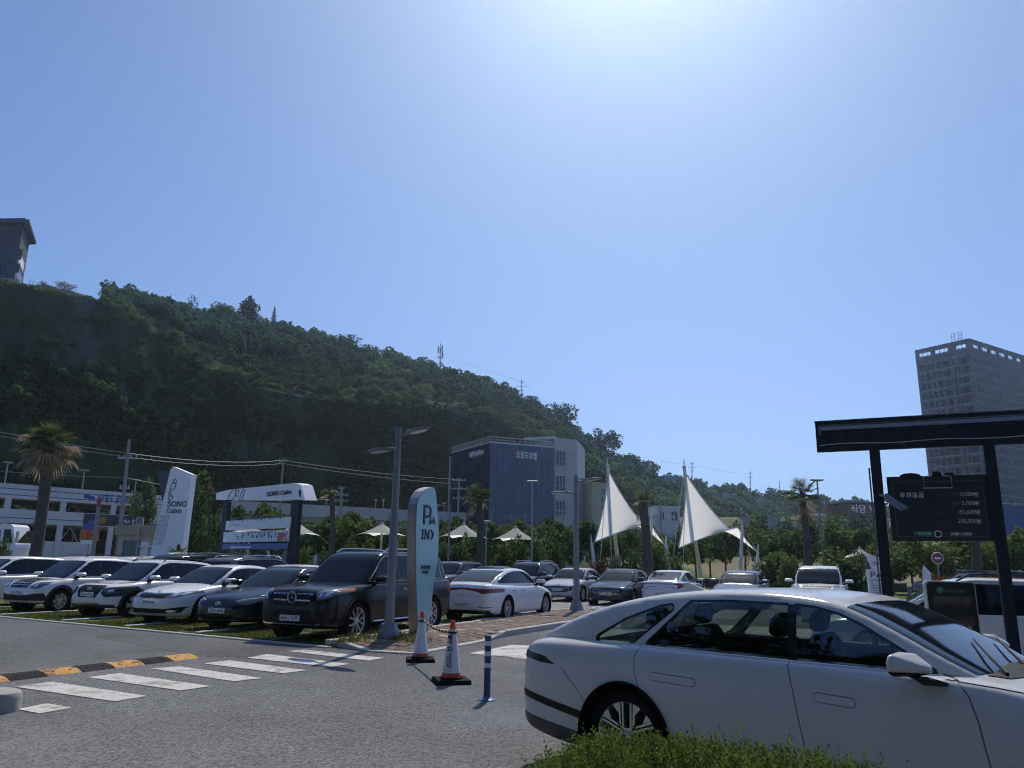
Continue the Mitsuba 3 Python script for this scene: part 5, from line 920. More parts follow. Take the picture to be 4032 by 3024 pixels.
def tent(label, u, v_top, Y, half, v_eave, seed=0):
    k = thing('parasol_tent', label, 'parasol', 'small white peaked parasols in the park'); top = at(u, v_top, Y); ze = at(u, v_eave, Y)[2]; n = 13; cs = [top+np.array([half*math.cos(a+.5), half*math.sin(a+.5), ze-top[2]]) for a in np.arange(4)*math.pi/2]; ms = []
    for a, b in zip(cs, cs[1:]+cs[:1]):
        v = []; 
        for i in range(n):
            t = i/(n-1)
            for j in range(n):
                s = j/(n-1); e = a+(b-a)*s; e = e+(np.array([top[0], top[1], e[2]])-e)*.10*4*s*(1-s)+[0, 0, .12*4*s*(1-s)]; p = top+(e-top)*t; p[2] -= (top[2]-ze)*.55*t*(1-t)*.75; v.append(p)
        i, j = np.meshgrid(np.arange(n-1), np.arange(n-1), indexing='ij'); q = np.stack([i*n+j, (i+1)*n+j, (i+1)*n+j+1, i*n+j+1], -1).reshape(-1, 4); ms.append(trimesh.Trimesh(np.array(v), np.vstack([q[:, [0, 1, 2]], q[:, [0, 2, 3]]]), process=False))
    put(k, 'canopy', cat(ms), MEMB, smooth=40); put(k, 'pole', tube([[top[0], top[1], 0], top+[0, 0, .1]], .07, 8), mat('tent_pole', prin((.40, .36, .28), .6)) if 'mat_tent_pole' not in scene else 'mat_tent_pole'); put(k, 'finial', lathe([(.10, -.03), (.07, .04), (.001, .06)], 10).apply_translation(top), WHITEM)
for lab, u, v, Y, hf, ve in (('white peaked parasol just right of the billboard', 1172, 2055, 52, 1.6, 2107), ('white peaked parasol left of the lamp post', 1505, 2061, 52, 1.75, 2108), ('white peaked parasol right of the parking sign', 1826, 2062, 50, 1.75, 2117), ('white peaked parasol half hidden by a tree below the glass hotel', 2030, 2075, 50, 1.75, 2128), ('white tent top glimpsed behind the billboard banners', 985, 2072, 55, 1.7, 2100), ('white tent top among the trees left of the payment sign', 3385, 2158, 46, 1.1, 2196)): tent(lab, u, v, Y, hf, ve)
# lamp posts with flat heads, poles, wires
def thin_lamp(label, u, v_top, v_base, Y, head='T', r=.05, m=None):
    k = thing('park_lamp', label, 'lamp post', 'slim park lamp posts'); t = at(u, v_top, Y); b = np.array([t[0], Y, 0.0]); m = m or POLEPALE
    put(k, 'pole', tube([b, t], [r, r*.7], 8), m, smooth=50)
    if head == 'T': put(k, 'head', Manifold.hull_points(np.array([(t[0]+dx, Y+dy, t[2]+dz) for dx in (-.33, .33) for dy in (-.12, .12) for dz in (0, .05)]+[(t[0]+dx, Y, t[2]+.09) for dx in (-.22, .22)]+[(t[0], Y, t[2]-.06)])), m)
    elif head == 'ball': put(k, 'head', trimesh.creation.icosphere(2, .16).apply_translation(t), SIGNWHITE, smooth=True)
    elif head == 'disc': put(k, 'head', lathe([(.05, -.1), (.30, 0), (.30, .06), (.001, .10)], 16).apply_translation(t), m, smooth=40)
    elif head == 'arm': put(k, 'arm', tube([t-[0, 0, .15], t+[-.25, 0, .02], t+[-.6, 0, .0]], .03, 6), m); put(k, 'head', frame(lamp_head(.5, .2), t+[-.5, 0, 0], (-1, 0, 0), (0, -1, 0)), m, smooth=40)
thin_lamp('slim grey lamp post with flat T head in front of the glass hotel', 2096, 1897, 2180, 44)
thin_lamp('slim dark lamp post with flat T head right of the tall palm', 3217, 1892, 2200, 40, 'T', .055, POLEGREY)
thin_lamp('short lamp post with round flat head beside the palm below the hotel', 1916, 2055, 2180, 46, 'disc')
thin_lamp('lamp post with one arm to the left, right of the parking sign', 1772, 1992, 2170, 41, 'arm', .06, POLEGREY)
thin_lamp('lamp post with ball light on the hill right of the right sail', 2918, 2005, 2050, 170, 'ball', .07); thin_lamp('second lamp post with ball light on the hill, right of the first', 2942, 2026, 2060, 172, 'ball', .07)
CONCP = mat('concrete_pole', prin((.26, .25, .23), .85))
def power_pole(label, u, v_top, v_base, Y, u_base=None, z0=0.0, arms=((.05, .9),), r=.14):
    k = thing('power_pole', label, 'utility pole', 'concrete utility poles'); t = at(u, v_top, Y); b = at(u_base or u, v_base, Y); b = np.array([b[0], Y, b[2] if z0 is None else z0])
    put(k, 'pole', tube([b, t], [r*1.25, r*.8], 8), CONCP, smooth=50); L = t-b
    for f, w in arms:
        c = t-L*f; put(k, 'crossarm', box(c[0]-w, c[0]+w, Y-.06, Y+.06, c[2]-.06, c[2]+.06), METAL)
        for s in (-1, -.35, .35, 1): put(k, 'insulator', lathe([(.05, 0), (.06, .12), (.02, .2), (.001, .21)], 6).apply_translation((c[0]+s*w*.92, Y, c[2]+.06)), POLEPALE)
    return t
t1 = power_pole('tall concrete utility pole left of the hotel pylon', 510, 1730, 2140, 60, 470, arms=((.14, .75), (.36, .35)))
t2 = power_pole('utility pole rising behind the billboard header', 1116, 1803, 2000, 95, 1104, arms=((.03, .5),))
t3 = power_pole('utility pole with many cross-arms left of the blue glass hotel', 1808, 1880, 2160, 105, 1798, arms=((.03, .9), (.12, 1.2), (.22, .7)))
t0 = at(-200, 1722, 58); 
power_pole('squat equipment pole with cross-arms above the car park wing', 1345, 1916, 2100, 100, 1343, arms=((.02, .4), (.1, .9), (.17, .9), (.25, .7)), r=.2)
power_pole('utility pole with cross-arms by the cream building', 2338, 1965, 2120, 120, 2336, arms=((.03, .9), (.12, .6)))
power_pole('utility pole behind the topped palm', 2600, 1950, 2080, 130, 2601, arms=((.03, 1.4),))
for lab, u, v0, v1, Yk, arms in (('lattice-armed power pole on the skyline above the glass hotel', 2054, 1494, 1556, 0, ((.12, 1.3), (.32, 1.7), (.5, .8))), ('power pole on the skyline between the two sails', 2725, 1818, 1890, 0, ((.08, .9), (.25, 1.5), (.4, .7))), ('power pole on the skyline right of the right sail', 2954, 1857, 1930, 0, ((.08, .5), (.25, 1.3), (.42, .9))), ('small bare pole on the skyline left of the tall palm', 3069, 1896, 1950, 0, ()), ('stub pole on the skyline by the restaurant', 3030, 1914, 1955, 0, ()),
     ('pale power pole in front of the wood on the upper slope, leftmost of three', 781, 1243, 1312, -22, ((.04, 1.0),)), ('tallest of three pale power poles on the upper slope', 875, 1258, 1340, -24, ((.04, 1.1),)), ('rightmost of three pale power poles on the upper slope', 950, 1266, 1325, -22, ((.04, .8),)), ('lone pale power pole lower on the slope', 966, 1322, 1390, -35, ())):
    Y = float(H_DF(u)+H_DC(u)+H_DR(u))-4+Yk; power_pole(lab, u, v0, v1+25, Y, None, None, arms, .17)
def wire(name_lab, pts, r=.02, group='overhead wires'):
    k = thing('overhead_wire', name_lab, 'wire', group)
    out = []
    for a, b in zip(pts, pts[1:]): a, b = np.array(a), np.array(b); out += [a+(b-a)*t-[0, 0, .025*np.linalg.norm(b-a)*4*t*(1-t)*.5] for t in np.linspace(0, 1, 16)[:-1]]
    out.append(np.array(pts[-1])); put(k, None, tube(out, r, 4), mat('wire_grey', prin((.16, .16, .17), .6)) if 'mat_wire_grey' not in scene else 'mat_wire_grey')
wire('long double cable strung across the dark cliff from the left pole', [t0+[0, 0, 1.2], t1-[0, 0, 1.1], t2-[0, 0, .3], t3-[0, 0, .3]], .035); wire('second strand just under the long cable across the cliff', [t0+[0, 0, .9], t1-[0, 0, 1.4], t2-[0, 0, .7], t3-[0, 0, .9]], .03)
wire('lower cable from the left pole towards the car park wing', [at(-100, 1845, 58), t1-[0, 0, 3.0], at(1130, 1962, 90), at(1345, 1965, 100)], .025)
wire('thin wire in the sky between antenna mast and skyline pole', [at(1745, 1395, 262), at(2054, 1503, 270), at(2330, 1730, 272)], .03); wire('thin wire in the sky between the two skyline poles', [at(2600, 1815, 300), at(2725, 1828, 318), at(2954, 1868, 345)], .035)
k = thing('antenna_mast', 'mobile phone antenna mast with panel aerials on the skyline', 'antenna mast'); Y = float(H_DF(1735)+H_DC(1735)+H_DR(1735))-5; b_, t_ = at(1733, 1450, Y), at(1734, 1352, Y)
put(k, 'pole', tube([b_, t_], [.25, .12], 8), METAL)
for dx, v in ((-.7, 1378), (.7, 1374), (0, 1385), (.8, 1398)): c = at(1734, v, Y); put(k, 'panel_aerial', box(c[0]+dx-.22, c[0]+dx+.22, Y-.5, Y-.25, c[2]-1.2, c[2]+1.2), POLEGREY)
put(k, 'platform', box(t_[0]-.9, t_[0]+.9, Y-.3, Y+.3, at(1734, 1408, Y)[2], at(1734, 1405, Y)[2]), METAL)
# left background: warning sign, red-topped pole, booth, truck, round sign, person
k = thing('warning_sign', 'temporary road works warning sign with blue top and orange triangle board', 'sign'); a = at(351, 2120, 62)
put(k, 'board', box(a[0]-.75, a[0]+.75, 61.95, 62, at(0, 2113, 62)[2]-.25, at(351, 2084, 62)[2]), mat('sign_orange', prin((.45, .14, .04), .6))); z = at(351, 2086, 62)[2]
put(k, 'blue_top', frame(ext(Polygon([(-.6, 0), (.6, 0), (.6, .2), (.12, .68), (-.12, .68), (-.6, .2)]), .05), (a[0], 61.95, z+.02), (1, 0, 0), (0, 0, 1)), mat('sign_blue2', prin((.05, .09, .30), .5))); put(k, 'triangle', frame(trimesh.creation.torus(.30, .035, 3, 6), (a[0], 61.93, z-.42), (1, 0, 0), (0, 0, 1)), mat('triangle_red', prin((.50, .03, .03), .5))); put(k, 'caption', box(a[0]-.6, a[0]+.6, 61.92, 61.95, z-1.08, z-.80), SIGNWHITE); put(k, 'post', tube([(a[0], 62.05, 0), (a[0], 62.05, z)], .06, 6), METAL)
k = thing('marker_pole', 'grey pole with red top band in front of the car park building', 'pole'); t_ = at(394, 1945, 55); b_ = at(371, 2150, 55); b_[2] = 0; put(k, 'pole', tube([b_, t_], .13, 8), CONCP, smooth=50); put(k, 'red_band', tube([t_-[0, 0, .9], t_-[0, 0, .3]], .142, 8), mat('band_red', prin((.30, .06, .05), .6)))
def booth():
    k = thing('booth', 'beige ticket booth with teal glass front below the hotel pylon', 'booth'); A, B = at(470, 2100, 58), at(618, 2100, 57); F = Face(A, B); zt = at(540, 2068, 58)[2]; L = F.L
    put(k, 'roof', F.box(-.2, L, zt-.75, zt, -2.6, .25), mat('booth_beige', prin((.33, .27, .20), .8))); put(k, 'wall', F.box(0, L, 0, zt-.75, -2.4, 0), mat('booth_wall', prin((.42, .36, .27), .8)))
    w = put(k, 'window', F.box(.55, 1.95, .9, zt-1.1, .0, .04), mat('booth_glass', prin((.015, .075, .085), .1, specular=.6))); put(w, 'frame', cat([F.box(x, x+.07, .9, zt-1.1, .041, .09) for x in (.5, 1.2, 1.9)]), POLEGREY); put(k, 'poster', F.box(2.1, 2.75, 1.3, zt-1.2, 0, .03), SIGNWHITE); put(k, 'counter', F.box(2.0, L, 2.35, 2.45, 0, .3), WHITEM)
booth()
k = thing('round_sign', 'square board with a round symbol hung above the booth', 'sign'); a = at(552, 2054, 57); put(k, 'board', box(a[0]-.27, a[0]+.27, 56.9, 57, a[2]-.3, a[2]+.3), POLEPALE); put(k, 'ring', frame(trimesh.creation.torus(.17, .03, 20, 6), (a[0], 56.88, a[2]+.03), (1, 0, 0), (0, 0, 1)), INKG); put(k, 'bar', frame(box(-.16, .16, -.02, .02, -.03, .03), (a[0], 56.86, a[2]+.03), (.7, 0, .7), (-.7, 0, .7)), INKG); put(k, 'post', tube([(a[0], 57.05, 0), (a[0], 57.05, a[2])], .06, 6), METAL)
def truck():
    k = thing('lorry', 'white cab-over lorry in front of the car park building at the left edge', 'lorry'); Y = 66; R = at(104, 2090, Y); zt = at(60, 2066, Y)[2]; x1 = R[0]; z0 = 1.15; s = zt-z0
    side = Polygon([(0, 0), (0, .38*s), (-.12, .52*s), (-.45, .93*s), (-.7, s), (-2.0, s), (-2.1, .93*s), (-2.1, 0)])
    cab = ext(side, 2.2); put(k, 'cab', frame(cab, (x1, Y+1.1, z0), (1, 0, 0), (0, 0, 1)), W_PAINT); F = lambda p, d: frame(ext(Polygon(p), .02), (x1, Y-1.1+d, z0), (1, 0, 0), (0, 0, 1))
    put(k, 'side_window', F([(-.32, .48*s), (-.62, .86*s), (-1.15, .86*s), (-1.15, .48*s)], -.0), GLASS_K); put(k, 'rear_window', F([(-1.35, .52*s), (-1.45, .84*s), (-1.85, .84*s), (-1.85, .52*s)], -.0), GLASS_K); put(k, 'windscreen', frame(box(0, .02, -1.0, 1.0, 0, .42*s), (x1-.04, Y, z0+.50*s), (.78, 0, -.62), (0, 1, 0)), GLASS_K)
    put(k, 'door_band', F([(-.2, .05*s), (-.2, .3*s), (-1.9, .3*s), (-1.9, .05*s)], -.005), mat('lorry_green', prin((.20, .34, .30), .5))); put(k, 'wing_mirror', box(x1+.05, x1+.2, Y-1.4, Y-1.2, z0+.5*s, z0+.8*s), POLEPALE)
    put(k, 'cargo_bed', box(x1-7.5, x1-2.2, Y-1.1, Y+1.1, z0+.2, z0+.9*s), mat('lorry_bed', prin((.45, .46, .47), .6))); put(k, 'chassis', box(x1-7.4, x1-.1, Y-.9, Y+.9, .75, z0), BLACK_PL)
    ty, ri, ba = wheel_parts('ten', .5, .30, .28)
    for x in (-.75, -5.8):
        for s_ in (-1, 1): W = np.eye(4); W[:3, :3] = np.column_stack([(1, 0, 0), (0, 0, -s_), (0, s_, 0)]); W[:3, 3] = (x1+x, Y+s_*.95, .5); q = newkey(k+'__wheel'); scene[q] = {**ty, 'to_world': T(W)}; scene[q+'__rim'] = {**ri, 'to_world': T(W)}
# low walls, bin, sign boxes, railing, box hedges of the park
def low_wall(label, u0, u1, Y0, Y1, h, m, t=.3, cap=None):
    k = thing('low_wall', label, 'wall'); F = Face(at(u0, 2200, Y0), at(u1, 2200, Y1)); put(k, 'wall', F.box(0, F.L, 0, h, -t, 0), m)
    if cap: put(k, 'cap', F.box(-.05, F.L+.05, h, h+.08, -t-.05, .05), cap)
    return k, F
low_wall('pale grey garden wall in front of the shrubs left of the left sail', 2222, 2380, 47, 47.5, 1.35, GREYW, .4)
low_wall('long low dark wall edging the park lawn behind the far cars', 2690, 3560, 62, 56, .55, mat('low_dark', prin((.09, .055, .045), .9)), .4, KERB)
low_wall('long low pale edging wall further right in the park', 3560, 4100, 50, 44, .5, KERB, .4)
k, F = low_wall('cream concrete barrier block with a dark strap and black end, in front of the white SUV', 3140, 3330, 24.6, 22.6, .80, mat('cream_block', prin((.50, .46, .36), .75)), .45)
put(k, 'strap', F.box(F.L*.62, F.L*.68, -.0, .81, -.46, .012), BLACK_PL); put(k, 'end_block', F.box(F.L+.01, F.L+.55, 0, .74, -.44, -.01), BLACK_PL)
k = thing('litter_bin', 'grey litter bin on the lawn under the right sail', 'bin'); b = np.array([at(2709, 2200, 54)[0], 54, 0]); put(k, 'body', lathe([(.001, 0), (.26, 0), (.30, .75), (.001, .75)], 12).apply_translation(b), POLEGREY); put(k, 'lid', lathe([(.34, .75), (.34, .82), (.001, .85)], 12).apply_translation(b), POLEPALE)
k = thing('notice_board', 'white notice board standing under the strut of the right sail', 'sign'); b = at(2985, 2225, 50); put(k, 'board', box(b[0]-.38, b[0]+.42, 49.9, 50, .15, 1.75), SIGNWHITE); put(k, 'post', tube([(b[0], 50.06, 0), (b[0], 50.06, 1.75)], .05, 6), METAL)
def railing():
    k = thing('railing', 'low dark slatted railing behind the far parked cars', 'fence'); F = Face(at(2755, 2250, 41), at(2870, 2250, 40)); m = mat('rail_brown', prin((.05, .035, .03), .7))
    put(k, 'top_rail', F.box(0, F.L, .80, .95, -.12, .12), m); put(k, 'bottom_rail', F.box(0, F.L, .12, .18, -.03, .03), m)
    for i in range(int(F.L/.16)): put(k, 'baluster', F.box(i*.16, i*.16+.04, .181, .799, -.02, .02), m)
railing()
def payment_sign():
    Y = 25.0; k = thing('payment_sign', 'white payment sign with big P and car symbol and a slanted hotel plate above it', 'sign'); n = np.array([-.30, -.95, 0]); n /= np.linalg.norm(n); ex = np.array([-n[1], n[0], 0]); p0 = at(3430, 2300, Y); F0 = np.array([p0[0], p0[1], 0])
    def l(x, y): w = onplane(3032+x/3.687, 1950+y/3.687, F0, n); return float(np.dot(w-F0, ex)), float(w[2])
    A = [l(*q) for q in ((1410, 1072), (1645, 1076), (1668, 1470), (1440, 1470))]; A[2] = (A[1][0]+.01, 0); A[3] = (A[0][0]+.01, 0)
    put(k, 'panel', frame(ext(Polygon(A), .25, -.25), F0, ex, (0, 0, 1), n), SIGNWHITE); put(k, 'slanted_plate', frame(ext(Polygon([l(*q) for q in ((1375, 848), (1600, 905), (1605, 1072), (1478, 1070))]), .06, -.06), F0, ex, (0, 0, 1), n), SIGNWHITE); put(k, 'fin', frame(ext(Polygon([l(*q) for q in ((1385, 880), (1478, 1070), (1412, 1070))]), .2, -.28), F0, ex, (0, 0, 1), n), 'mat_fin_grey')
    def T_(t, x, y, h_, w_, m, bold=True): s, z = l(x, y); h = l(x, y-h_)[1]-z; g = text(t, h, .008, bold); g.apply_scale(((l(x+w_, y)[0]-s)/g.extents[0], 1, 1)); g.apply_translation((s, z, .0)); put(k, 'lettering', frame(g, F0, ex, (0, 0, 1), n), m)
    T_('P', 1455, 1192, 84, 68, INKG); T_('payment', 1455, 1240, 24, 165, INKG); T_('SONO', 1485, 998, 36, 95, mat('ink_plum', prin((.25, .10, .12), .6)), False); T_('Calm', 1505, 1020, 22, 70, 'mat_ink_plum', False)
    C = [l(*q) for q in ((1545, 1190), (1540, 1165), (1556, 1140), (1600, 1140), (1616, 1165), (1618, 1190), (1606, 1198), (1604, 1188), (1560, 1188), (1556, 1198))]; put(k, 'car_symbol', frame(ext(Polygon(C), .008), F0, ex, (0, 0, 1), n), INKG)
    for i in range(7): s, z = l(1470, 1290+i*24); s2, _ = l(1640-(i % 3)*25, 1290); put(k, 'small_print', frame(box(s, s2, z, z+.014, 0, .005), F0, ex, (0, 0, 1), n), INKG)
payment_sign()
k = thing('round_road_sign', 'round red-rimmed road sign seen beneath the tariff board', 'sign'); a = at(3691, 2198, 38); put(k, 'disc', frame(lathe([(.001, .02), (.27, .02), (.27, 0)], 24), a, (1, 0, 0), (0, 0, 1)), mat('sign_red2', prin((.28, .04, .04), .5))); put(k, 'rim', frame(trimesh.creation.torus(.27, .025, 24, 6), a, (1, 0, 0), (0, 0, 1)), SIGNWHITE); put(k, 'caption', frame(box(-.16, .16, -.05, .05, .02, .03), a, (1, 0, 0), (0, 0, 1)), SIGNWHITE); put(k, 'post', tube([(a[0], 38.04, 0), a+[0, .04, 0]], .035, 6), METAL)
k = thing('marker_post', 'white pointed marker post among the flowers beneath the tariff board', 'post'); a = at(3648, 2255, 33); put(k, None, Manifold.hull_points(np.array([(a[0]+x, 33+y, z) for x in (-.13, .13) for y in (-.1, .1) for z in (0, a[2]+.0)]+[(a[0]-.1, 33, a[2]+.32)])), SIGNWHITE)
# ---------------------------------------------------------------- park trees, palms, hedges
ORD = 'first second third fourth fifth sixth seventh eighth ninth tenth eleventh twelfth thirteenth fourteenth fifteenth sixteenth seventeenth eighteenth nineteenth twentieth'.split()
def ptree(label, u, v_top, w_px, Y, lm='shrub', trunk=.3, cs=None, seed=None, group='rounded trees of the park belt'):
    t = at(u, v_top, Y); w = w_px*Y/3024; s = seed if seed is not None else int(u)
    tree('park_tree', label, (t[0], Y, 0), t[2], w, cs if cs is not None else FINEC[s % 5], LEAF[lm], trunk, s, group, tr=.07)
ptree('tall dark green tree filling the gap right of the hotel pylon', 800, 1885, 150, 50, 'shrub', .12, None, 1); ptree('dark tree between hotel pylon and billboard, lower right one', 880, 1960, 110, 47, 'shrub', .1, None, 4)
ptree('tree above the car park roof just left of the hotel pylon', 585, 1875, 110, 92, 'hill_light', .3, None, 2); ptree('yellow green bush at the far left behind the lorry', 20, 2118, 60, 58, 'bright', .1, None, 3)
rowA = [(985, 1985, 130), (1085, 1965, 110), (1195, 2050, 100), (1265, 2020, 120), (1335, 2005, 110), (1415, 2000, 110), (1490, 2030, 105), (1580, 2025, 100), (1665, 2040, 90), (1745, 2035, 110), (1835, 2020, 110), (1905, 2040, 90), (1990, 2055, 105), (2065, 2035, 100), (2140, 2025, 105), (2215, 2040, 95), (2275, 2035, 110), (2335, 2035, 100)]
for i, (u, v, w) in enumerate(rowA): ptree(f'rounded green tree in the belt behind the parked cars, {ORD[i]} from the billboard rightwards', u, v, w*1.75, 64+(i*7 % 5)-(u > 1900)*6, ('shrub', 'bright', 'shrub', 'hill_light')[i % 4], .22)
rowB = [(2450, 2080, 110), (2520, 2095, 90), (2600, 2090, 90), (2660, 2105, 80), (2735, 2090, 100), (2790, 2085, 100), (2850, 2070, 110), (2930, 2060, 120), (3010, 2055, 120), (3075, 2070, 120), (3150, 2050, 110), (3240, 2060, 130), (3320, 2050, 130), (3400, 2070, 120)]
for i, (u, v, w) in enumerate(rowB): ptree(f'park tree under and beyond the shade sails, {ORD[i]} from the left sail rightwards', u, v, w*1.5, 60+(i*5 % 7), ('shrub', 'shrub', 'bright', 'shrub', 'hill_light')[i % 5], .34)
rowC = [(2480, 2010, 120), (2560, 2030, 110), (2700, 2020, 110), (2810, 1990, 120), (2900, 2010, 110), (3000, 1985, 130), (3100, 1990, 120), (3180, 1990, 90), (3290, 1975, 130), (3370, 1950, 120), (3440, 2000, 120), (3520, 2080, 150)]
for i, (u, v, w) in enumerate(rowC): ptree(f'tree on the lower slope behind the park, {ORD[i]} from the left sail rightwards', u, v+28, w*1.2, 112+(i*11 % 9), ('hill', 'shrub', 'hill_light')[i % 3], .12, BIGC[i % 6], group='trees on the lower slope')
rowD = [(3500, 2125, 150), (3580, 2140, 120), (3640, 2100, 150), (3730, 2110, 160), (3820, 2095, 150), (3900, 2120, 140), (3980, 2065, 150), (4060, 2080, 160), (4140, 2040, 170)]
for i, (u, v, w) in enumerate(rowD): ptree(f'green tree seen beneath and beside the tariff board, {ORD[i]} from the left', u, v, w*1.5, 52-(i*3 % 7), ('bright', 'shrub')[i % 2], .22)
# shrubs
def shrub(label, u, v_top, w_px, Y, lm='shrub', cs=None, group='shrubs in the park beds', seed=0, hh=None):
    t = at(u, v_top, Y); k = thing('shrub', label, 'shrub', group); w = w_px*Y/3024/2; h = hh or t[2]; cs = cs if cs is not None else BIGC[seed % 6]
    a = seed*1.3; R_ = np.array([[math.cos(a), -math.sin(a), 0], [math.sin(a), math.cos(a), 0], [0, 0, 1]])
    put(k, 'foliage', leafmesh((cs.reshape(-1, 3)@R_.T)*[w, w, h*.58]+[t[0], Y, h*.48]), LEAF[lm]); r = np.random.default_rng(seed)
    put(k, 'stems', cat([tube([(t[0], Y, 0), (t[0]+r.normal(0, .3)*w, Y+r.normal(0, .3)*w, h*.6)], [.03, .015], 5) for _ in range(4)]), TRUNK, kind='stuff')
for i, (u, v, w, Y, lm) in enumerate(((1390, 2110, 90, 48, 'shrub'), (1455, 2125, 70, 46, 'bright'), (1560, 2110, 80, 48, 'shrub'), (1760, 2090, 75, 44, 'shrub'), (1815, 2085, 80, 44, 'shrub'), (1975, 2130, 95, 45, 'bright'), (2045, 2085, 90, 46, 'shrub'), (2120, 2120, 80, 45, 'bright'), (2190, 2110, 85, 47, 'shrub'), (2290, 2190, 70, 44, 'dry'), (2370, 2185, 90, 43, 'russet'), (2420, 2180, 70, 44, 'dry'), (2490, 2150, 110, 43, 'shrub'), (2575, 2140, 130, 43, 'bright'), (2660, 2175, 70, 44, 'shrub'), (3045, 2130, 150, 44, 'shrub'), (3105, 2150, 90, 42, 'bright'), (3300, 2150, 140, 38, 'bright'), (3360, 2145, 110, 38, 'shrub'), (3270, 2215, 60, 36, 'shrub'), (1200, 2140, 80, 46, 'bright'), (1290, 2135, 80, 46, 'shrub'))):
    shrub(f'{"dry brown" if lm == "dry" else "reddish" if lm == "russet" else "leafy green"} shrub behind the parked cars, {ORD[i % 20] if i < 20 else ORD[i-20]+" again"} bush counted in the park beds', u, v, w*1.2, Y, lm, None, 'shrubs in the park beds', i)
for i, (u, v, w, Y, lm) in enumerate(((3680, 2232, 110, 36, 'russet'), (3740, 2240, 120, 35, 'russet'), (3790, 2248, 90, 35, 'shrub'), (3862, 2242, 60, 35, 'bright'), (3935, 2250, 130, 34, 'russet'), (4010, 2250, 120, 34, 'russet'), (3400, 2322, 70, 23, 'bright'), (3440, 2335, 60, 22.5, 'bright'))):
    shrub(f'{"dark red flowering" if lm == "russet" else "yellow green"} bush beneath the tariff board, {ORD[i]} from the left' if i < 6 else f'low yellow green bush at the foot of the payment sign, {["left", "right"][i-6]} one', u, v, w, Y, lm, None, 'bushes beneath the tariff board', i+3)
# clipped box hedges
def hedge(name, label, a, b, t, h, n, lm, leaf=.05, seed=0, core=True):
    a, b = np.array([*a[:2], 0.]), np.array([*b[:2], 0.]); L = np.linalg.norm(b-a); u_ = (b-a)/L; w_ = np.array([-u_[1], u_[0], 0]); r = np.random.default_rng(seed); k = thing(name, label, 'hedge')
    s = r.uniform(0, L, n); side = r.integers(0, 4, n); x = r.uniform(-t/2, t/2, n); z = r.uniform(0, h, n); x = np.where(side == 0, -t/2, np.where(side == 1, t/2, x)); z = np.where(side >= 2, h, z)
    p = a+u_*s[:, None]+w_*(x+r.normal(0, .03, n))[:, None]+np.array([0, 0, 1])*(z+r.normal(0, .035, n))[:, None]
    d = r.normal(size=(n, 3)); d /= np.linalg.norm(d, axis=1, keepdims=True); e = np.cross(d, r.normal(size=(n, 3))); e /= np.linalg.norm(e, axis=1, keepdims=True); d *= leaf*r.uniform(.6, 1.3, (n, 1)); e *= leaf*.5
    put(k, 'foliage', leafmesh(np.stack([p-d, p-e, p+d, p+e], 1)), LEAF[lm]); put(k, 'core', obox(a+u_*L/2, u_, w_, L-.06, t-.08, h-.04), mat('hedge_core', prin(mikit.proc(lambda p, n, uv: mix(c3(.05, .05, .03), c3(.045, .07, .025), noise(p.x*30, p.y*30, p.z*30))), 1.0)) if 'mat_hedge_core' not in scene else 'mat_hedge_core')
hedge('clipped_hedge', 'low clipped dark hedge behind the silver and navy saloons', at(2130, 2250, 41.5), at(2320, 2250, 40.5), .9, .75, 3500, 'hill', .07, 1)
hedge('clipped_hedge', 'low clipped hedge behind the white SUV and along the lawn', at(3045, 2250, 40), at(3190, 2250, 39), 1.0, .75, 2500, 'hill', .07, 2); hedge('clipped_hedge', 'two-tier dark hedge left of the payment sign', at(3330, 2250, 38), at(3420, 2250, 37), 1.2, .9, 2000, 'hill', .07, 3)
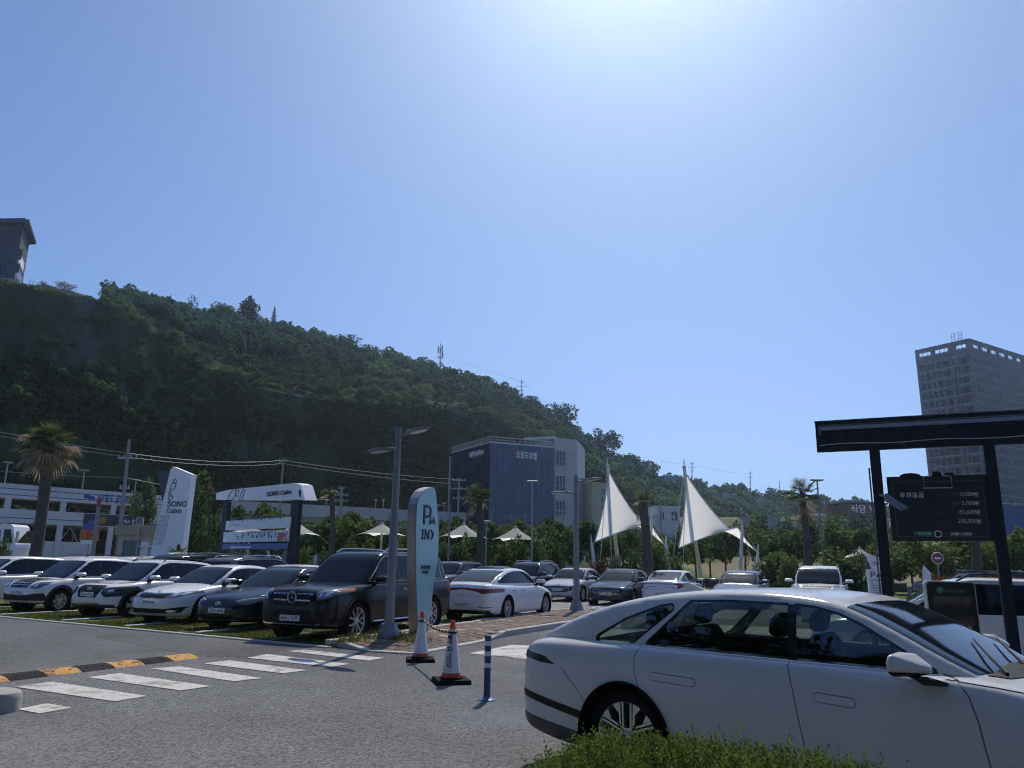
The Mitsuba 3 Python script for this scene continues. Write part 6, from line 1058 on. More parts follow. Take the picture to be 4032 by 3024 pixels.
# palms
def palm(label, u, v_crown, u_base, Y, rad, r_trunk, n_green, n_dead, seed, skirt=.0, cut=False):
    k = thing('palm', label, 'palm tree'); r = np.random.default_rng(seed); c = at(u, v_crown, Y); b = np.array([at(u_base, 2200, Y)[0], Y, 0.0]); t = np.linspace(0, 1, 26); ax_ = b+(c-b)*t[:, None]+np.outer(np.sin(t*np.pi)*.12, [1, 0, 0])
    ph = meshkit.noise(np.c_[t*40, t*0, t*0+seed]); put(k, 'trunk', tube(ax_, r_trunk*(1.15-.25*t)*(.9+.22*ph), 12), mat('palm_trunk', prin(mikit.proc(lambda p, n, uv: mix(c3(.05, .04, .034), c3(.13, .105, .085), fbm(p.x*5, p.y*5, p.z*11, 4))), .95)) if 'mat_palm_trunk' not in scene else 'mat_palm_trunk')
    def frond(az, el, L, fan, droop, lm, dead):
        d0 = np.array([math.cos(az)*math.cos(el), math.sin(az)*math.cos(el), math.sin(el)]); side = np.array([-math.sin(az), math.cos(az), 0]); up = np.cross(d0, side)*-1
        hub_ = c+d0*L*.5-[0, 0, droop*L*.08]; ms = [tube([c, c+d0*L*.25, hub_], [.03, .022, .015], 4)]; v, f = [], []
        for i, a in enumerate(np.linspace(-1.5, 1.5, 15)):
            dd = d0*math.cos(a)+side*math.sin(a); ln = L*fan*(1-.18*abs(a))*r.uniform(.85, 1.1); q = hub_+dd*ln*.55-[0, 0, droop*ln*.10]; e = hub_+dd*ln-[0, 0, droop*ln*r.uniform(.35, .6)]; w = np.cross(dd, [0, 0, 1])*ln*.055+up*.012
            o = len(v); v += [hub_, q-w, q+w, e]; f += [[o, o+1, o+2], [o+1, o+3, o+2]]
        m = trimesh.Trimesh(np.array(v), np.array(f), process=False); put(k, 'frond', cat(ms+[m]), LEAF[lm])
    for i in range(n_green): frond(r.uniform(0, 2*np.pi), r.uniform(-.25, 1.35), rad*r.uniform(.7, 1.0), .62, r.uniform(.3, .9), 'palm', False)
    for i in range(n_dead): frond(r.uniform(0, 2*np.pi), r.uniform(-1.25, .55), rad*r.uniform(.7, 1.05), .6, r.uniform(.9, 1.4), 'dry', True)
palm('tall shaggy palm with brown hanging fronds at the far left', 192, 1752, 133, 40, 1.75, .27, 34, 44, 1)
palm('thin palm with a small green tuft between billboard and lamp post', 1308, 1945, 1296, 42, .75, .14, 9, 3, 2)
palm('dark fan palm in front of the glass hotel', 1886, 1962, 1885, 44, 1.1, .20, 24, 6, 3)
palm('topped palm trunk with one broken frond at the edge of the left sail', 2530, 1978, 2545, 37, .85, .22, 7, 3, 4)
palm('tall dark fan palm left of the slim T-headed lamp post', 3157, 1950, 3176, 47, 1.45, .22, 30, 8, 5)
palm('palm trunk seen beneath the tariff board', 3818, 1985, 3832, 40, 1.3, .21, 20, 6, 6)
k = thing('sago_palm', 'spiky low sago palm at the foot of the hotel pylon', 'palm tree'); q = at(705, 2150, 37); rr = np.random.default_rng(8)
for i in range(26):
    a, e = rr.uniform(0, 2*np.pi), rr.uniform(.15, 1.2); d = np.array([math.cos(a)*math.cos(e), math.sin(a)*math.cos(e), math.sin(e)]); p0_ = np.array([q[0], 37, q[2]-.45]); pts = [p0_+d*t-[0, 0, .35*t*t] for t in np.linspace(0, .95, 8)]; v = []
    for t_, pt in zip(np.linspace(0, 1, 8), pts): s = np.cross(d, [0, 0, 1]); s /= np.linalg.norm(s); v += [pt-s*.09*math.sin(np.pi*(.15+.8*t_)), pt+s*.09*math.sin(np.pi*(.15+.8*t_))]
    f = []; [f.extend([[2*j, 2*j+1, 2*j+2], [2*j+1, 2*j+3, 2*j+2]]) for j in range(7)]; put(k, 'frond', trimesh.Trimesh(np.array(v), np.array(f), process=False), LEAF['palm'])
put(k, 'trunk', tube([(q[0], 37, 0), (q[0], 37, q[2]-.4)], [.2, .16], 8), TRUNK)
# tree stakes of the palms and the foreground hedge
def front_hedge():
    k = thing('foreground_hedge', 'bright green fine-leaved hedge in the foreground below the white car', 'hedge'); r = np.random.default_rng(21)
    prof = PchipInterpolator([2060, 2120, 2190, 2280, 2360, 2480, 2620, 2780, 2950, 3100, 3250, 3400, 3500], [3090, 3055, 3005, 2965, 2935, 2925, 2933, 2952, 2972, 2995, 3022, 3055, 3090]); v = []; stems = []
    Yc = 3.0; n = 0
    bed = []
    for _ in range(3600):
        u = r.uniform(2030, 3560); Y = r.uniform(2.35, 3.55); top = at(u, float(prof(np.clip(u, 2060, 3500))), Yc)[2]; x = at(u, 3000, Y)[0]
        z = top-abs(Y-2.95)**2*.35+abs(r.normal(0, .03))-.02-(r.uniform() < .5)*r.uniform(0, .16); L = r.uniform(.05, .15)*(1.55 if r.uniform() < .10 else 1); d = np.array([r.normal(0, .45), r.normal(0, .45)-.1, 1.0]); d /= np.linalg.norm(d); p0_ = np.array([x, Y, z-L*.75])
        a0 = r.uniform(0, 2*np.pi); m = 11
        if r.uniform() < .22: stems.append(tube([p0_-d*L*.4, p0_+d*L*.92], [.0022, .0012], 3, False))
        for j in range(m):
            t = .15+.85*j/m; a = a0+j*2.4; s = np.cross(d, [math.cos(a), math.sin(a), .3]); s /= np.linalg.norm(s); ld = s*.85+d*.6; ld /= np.linalg.norm(ld); ll = .022*r.uniform(.8, 1.25)*(1.12-.45*t); q_ = p0_+d*L*t; w = np.cross(ld, d); w = w/np.linalg.norm(w)*.0046; v.append([q_, q_+ld*ll*.5-w, q_+ld*ll, q_+ld*ll*.5+w])
    V_ = np.array(v); old = (r.uniform(size=len(V_)//11) < .16).repeat(11)
    put(k, 'foliage', leafmesh(V_[~old]), leafmat('front_hedge_leaf', (.045, .095, .018), (.18, .235, .055), .85, 9), kind='stuff'); put(k, 'older_foliage', leafmesh(V_[old]), leafmat('front_hedge_old', (.03, .055, .014), (.13, .115, .045), .7, 11), kind='stuff', label='darker and brownish older shoots')
    put(k, 'twigs', cat(stems), TRUNK, kind='stuff')
    pts = []
    for u in np.linspace(2060, 3500, 24):
        top = at(u, float(prof(u)), Yc)[2]-.17
        for Y, dz in ((2.3, -.22), (2.6, -.05), (2.95, 0), (3.3, -.05), (3.6, -.22)): pts.append((at(u, 3000, Y)[0], Y, top+dz))
    P_ = np.array(pts).reshape(24, 5, 3); B_ = P_.copy(); B_[:, :, 2] = 0; V = np.concatenate([B_[:, :1], P_, B_[:, -1:]], 1); nn = 7; i, j = np.meshgrid(np.arange(23), np.arange(nn-1), indexing='ij'); q = np.stack([i*nn+j, (i+1)*nn+j, (i+1)*nn+j+1, i*nn+j+1], -1).reshape(-1, 4)
    put(k, 'core', trimesh.Trimesh(V.reshape(-1, 3), np.vstack([q[:, [0, 1, 2]], q[:, [0, 2, 3]]]), process=False), 'mat_hedge_core')
front_hedge()
# unseen trees behind the photographer, mirrored in the cars and tall to darken them
for i in range(13):
    x = -27+i*4.5; tree('unseen_tree', f'unseen dark tree of the row behind the photographer, {ORD[i]} from the left', (x, -7.5-(i*7 % 3), 0), 12.5+(i*5 % 4)*.8, 8.0, BIGC[i % 6]*1.0, LEAF['hill'], .08, 400+i, 'trees behind the photographer', tr=.2)

for i, (x, y) in enumerate(((-13.5, -4.0), (-14.5, 0.5), (-15.5, 4.5), (-17.5, 8.0), (-20.5, 11.0))): tree('unseen_tree', f'unseen tree added left of the photographer, {ORD[i]} towards the car park', (x, y, 0), 12.5+(i*5 % 3), 7.0, BIGC[i % 6], LEAF['hill'], .08, 500+i, 'added trees left of the photographer', tr=.2)  # unseen trees put in to darken reflections in the foreground car
# ---------------------------------------------------------------- cars
SEDAN = dict(L=4.90, W=1.86, H=1.46, xf=1.50, xr=-1.34,
    zt=[(-2.45, .60), (-2.435, .78), (-2.40, .93), (-2.32, 1.01), (-2.0, 1.03), (-1.5, 1.015), (-.6, .975), (.3, .955), (.95, .96), (1.3, .935), (1.8, .86), (2.15, .775), (2.32, .70), (2.41, .61), (2.45, .53)],
    drop=[(-2.45, .02), (-2.2, .05), (-1.4, .055), (-.8, .03), (.6, .03), (1.2, .06), (1.9, .07), (2.3, .05), (2.45, .02)],
    zb=[(-2.45, .42), (-2.41, .31), (-2.2, .23), (-1.8, .19), (1.9, .18), (2.3, .20), (2.42, .27), (2.45, .38)],
    w=[(-2.45, .54), (-2.425, .68), (-2.36, .78), (-2.2, .85), (-1.8, .895), (-1.2, .92), (0, .93), (1.2, .925), (1.75, .905), (2.1, .85), (2.3, .755), (2.4, .63), (2.45, .47)],
    zg=[(-2.1, .98), (-1.95, 1.06), (-1.5, 1.245), (-1.05, 1.385), (-.6, 1.448), (-.2, 1.46), (.15, 1.44), (.38, 1.39), (.75, 1.20), (1.12, .98), (1.2, .93)],
    wb=[(-2.1, .64), (-1.5, .76), (-.8, .825), (0, .84), (.6, .825), (1.2, .72)], belt=.965, tum=(.30, .28), xB=-.22, xC=-1.06, xD=-1.62, zdl=(.985, 1.02),
    head=(.36, 1.13), back=(-1.0, -1.93), backz=(.8, 2))
SUV = dict(L=4.90, W=1.90, H=1.75, xf=1.50, xr=-1.40,
    zt=[(-2.45, .70), (-2.44, .90), (-2.42, 1.05), (-2.3, 1.14), (-1.5, 1.13), (-.5, 1.10), (.95, 1.09), (1.25, 1.08), (1.8, 1.03), (2.15, .97), (2.33, .88), (2.42, .75), (2.45, .62)],
    drop=[(-2.45, .02), (-2.2, .04), (-1.4, .03), (.6, .03), (1.2, .05), (1.9, .07), (2.3, .06), (2.45, .02)],
    zb=[(-2.45, .48), (-2.41, .37), (-2.2, .29), (-1.8, .25), (1.9, .25), (2.3, .27), (2.42, .34), (2.45, .44)],
    w=[(-2.45, .62), (-2.42, .76), (-2.34, .84), (-2.15, .89), (-1.5, .935), (0, .945), (1.2, .945), (1.8, .93), (2.1, .89), (2.3, .80), (2.41, .67), (2.45, .54)],
    zg=[(-2.43, 1.0), (-2.36, 1.25), (-2.24, 1.52), (-2.08, 1.66), (-1.6, 1.72), (-.7, 1.75), (0, 1.74), (.35, 1.68), (.55, 1.58), (.9, 1.33), (1.22, 1.09), (1.3, 1.0)],
    wb=[(-2.43, .70), (-2.1, .80), (-1.0, .85), (0, .86), (.7, .845), (1.3, .74)], belt=1.09, tum=(.20, .16), xB=-.12, xC=-1.05, xD=-2.0, zdl=(1.115, 1.16),
    head=(.44, 1.23), back=(-2.5, -2.1), backz=(1.16, 1.56))
def pch(pts): a = np.array(sorted(pts), float); return PchipInterpolator(a[:, 0], a[:, 1], extrapolate=True)
def loft(xs, secs):
    """closed solid through half sections (y >= 0, z), bottom centre to top centre"""
    n = len(secs[0]); rings = [np.vstack([s, (s*[-1, 1])[-2:0:-1]]) for s in secs]; k = len(rings[0])
    v = np.vstack([np.c_[np.full(k, x), r] for x, r in zip(xs, rings)])
    i, j = np.meshgrid(np.arange(len(xs)-1), np.arange(k), indexing='ij')
    q = np.stack([i*k+j, i*k+(j+1) % k, (i+1)*k+(j+1) % k, (i+1)*k+j], -1).reshape(-1, 4)
    f = [q[:, [0, 1, 2]], q[:, [0, 2, 3]]]; c0, c1 = len(v), len(v)+1; o = (len(xs)-1)*k; jj = np.arange(k)
    v = np.vstack([v, [xs[0], *rings[0].mean(0)], [xs[-1], *rings[-1].mean(0)]])
    f += [np.stack([jj*0+c0, (jj+1) % k, jj], 1), np.stack([jj*0+c1, o+jj, o+(jj+1) % k], 1)]
    f = np.vstack(f); m = mani(v, f)
    if m.volume() < 0: m = mani(v, f[:, ::-1])
    return m
def curve(pts, n):
    """points on a smooth curve through pts"""
    p = np.asarray(pts, float); t = np.r_[0, np.cumsum(np.linalg.norm(np.diff(p, axis=0), axis=1)+1e-6)]; s = np.linspace(0, t[-1], n)
    return np.c_[PchipInterpolator(t, p[:, 0])(s), PchipInterpolator(t, p[:, 1])(s)]
from scipy.spatial import cKDTree
def skin(piece, trees, m):
    """the piece as a shape whose normals are those of the uncut shell, except on its cut sides"""
    t = tm(piece); v = t.triangles.reshape(-1, 3); fn = np.repeat(t.face_normals, 3, 0); best = np.full(len(v), 9.0); n = fn.copy()
    c = np.repeat(t.triangles_center, 3, 0); q = v+(c-v)*.02
    for tree_, nn in trees:
        d, i = tree_.query(q, k=4); w = 1/(d+1e-4)**2; h = (nn[i]*w[..., None]).sum(1); h /= np.linalg.norm(h, axis=1, keepdims=True)+1e-9
        ok = (d[:, 0] < best) & ((h*fn).sum(1) > .80); n[ok] = h[ok]; best[ok] = d[ok, 0]
    f = np.arange(len(v)).reshape(-1, 3); area = t.area_faces > 1e-10
    path = meshkit.write_ply((v, f[area]), False, normals=n)
    return {'type': 'ply', 'filename': path, 'face_normals': False, 'bsdf': {'type': 'ref', 'id': m}}
def skin_tree(m, spacing):
    t = tm(m); t = trimesh.Trimesh(*trimesh.remesh.subdivide_to_size(t.vertices, t.faces, spacing), process=True); return cKDTree(t.vertices), np.array(t.vertex_normals)
class Hull:
    """the painted shell of a car and what it is cut into; x forward, z up, centre of the footprint at 0"""
    def __init__(self, tpl, L=None, W=None, H=None, fine=1.0, **over):
        t = {**tpl, **over}; self.t = t; L = L or t['L']; W = W or t['W']; H = H or t['H']
        kx, ky, kz = L/t['L'], W/t['W'], H/t['H']; self.L, self.W, self.H = L, W, H; self.k = (kx, ky, kz)
        F = {}
        for q, ko in (('zt', kz), ('drop', kz), ('zb', 1), ('w', ky), ('zg', kz), ('wb', ky)): F[q] = pch([(x*kx, y*ko) for x, y in t[q]])
        self.F = F; self.belt = t['belt']*kz; self.xf, self.xr = t['xf']*kx, t['xr']*kx
        h = L/2; a = np.linspace(0, 1, int(26*fine))
        xs = np.unique(np.round(np.r_[-h+0.35*a**1.8, np.linspace(-h+.35, h-.45, int(46*fine)), h-0.45*a**1.8], 4))
        secs = []
        for x in xs:
            zt, zb, w = F['zt'](x), F['zb'](x), F['w'](x); zs = zt-F['drop'](x); hh = zs-zb
            bul = 1+0.014*(np.exp(-((x-self.xf)/.42)**2)+np.exp(-((x-self.xr)/.45)**2))
            wm = w*bul
            p = [(0, zb), (.6*w, zb), (.90*w, zb+.01), (.955*w, zb+.05), (.975*w, zb+.16*hh), (.992*wm, zb+.36*hh), (1.0*wm, zb+.58*hh), (.990*wm, zb+.74*hh), (.978*wm, zb+.86*hh),
                 (.945*w, zs-.012*(hh > .3)), (.86*w, zs+.55*(zt-zs)), (.55*w, zt-.12*(zt-zs)), (0, zt+.012)]
            secs.append(curve(p, int(44*fine)))
        self.lower = loft(xs, secs)
        zg = t['zg']; g0, g1 = zg[0][0]*kx, zg[-1][0]*kx
        gx = np.linspace(g0, g1, int(64*fine)); self.z0 = self.belt-.18*kz
        self.green = loft(gx, [self.gsec(x, 0, int(30*fine)) for x in gx])
        self.trees = [skin_tree(self.lower, .09/fine), skin_tree(self.green, .09/fine)]
    def yside(self, x, z):
        d = np.maximum(z-self.belt, 0); a, b = self.t['tum']; return self.F['wb'](x)*(1)-a*d-b*d*d+.0*x
    def gsec(self, x, inset, n):
        zg = float(self.F['zg'](x))-inset; z0 = self.z0; zc = max(zg-.075, z0+.02); zg = max(zg, z0+.05)
        pts = [(0, z0)]+[(float(self.yside(x, z))-inset, z) for z in np.linspace(z0, zc, 6)]
        yc = pts[-1][0]; pts += [(yc-.022, zc+.032), (yc-.075, zg-.020), (yc*.6, zg-.006), (0, zg)]
        return curve(pts, n)
    def dlo(self, m=.062, n=48):
        """the outline of the side glass, in x and z"""
        kx, ky, kz = self.k; t = self.t; zg = self.F['zg']; d = zg.derivative()
        x0, x1 = t['xD']*kx, (t['head'][1]+.1)*kx; xs = np.linspace(x0, x1, n)
        top = zg(xs)-m*np.sqrt(1+d(xs)**2)-.03; lo = np.interp(xs, [x0, x1], [t['zdl'][1]*kz, t['zdl'][0]*kz])
        keep = top > lo+.015; xs, top, lo = xs[keep], top[keep], lo[keep]
        return Polygon(list(zip(xs, lo))+list(zip(xs[::-1], top[::-1])))
    def shield(self, which, m=.045):
        kx = self.k[0]; a, b = (v*kx for v in self.t[which]); xs = np.linspace(a, b, 14); zg = self.F['zg']
        y = np.array([float(self.yside(x, max(float(zg(x))-.075, self.belt))) for x in xs])-m
        return np.r_[np.c_[xs, y], np.c_[xs[::-1], -y[::-1]]]
def mirrored(poly): return [(-y, z) for y, z in poly][::-1]
def ccw(p):
    p = [tuple(q) for q in p]; return p if Polygon(p).exterior.is_ccw else p[::-1]
_WHEELS = {}
def wheel_parts(style, R, rim, width=.225):
    key = (style, R, rim)
    if key in _WHEELS: return _WHEELS[key]
    hw = width/2
    tyre = lathe([(rim-.01, -hw+.02), (rim+.012, -hw+.005), (rim+.35*(R-rim), -hw), (R-.03, -hw+.008), (R-.006, -hw+.03), (R, -hw+.06), (R, hw-.06), (R-.006, hw-.03), (R-.03, hw-.008), (rim+.35*(R-rim), hw), (rim+.012, hw-.005), (rim-.01, hw-.02)], 44)
    barrel = lathe([(rim-.035, -hw+.03), (rim-.035, hw-.05), (rim-.02, hw-.028), (rim+.004, hw-.016), (rim+.010, hw-.022)], 44)
    back = lathe([(0.001, hw-.12), (rim-.03, hw-.12)], 32)
    def spoke(poly, n, off=0, z0=hw-.062, h=.036): 
        m = ext(Polygon(poly), h, z0); ms = []
        for i in range(n):
            q = m.copy(); q.apply_transform(trimesh.transformations.rotation_matrix(off+2*np.pi*i/n, [0, 0, 1])); ms.append(q)
        return ms
    r = rim-.025; hub = lathe([(.001, hw-.02), (.055, hw-.022), (.075, hw-.035), (.08, hw-.07)], 24); ms = [hub]
    if style == 'star5':
        for s in (-1, 1): ms += spoke([(.05, s*.018), (.05, s*.055), (r, s*.105), (r, s*.060)], 5)
    elif style == 'cover':
        ms += spoke([(.05, -.035), (r, -.055), (r, .055), (.05, .035)], 7); ms += [lathe([(.05, hw-.045), (.12, hw-.045)], 30)]
    elif style == 'multi':
        ms += spoke([(.05, -.012), (r, -.022), (r, -.002), (.05, .004)], 16); ms += spoke([(.12, .006), (r, .028), (r, .040), (.12, .016)], 16)
    elif style == 'ten':
        ms += spoke([(.05, -.022), (r, -.034), (r, .034), (.05, .022)], 10)
    elif style == 'five':
        ms += spoke([(.05, -.05), (.12, -.04), (r, -.075), (r, .075), (.12, .04), (.05, .05)], 5)
    elif style == 'panel':
        for s in (-1, 1):
            ms += spoke([(.05, s*.026), (.05, s*.040), (r+.01, s*.044), (r+.01, s*.030)], 5)
            ms += spoke([(.095, s*.052), (.105, s*.068), (r+.01, s*.074), (r+.01, s*.058)], 5)
            ms += spoke([(r-.075, s*.074), (r+.008, s*.074), (r-.012, s*.118), (r-.03, s*.120)], 5)
            ms += spoke([(.135, s*.012), (.105, s*.0), (r*.5, s*.085), (r*.5-.03, s*.098)], 5, math.pi/5) if False else []
        ms += spoke([(.045, -.03), (.075, -.045), (.075, .045), (.045, .03)], 5)
    _WHEELS[key] = (mikit.ply(tyre, RUBBER, smooth=40), mikit.ply(cat([barrel]+ms), ALLOY, smooth=35), mikit.ply(back, BLACK_PL))
    return _WHEELS[key]
def number_plate(car, o, ex, s, wide=.52, w=.50, h=.11, back=BLACK_PL):
    ex = np.array(ex, float); ey = np.array([0, 0, 1.0])
    p = put(car, 'number_plate', frame(tm(rbox(w, h, .012, .003)), np.array(o), ex, ey), PLATE)
    m = text(s, h*.62, .003, True); m.apply_translation((-m.bounds[:, 0].mean(), -m.bounds[:, 1].mean(), .012)); m.apply_scale((min(1, .88*w/m.extents[0]), 1, 1))
    put(p, 'characters', frame(m, np.array(o), ex, ey), PLATE_INK)
def mirror(car, hull, s, m_paint, x, z, size=1.0):
    y = float(hull.F['w'](x))*.97
    pts = []
    for dx, r in ((-.03, .072), (.05, .065), (.10, .040)):
        for dy in (-.075, .085):
            u = np.random.default_rng(3).normal(size=(40, 3)); u /= np.linalg.norm(u, axis=1, keepdims=True)
            pts.append(u*[r*.9, r, r*(1.05 if dx < .08 else .9)]*size+[dx*size, dy*size, 0])
    shell = Manifold.hull_points(np.vstack(pts)).translate((x, s*(y+.13), z)).refine_to_length(.03)
    cap = shell.trim_by_plane((0, 0, 1), z-.035)
    k = put(car, 'wing_mirror', cap, m_paint, smooth=50)
    put(k, 'lower_shell', shell.trim_by_plane((0, 0, -1), -z+.035), BLACK_GL, smooth=50)
    foot = Manifold.hull_points(np.array([(x+dx, s*yy, z-.05+dz) for dx in (-.03, .08) for yy, dz in ((y-.09, -.10), (y-.09, -.03), (y+.10, 0), (y+.10, .03))]))
    put(k, 'foot', foot, BLACK_PL)
def pieces(car, hull, body, feats, pm):
    """lamps, grilles and trim lying a few millimetres proud of the shell; a feature is (name, side, polygon, material, proud[, label])"""
    for ft in feats:
        name, side, poly, m, pr = ft[:5]; lim = ft[5] if len(ft) > 5 else None
        if side in ('front', 'rear'):
            s = 1 if side == 'front' else -1; lim = lim or .9
            x0, x1 = (hull.L/2-lim, hull.L/2+.3) if s > 0 else (-hull.L/2-.3, -hull.L/2+lim)
            b = body.translate((s*pr, 0, 0)); polys = [poly]
            if poly[0] == 'both': polys = [poly[1], mirrored(poly[1])]
            for p in polys:
                g = b ^ prism_yz(ccw(p), x0, x1)
                if g.num_tri(): put(car, name, skin(g, hull.trees, m), None)
        else:
            for s in ((1,) if side == 'left' else (-1,) if side == 'right' else (1, -1)):
                g = body.translate((0, s*pr, 0)) ^ (prism_xz(ccw(poly), .3, 1.4) if s > 0 else prism_xz(ccw(poly), -1.4, -.3))
                if g.num_tri(): put(car, name, skin(g, hull.trees, m), None)
def front_x(body, y, z, s=1):
    """the x of the shell's face at y, z"""
    g = body ^ Manifold.cube((3, .004, .004), True).translate((s*2, y, z))
    b = g.bounding_box() if g.num_tri() else None
    return (b[3] if s > 0 else b[0]) if b else s*2.4
def build_car(name, label, pos, yaw, tpl, pm, dims, wheel, feats=(), plate=None, plate_z=.5, rplate=None, rplate_z=.5, cat_='car', group='cars parked in the hotel car park',
              rails=None, roof=None, R=.33, rim=.24, fine=.8, mirrors=True, handles=CHROME, trim=None, extra=None, over={}, nobottom=False, belt_trim=None, glass=None, rimmat=None):
    car = thing(name, label, cat_, group); H = Hull(tpl, *dims, fine=fine, **over); kx, ky, kz = H.k; M = xform(pos, yaw); first = set(scene)
    body, green = H.lower, H.green
    arch = R+.055
    for xa in (H.xf, H.xr):
        for s in (-1, 1):
            c = Manifold.cylinder(.26, arch, arch, 48, True).rotate((90, 0, 0)).translate((xa, s*(H.W/2-.10), R)); body = body-c
    d = H.dlo(); out = []
    g = green
    ws = g ^ prism_xy(ccw(H.shield('head')), .3, 3); g = g-prism_xy(ccw(H.shield('head')), .3, 3)
    rw = g ^ prism_xy(ccw(H.shield('back', .06)), H.t['backz'][0]*kz, H.t['backz'][1]*kz); g = g-prism_xy(ccw(H.shield('back', .06)), H.t['backz'][0]*kz, H.t['backz'][1]*kz)
    put(car, 'windscreen', skin(ws, H.trees, glass or GLASS_K), None); put(car, 'rear_window', skin(rw, H.trees, glass or GLASS_K), None)
    poly = np.array(d.exterior.coords[:-1])
    for s in (1, -1):
        y0, y1 = (.25, 1.4) if s > 0 else (-1.4, -.25)
        pr = prism_xz(ccw(poly), y0, y1); lite = g ^ pr; g = g-pr
        put(car, 'window_pillar', skin(lite.translate((0, -s*.002, 0)), H.trees, BLACK_GL), None)
        cuts = [-9, H.t['xD']*kx+.06, (H.t['xC']-.03)*kx, (H.t['xC']+.03)*kx, (H.t['xB']-.045)*kx, (H.t['xB']+.045)*kx, 9]
        up = np.array(d.buffer(-.012).exterior.coords[:-1])
        for a, b in ((cuts[0], cuts[2]), (cuts[3], cuts[4]), (cuts[5], cuts[6])):
            q = (H.green.translate((0, s*.003, 0)) ^ prism_xz(ccw(up), y0, y1)) ^ Manifold.cube((b-a, 4, 4)).translate((a, -2, 0))
            if q.num_tri(): put(car, 'side_window', skin(q, H.trees, glass or GLASS_K), None)
    shell = body+g
    put(car, 'body', skin(shell, H.trees, pm), None)
    LN = 'mat_liner' if 'mat_liner' in scene else mat('liner', prin((.006, .006, .006), .9))
    for xa in (H.xf, H.xr):
        for s in (-1, 1): put(car, 'wheel_arch_liner', frame(lathe([(arch-.004, -.13), (arch-.004, .085), (.0, .085)], 36), (xa, s*(H.W/2-.13), R), (1, 0, 0), (0, 0, 1), (0, -s, 0)), LN)
    ty, ri, ba = wheel_parts(wheel, R, rim)
    if rimmat: ri = {**ri, 'bsdf': {'type': 'ref', 'id': rimmat}}
    for xa in (H.xf, H.xr):
        for s in (-1, 1):
            W = np.eye(4); W[:3, :3] = np.array([[1, 0, 0], [0, 0, s], [0, 1 if s < 0 else -1, 0]]).astype(float)
            W[:3, :3] = np.column_stack([(1, 0, 0), (0, 0, -s), (0, s, 0)]); W[:3, 3] = (xa, s*(H.W/2-.125), R)
            k = newkey(car+'__wheel'); 
            scene[k] = {**ty, 'W': W}; scene[k+'__rim'] = {**ri, 'W': W}; scene[k+'__brake_disc'] = {**ba, 'W': W}
    full = shell
    pieces(car, H, shell, feats, pm)
    if mirrors:
        for s in (1, -1): mirror(car, H, s, pm, H.t['head'][1]*kx-.33, H.belt+.085)
    if handles:
        for s in (1, -1):
            for xh in ((H.t['xB']+.16)*kx-.24, H.t['xC']*kx+.12):
                y = float(H.F['w'](xh))*.985
                put(car, 'door_handle', tm(Manifold.hull_points(np.array([(xh+a, s*(y+b), H.belt-.14*kz+c) for a in (-.10, .10) for b in (-.03, .02) for c in (-.014, .014)]))), pm if handles == 'body' else handles)
    if plate: number_plate(car, (front_x(shell, 0, plate_z)+.012, 0, plate_z), (0, 1, 0), plate)
    if rplate: number_plate(car, (front_x(shell, 0, rplate_z, -1)-.006, 0, rplate_z), (0, -1, 0), rplate)
    if rails:
        for s in (1, -1):
            xs = np.linspace(H.t['xD']*kx+.35, H.t['head'][0]*kx-.15, 12); pts = []
            for i, x in enumerate(xs):
                zg = float(H.F['zg'](x)); e = 0 if i in (0, 11) else 1
                pts.append((x, s*(float(H.yside(x, zg-.075))-.05), zg-.02+.065*e))
            put(car, 'roof_rail', tube(pts, .017, 6), rails, smooth=50)
    if roof:
        kx0 = [(H.t['head'][0]-.12)*kx, (H.t['back'][0]+.1)*kx if tpl is SEDAN else (H.t['xD']+.5)*kx]
        put(car, 'roof_panel', H.green.translate((0, 0, .003)) ^ prism_xy([(kx0[1], -.45), (kx0[0], -.45), (kx0[0], .45), (kx0[1], .45)], H.H-.25, 3), roof, smooth=30)
    if belt_trim:
        for s in (1, -1):
            p = np.array(d.exterior.coords[:-1]); n = len(p); pts = [(x, s*(float(H.yside(x, z))+.006), z) for x, z in np.vstack([p, p[:1]])]
            put(car, 'window_trim', tube(pts, .0085, 5, False), belt_trim, smooth=60)
    if extra: extra(car, H, shell)
    for k in [k for k in scene if k not in first and k.startswith(car+'__')]:
        d_ = scene[k]; Mk = d_.pop('W', None); d_ = dict(d_); scene[k] = {**d_, 'to_world': T(M @ Mk if Mk is not None else M)}
    return car, H
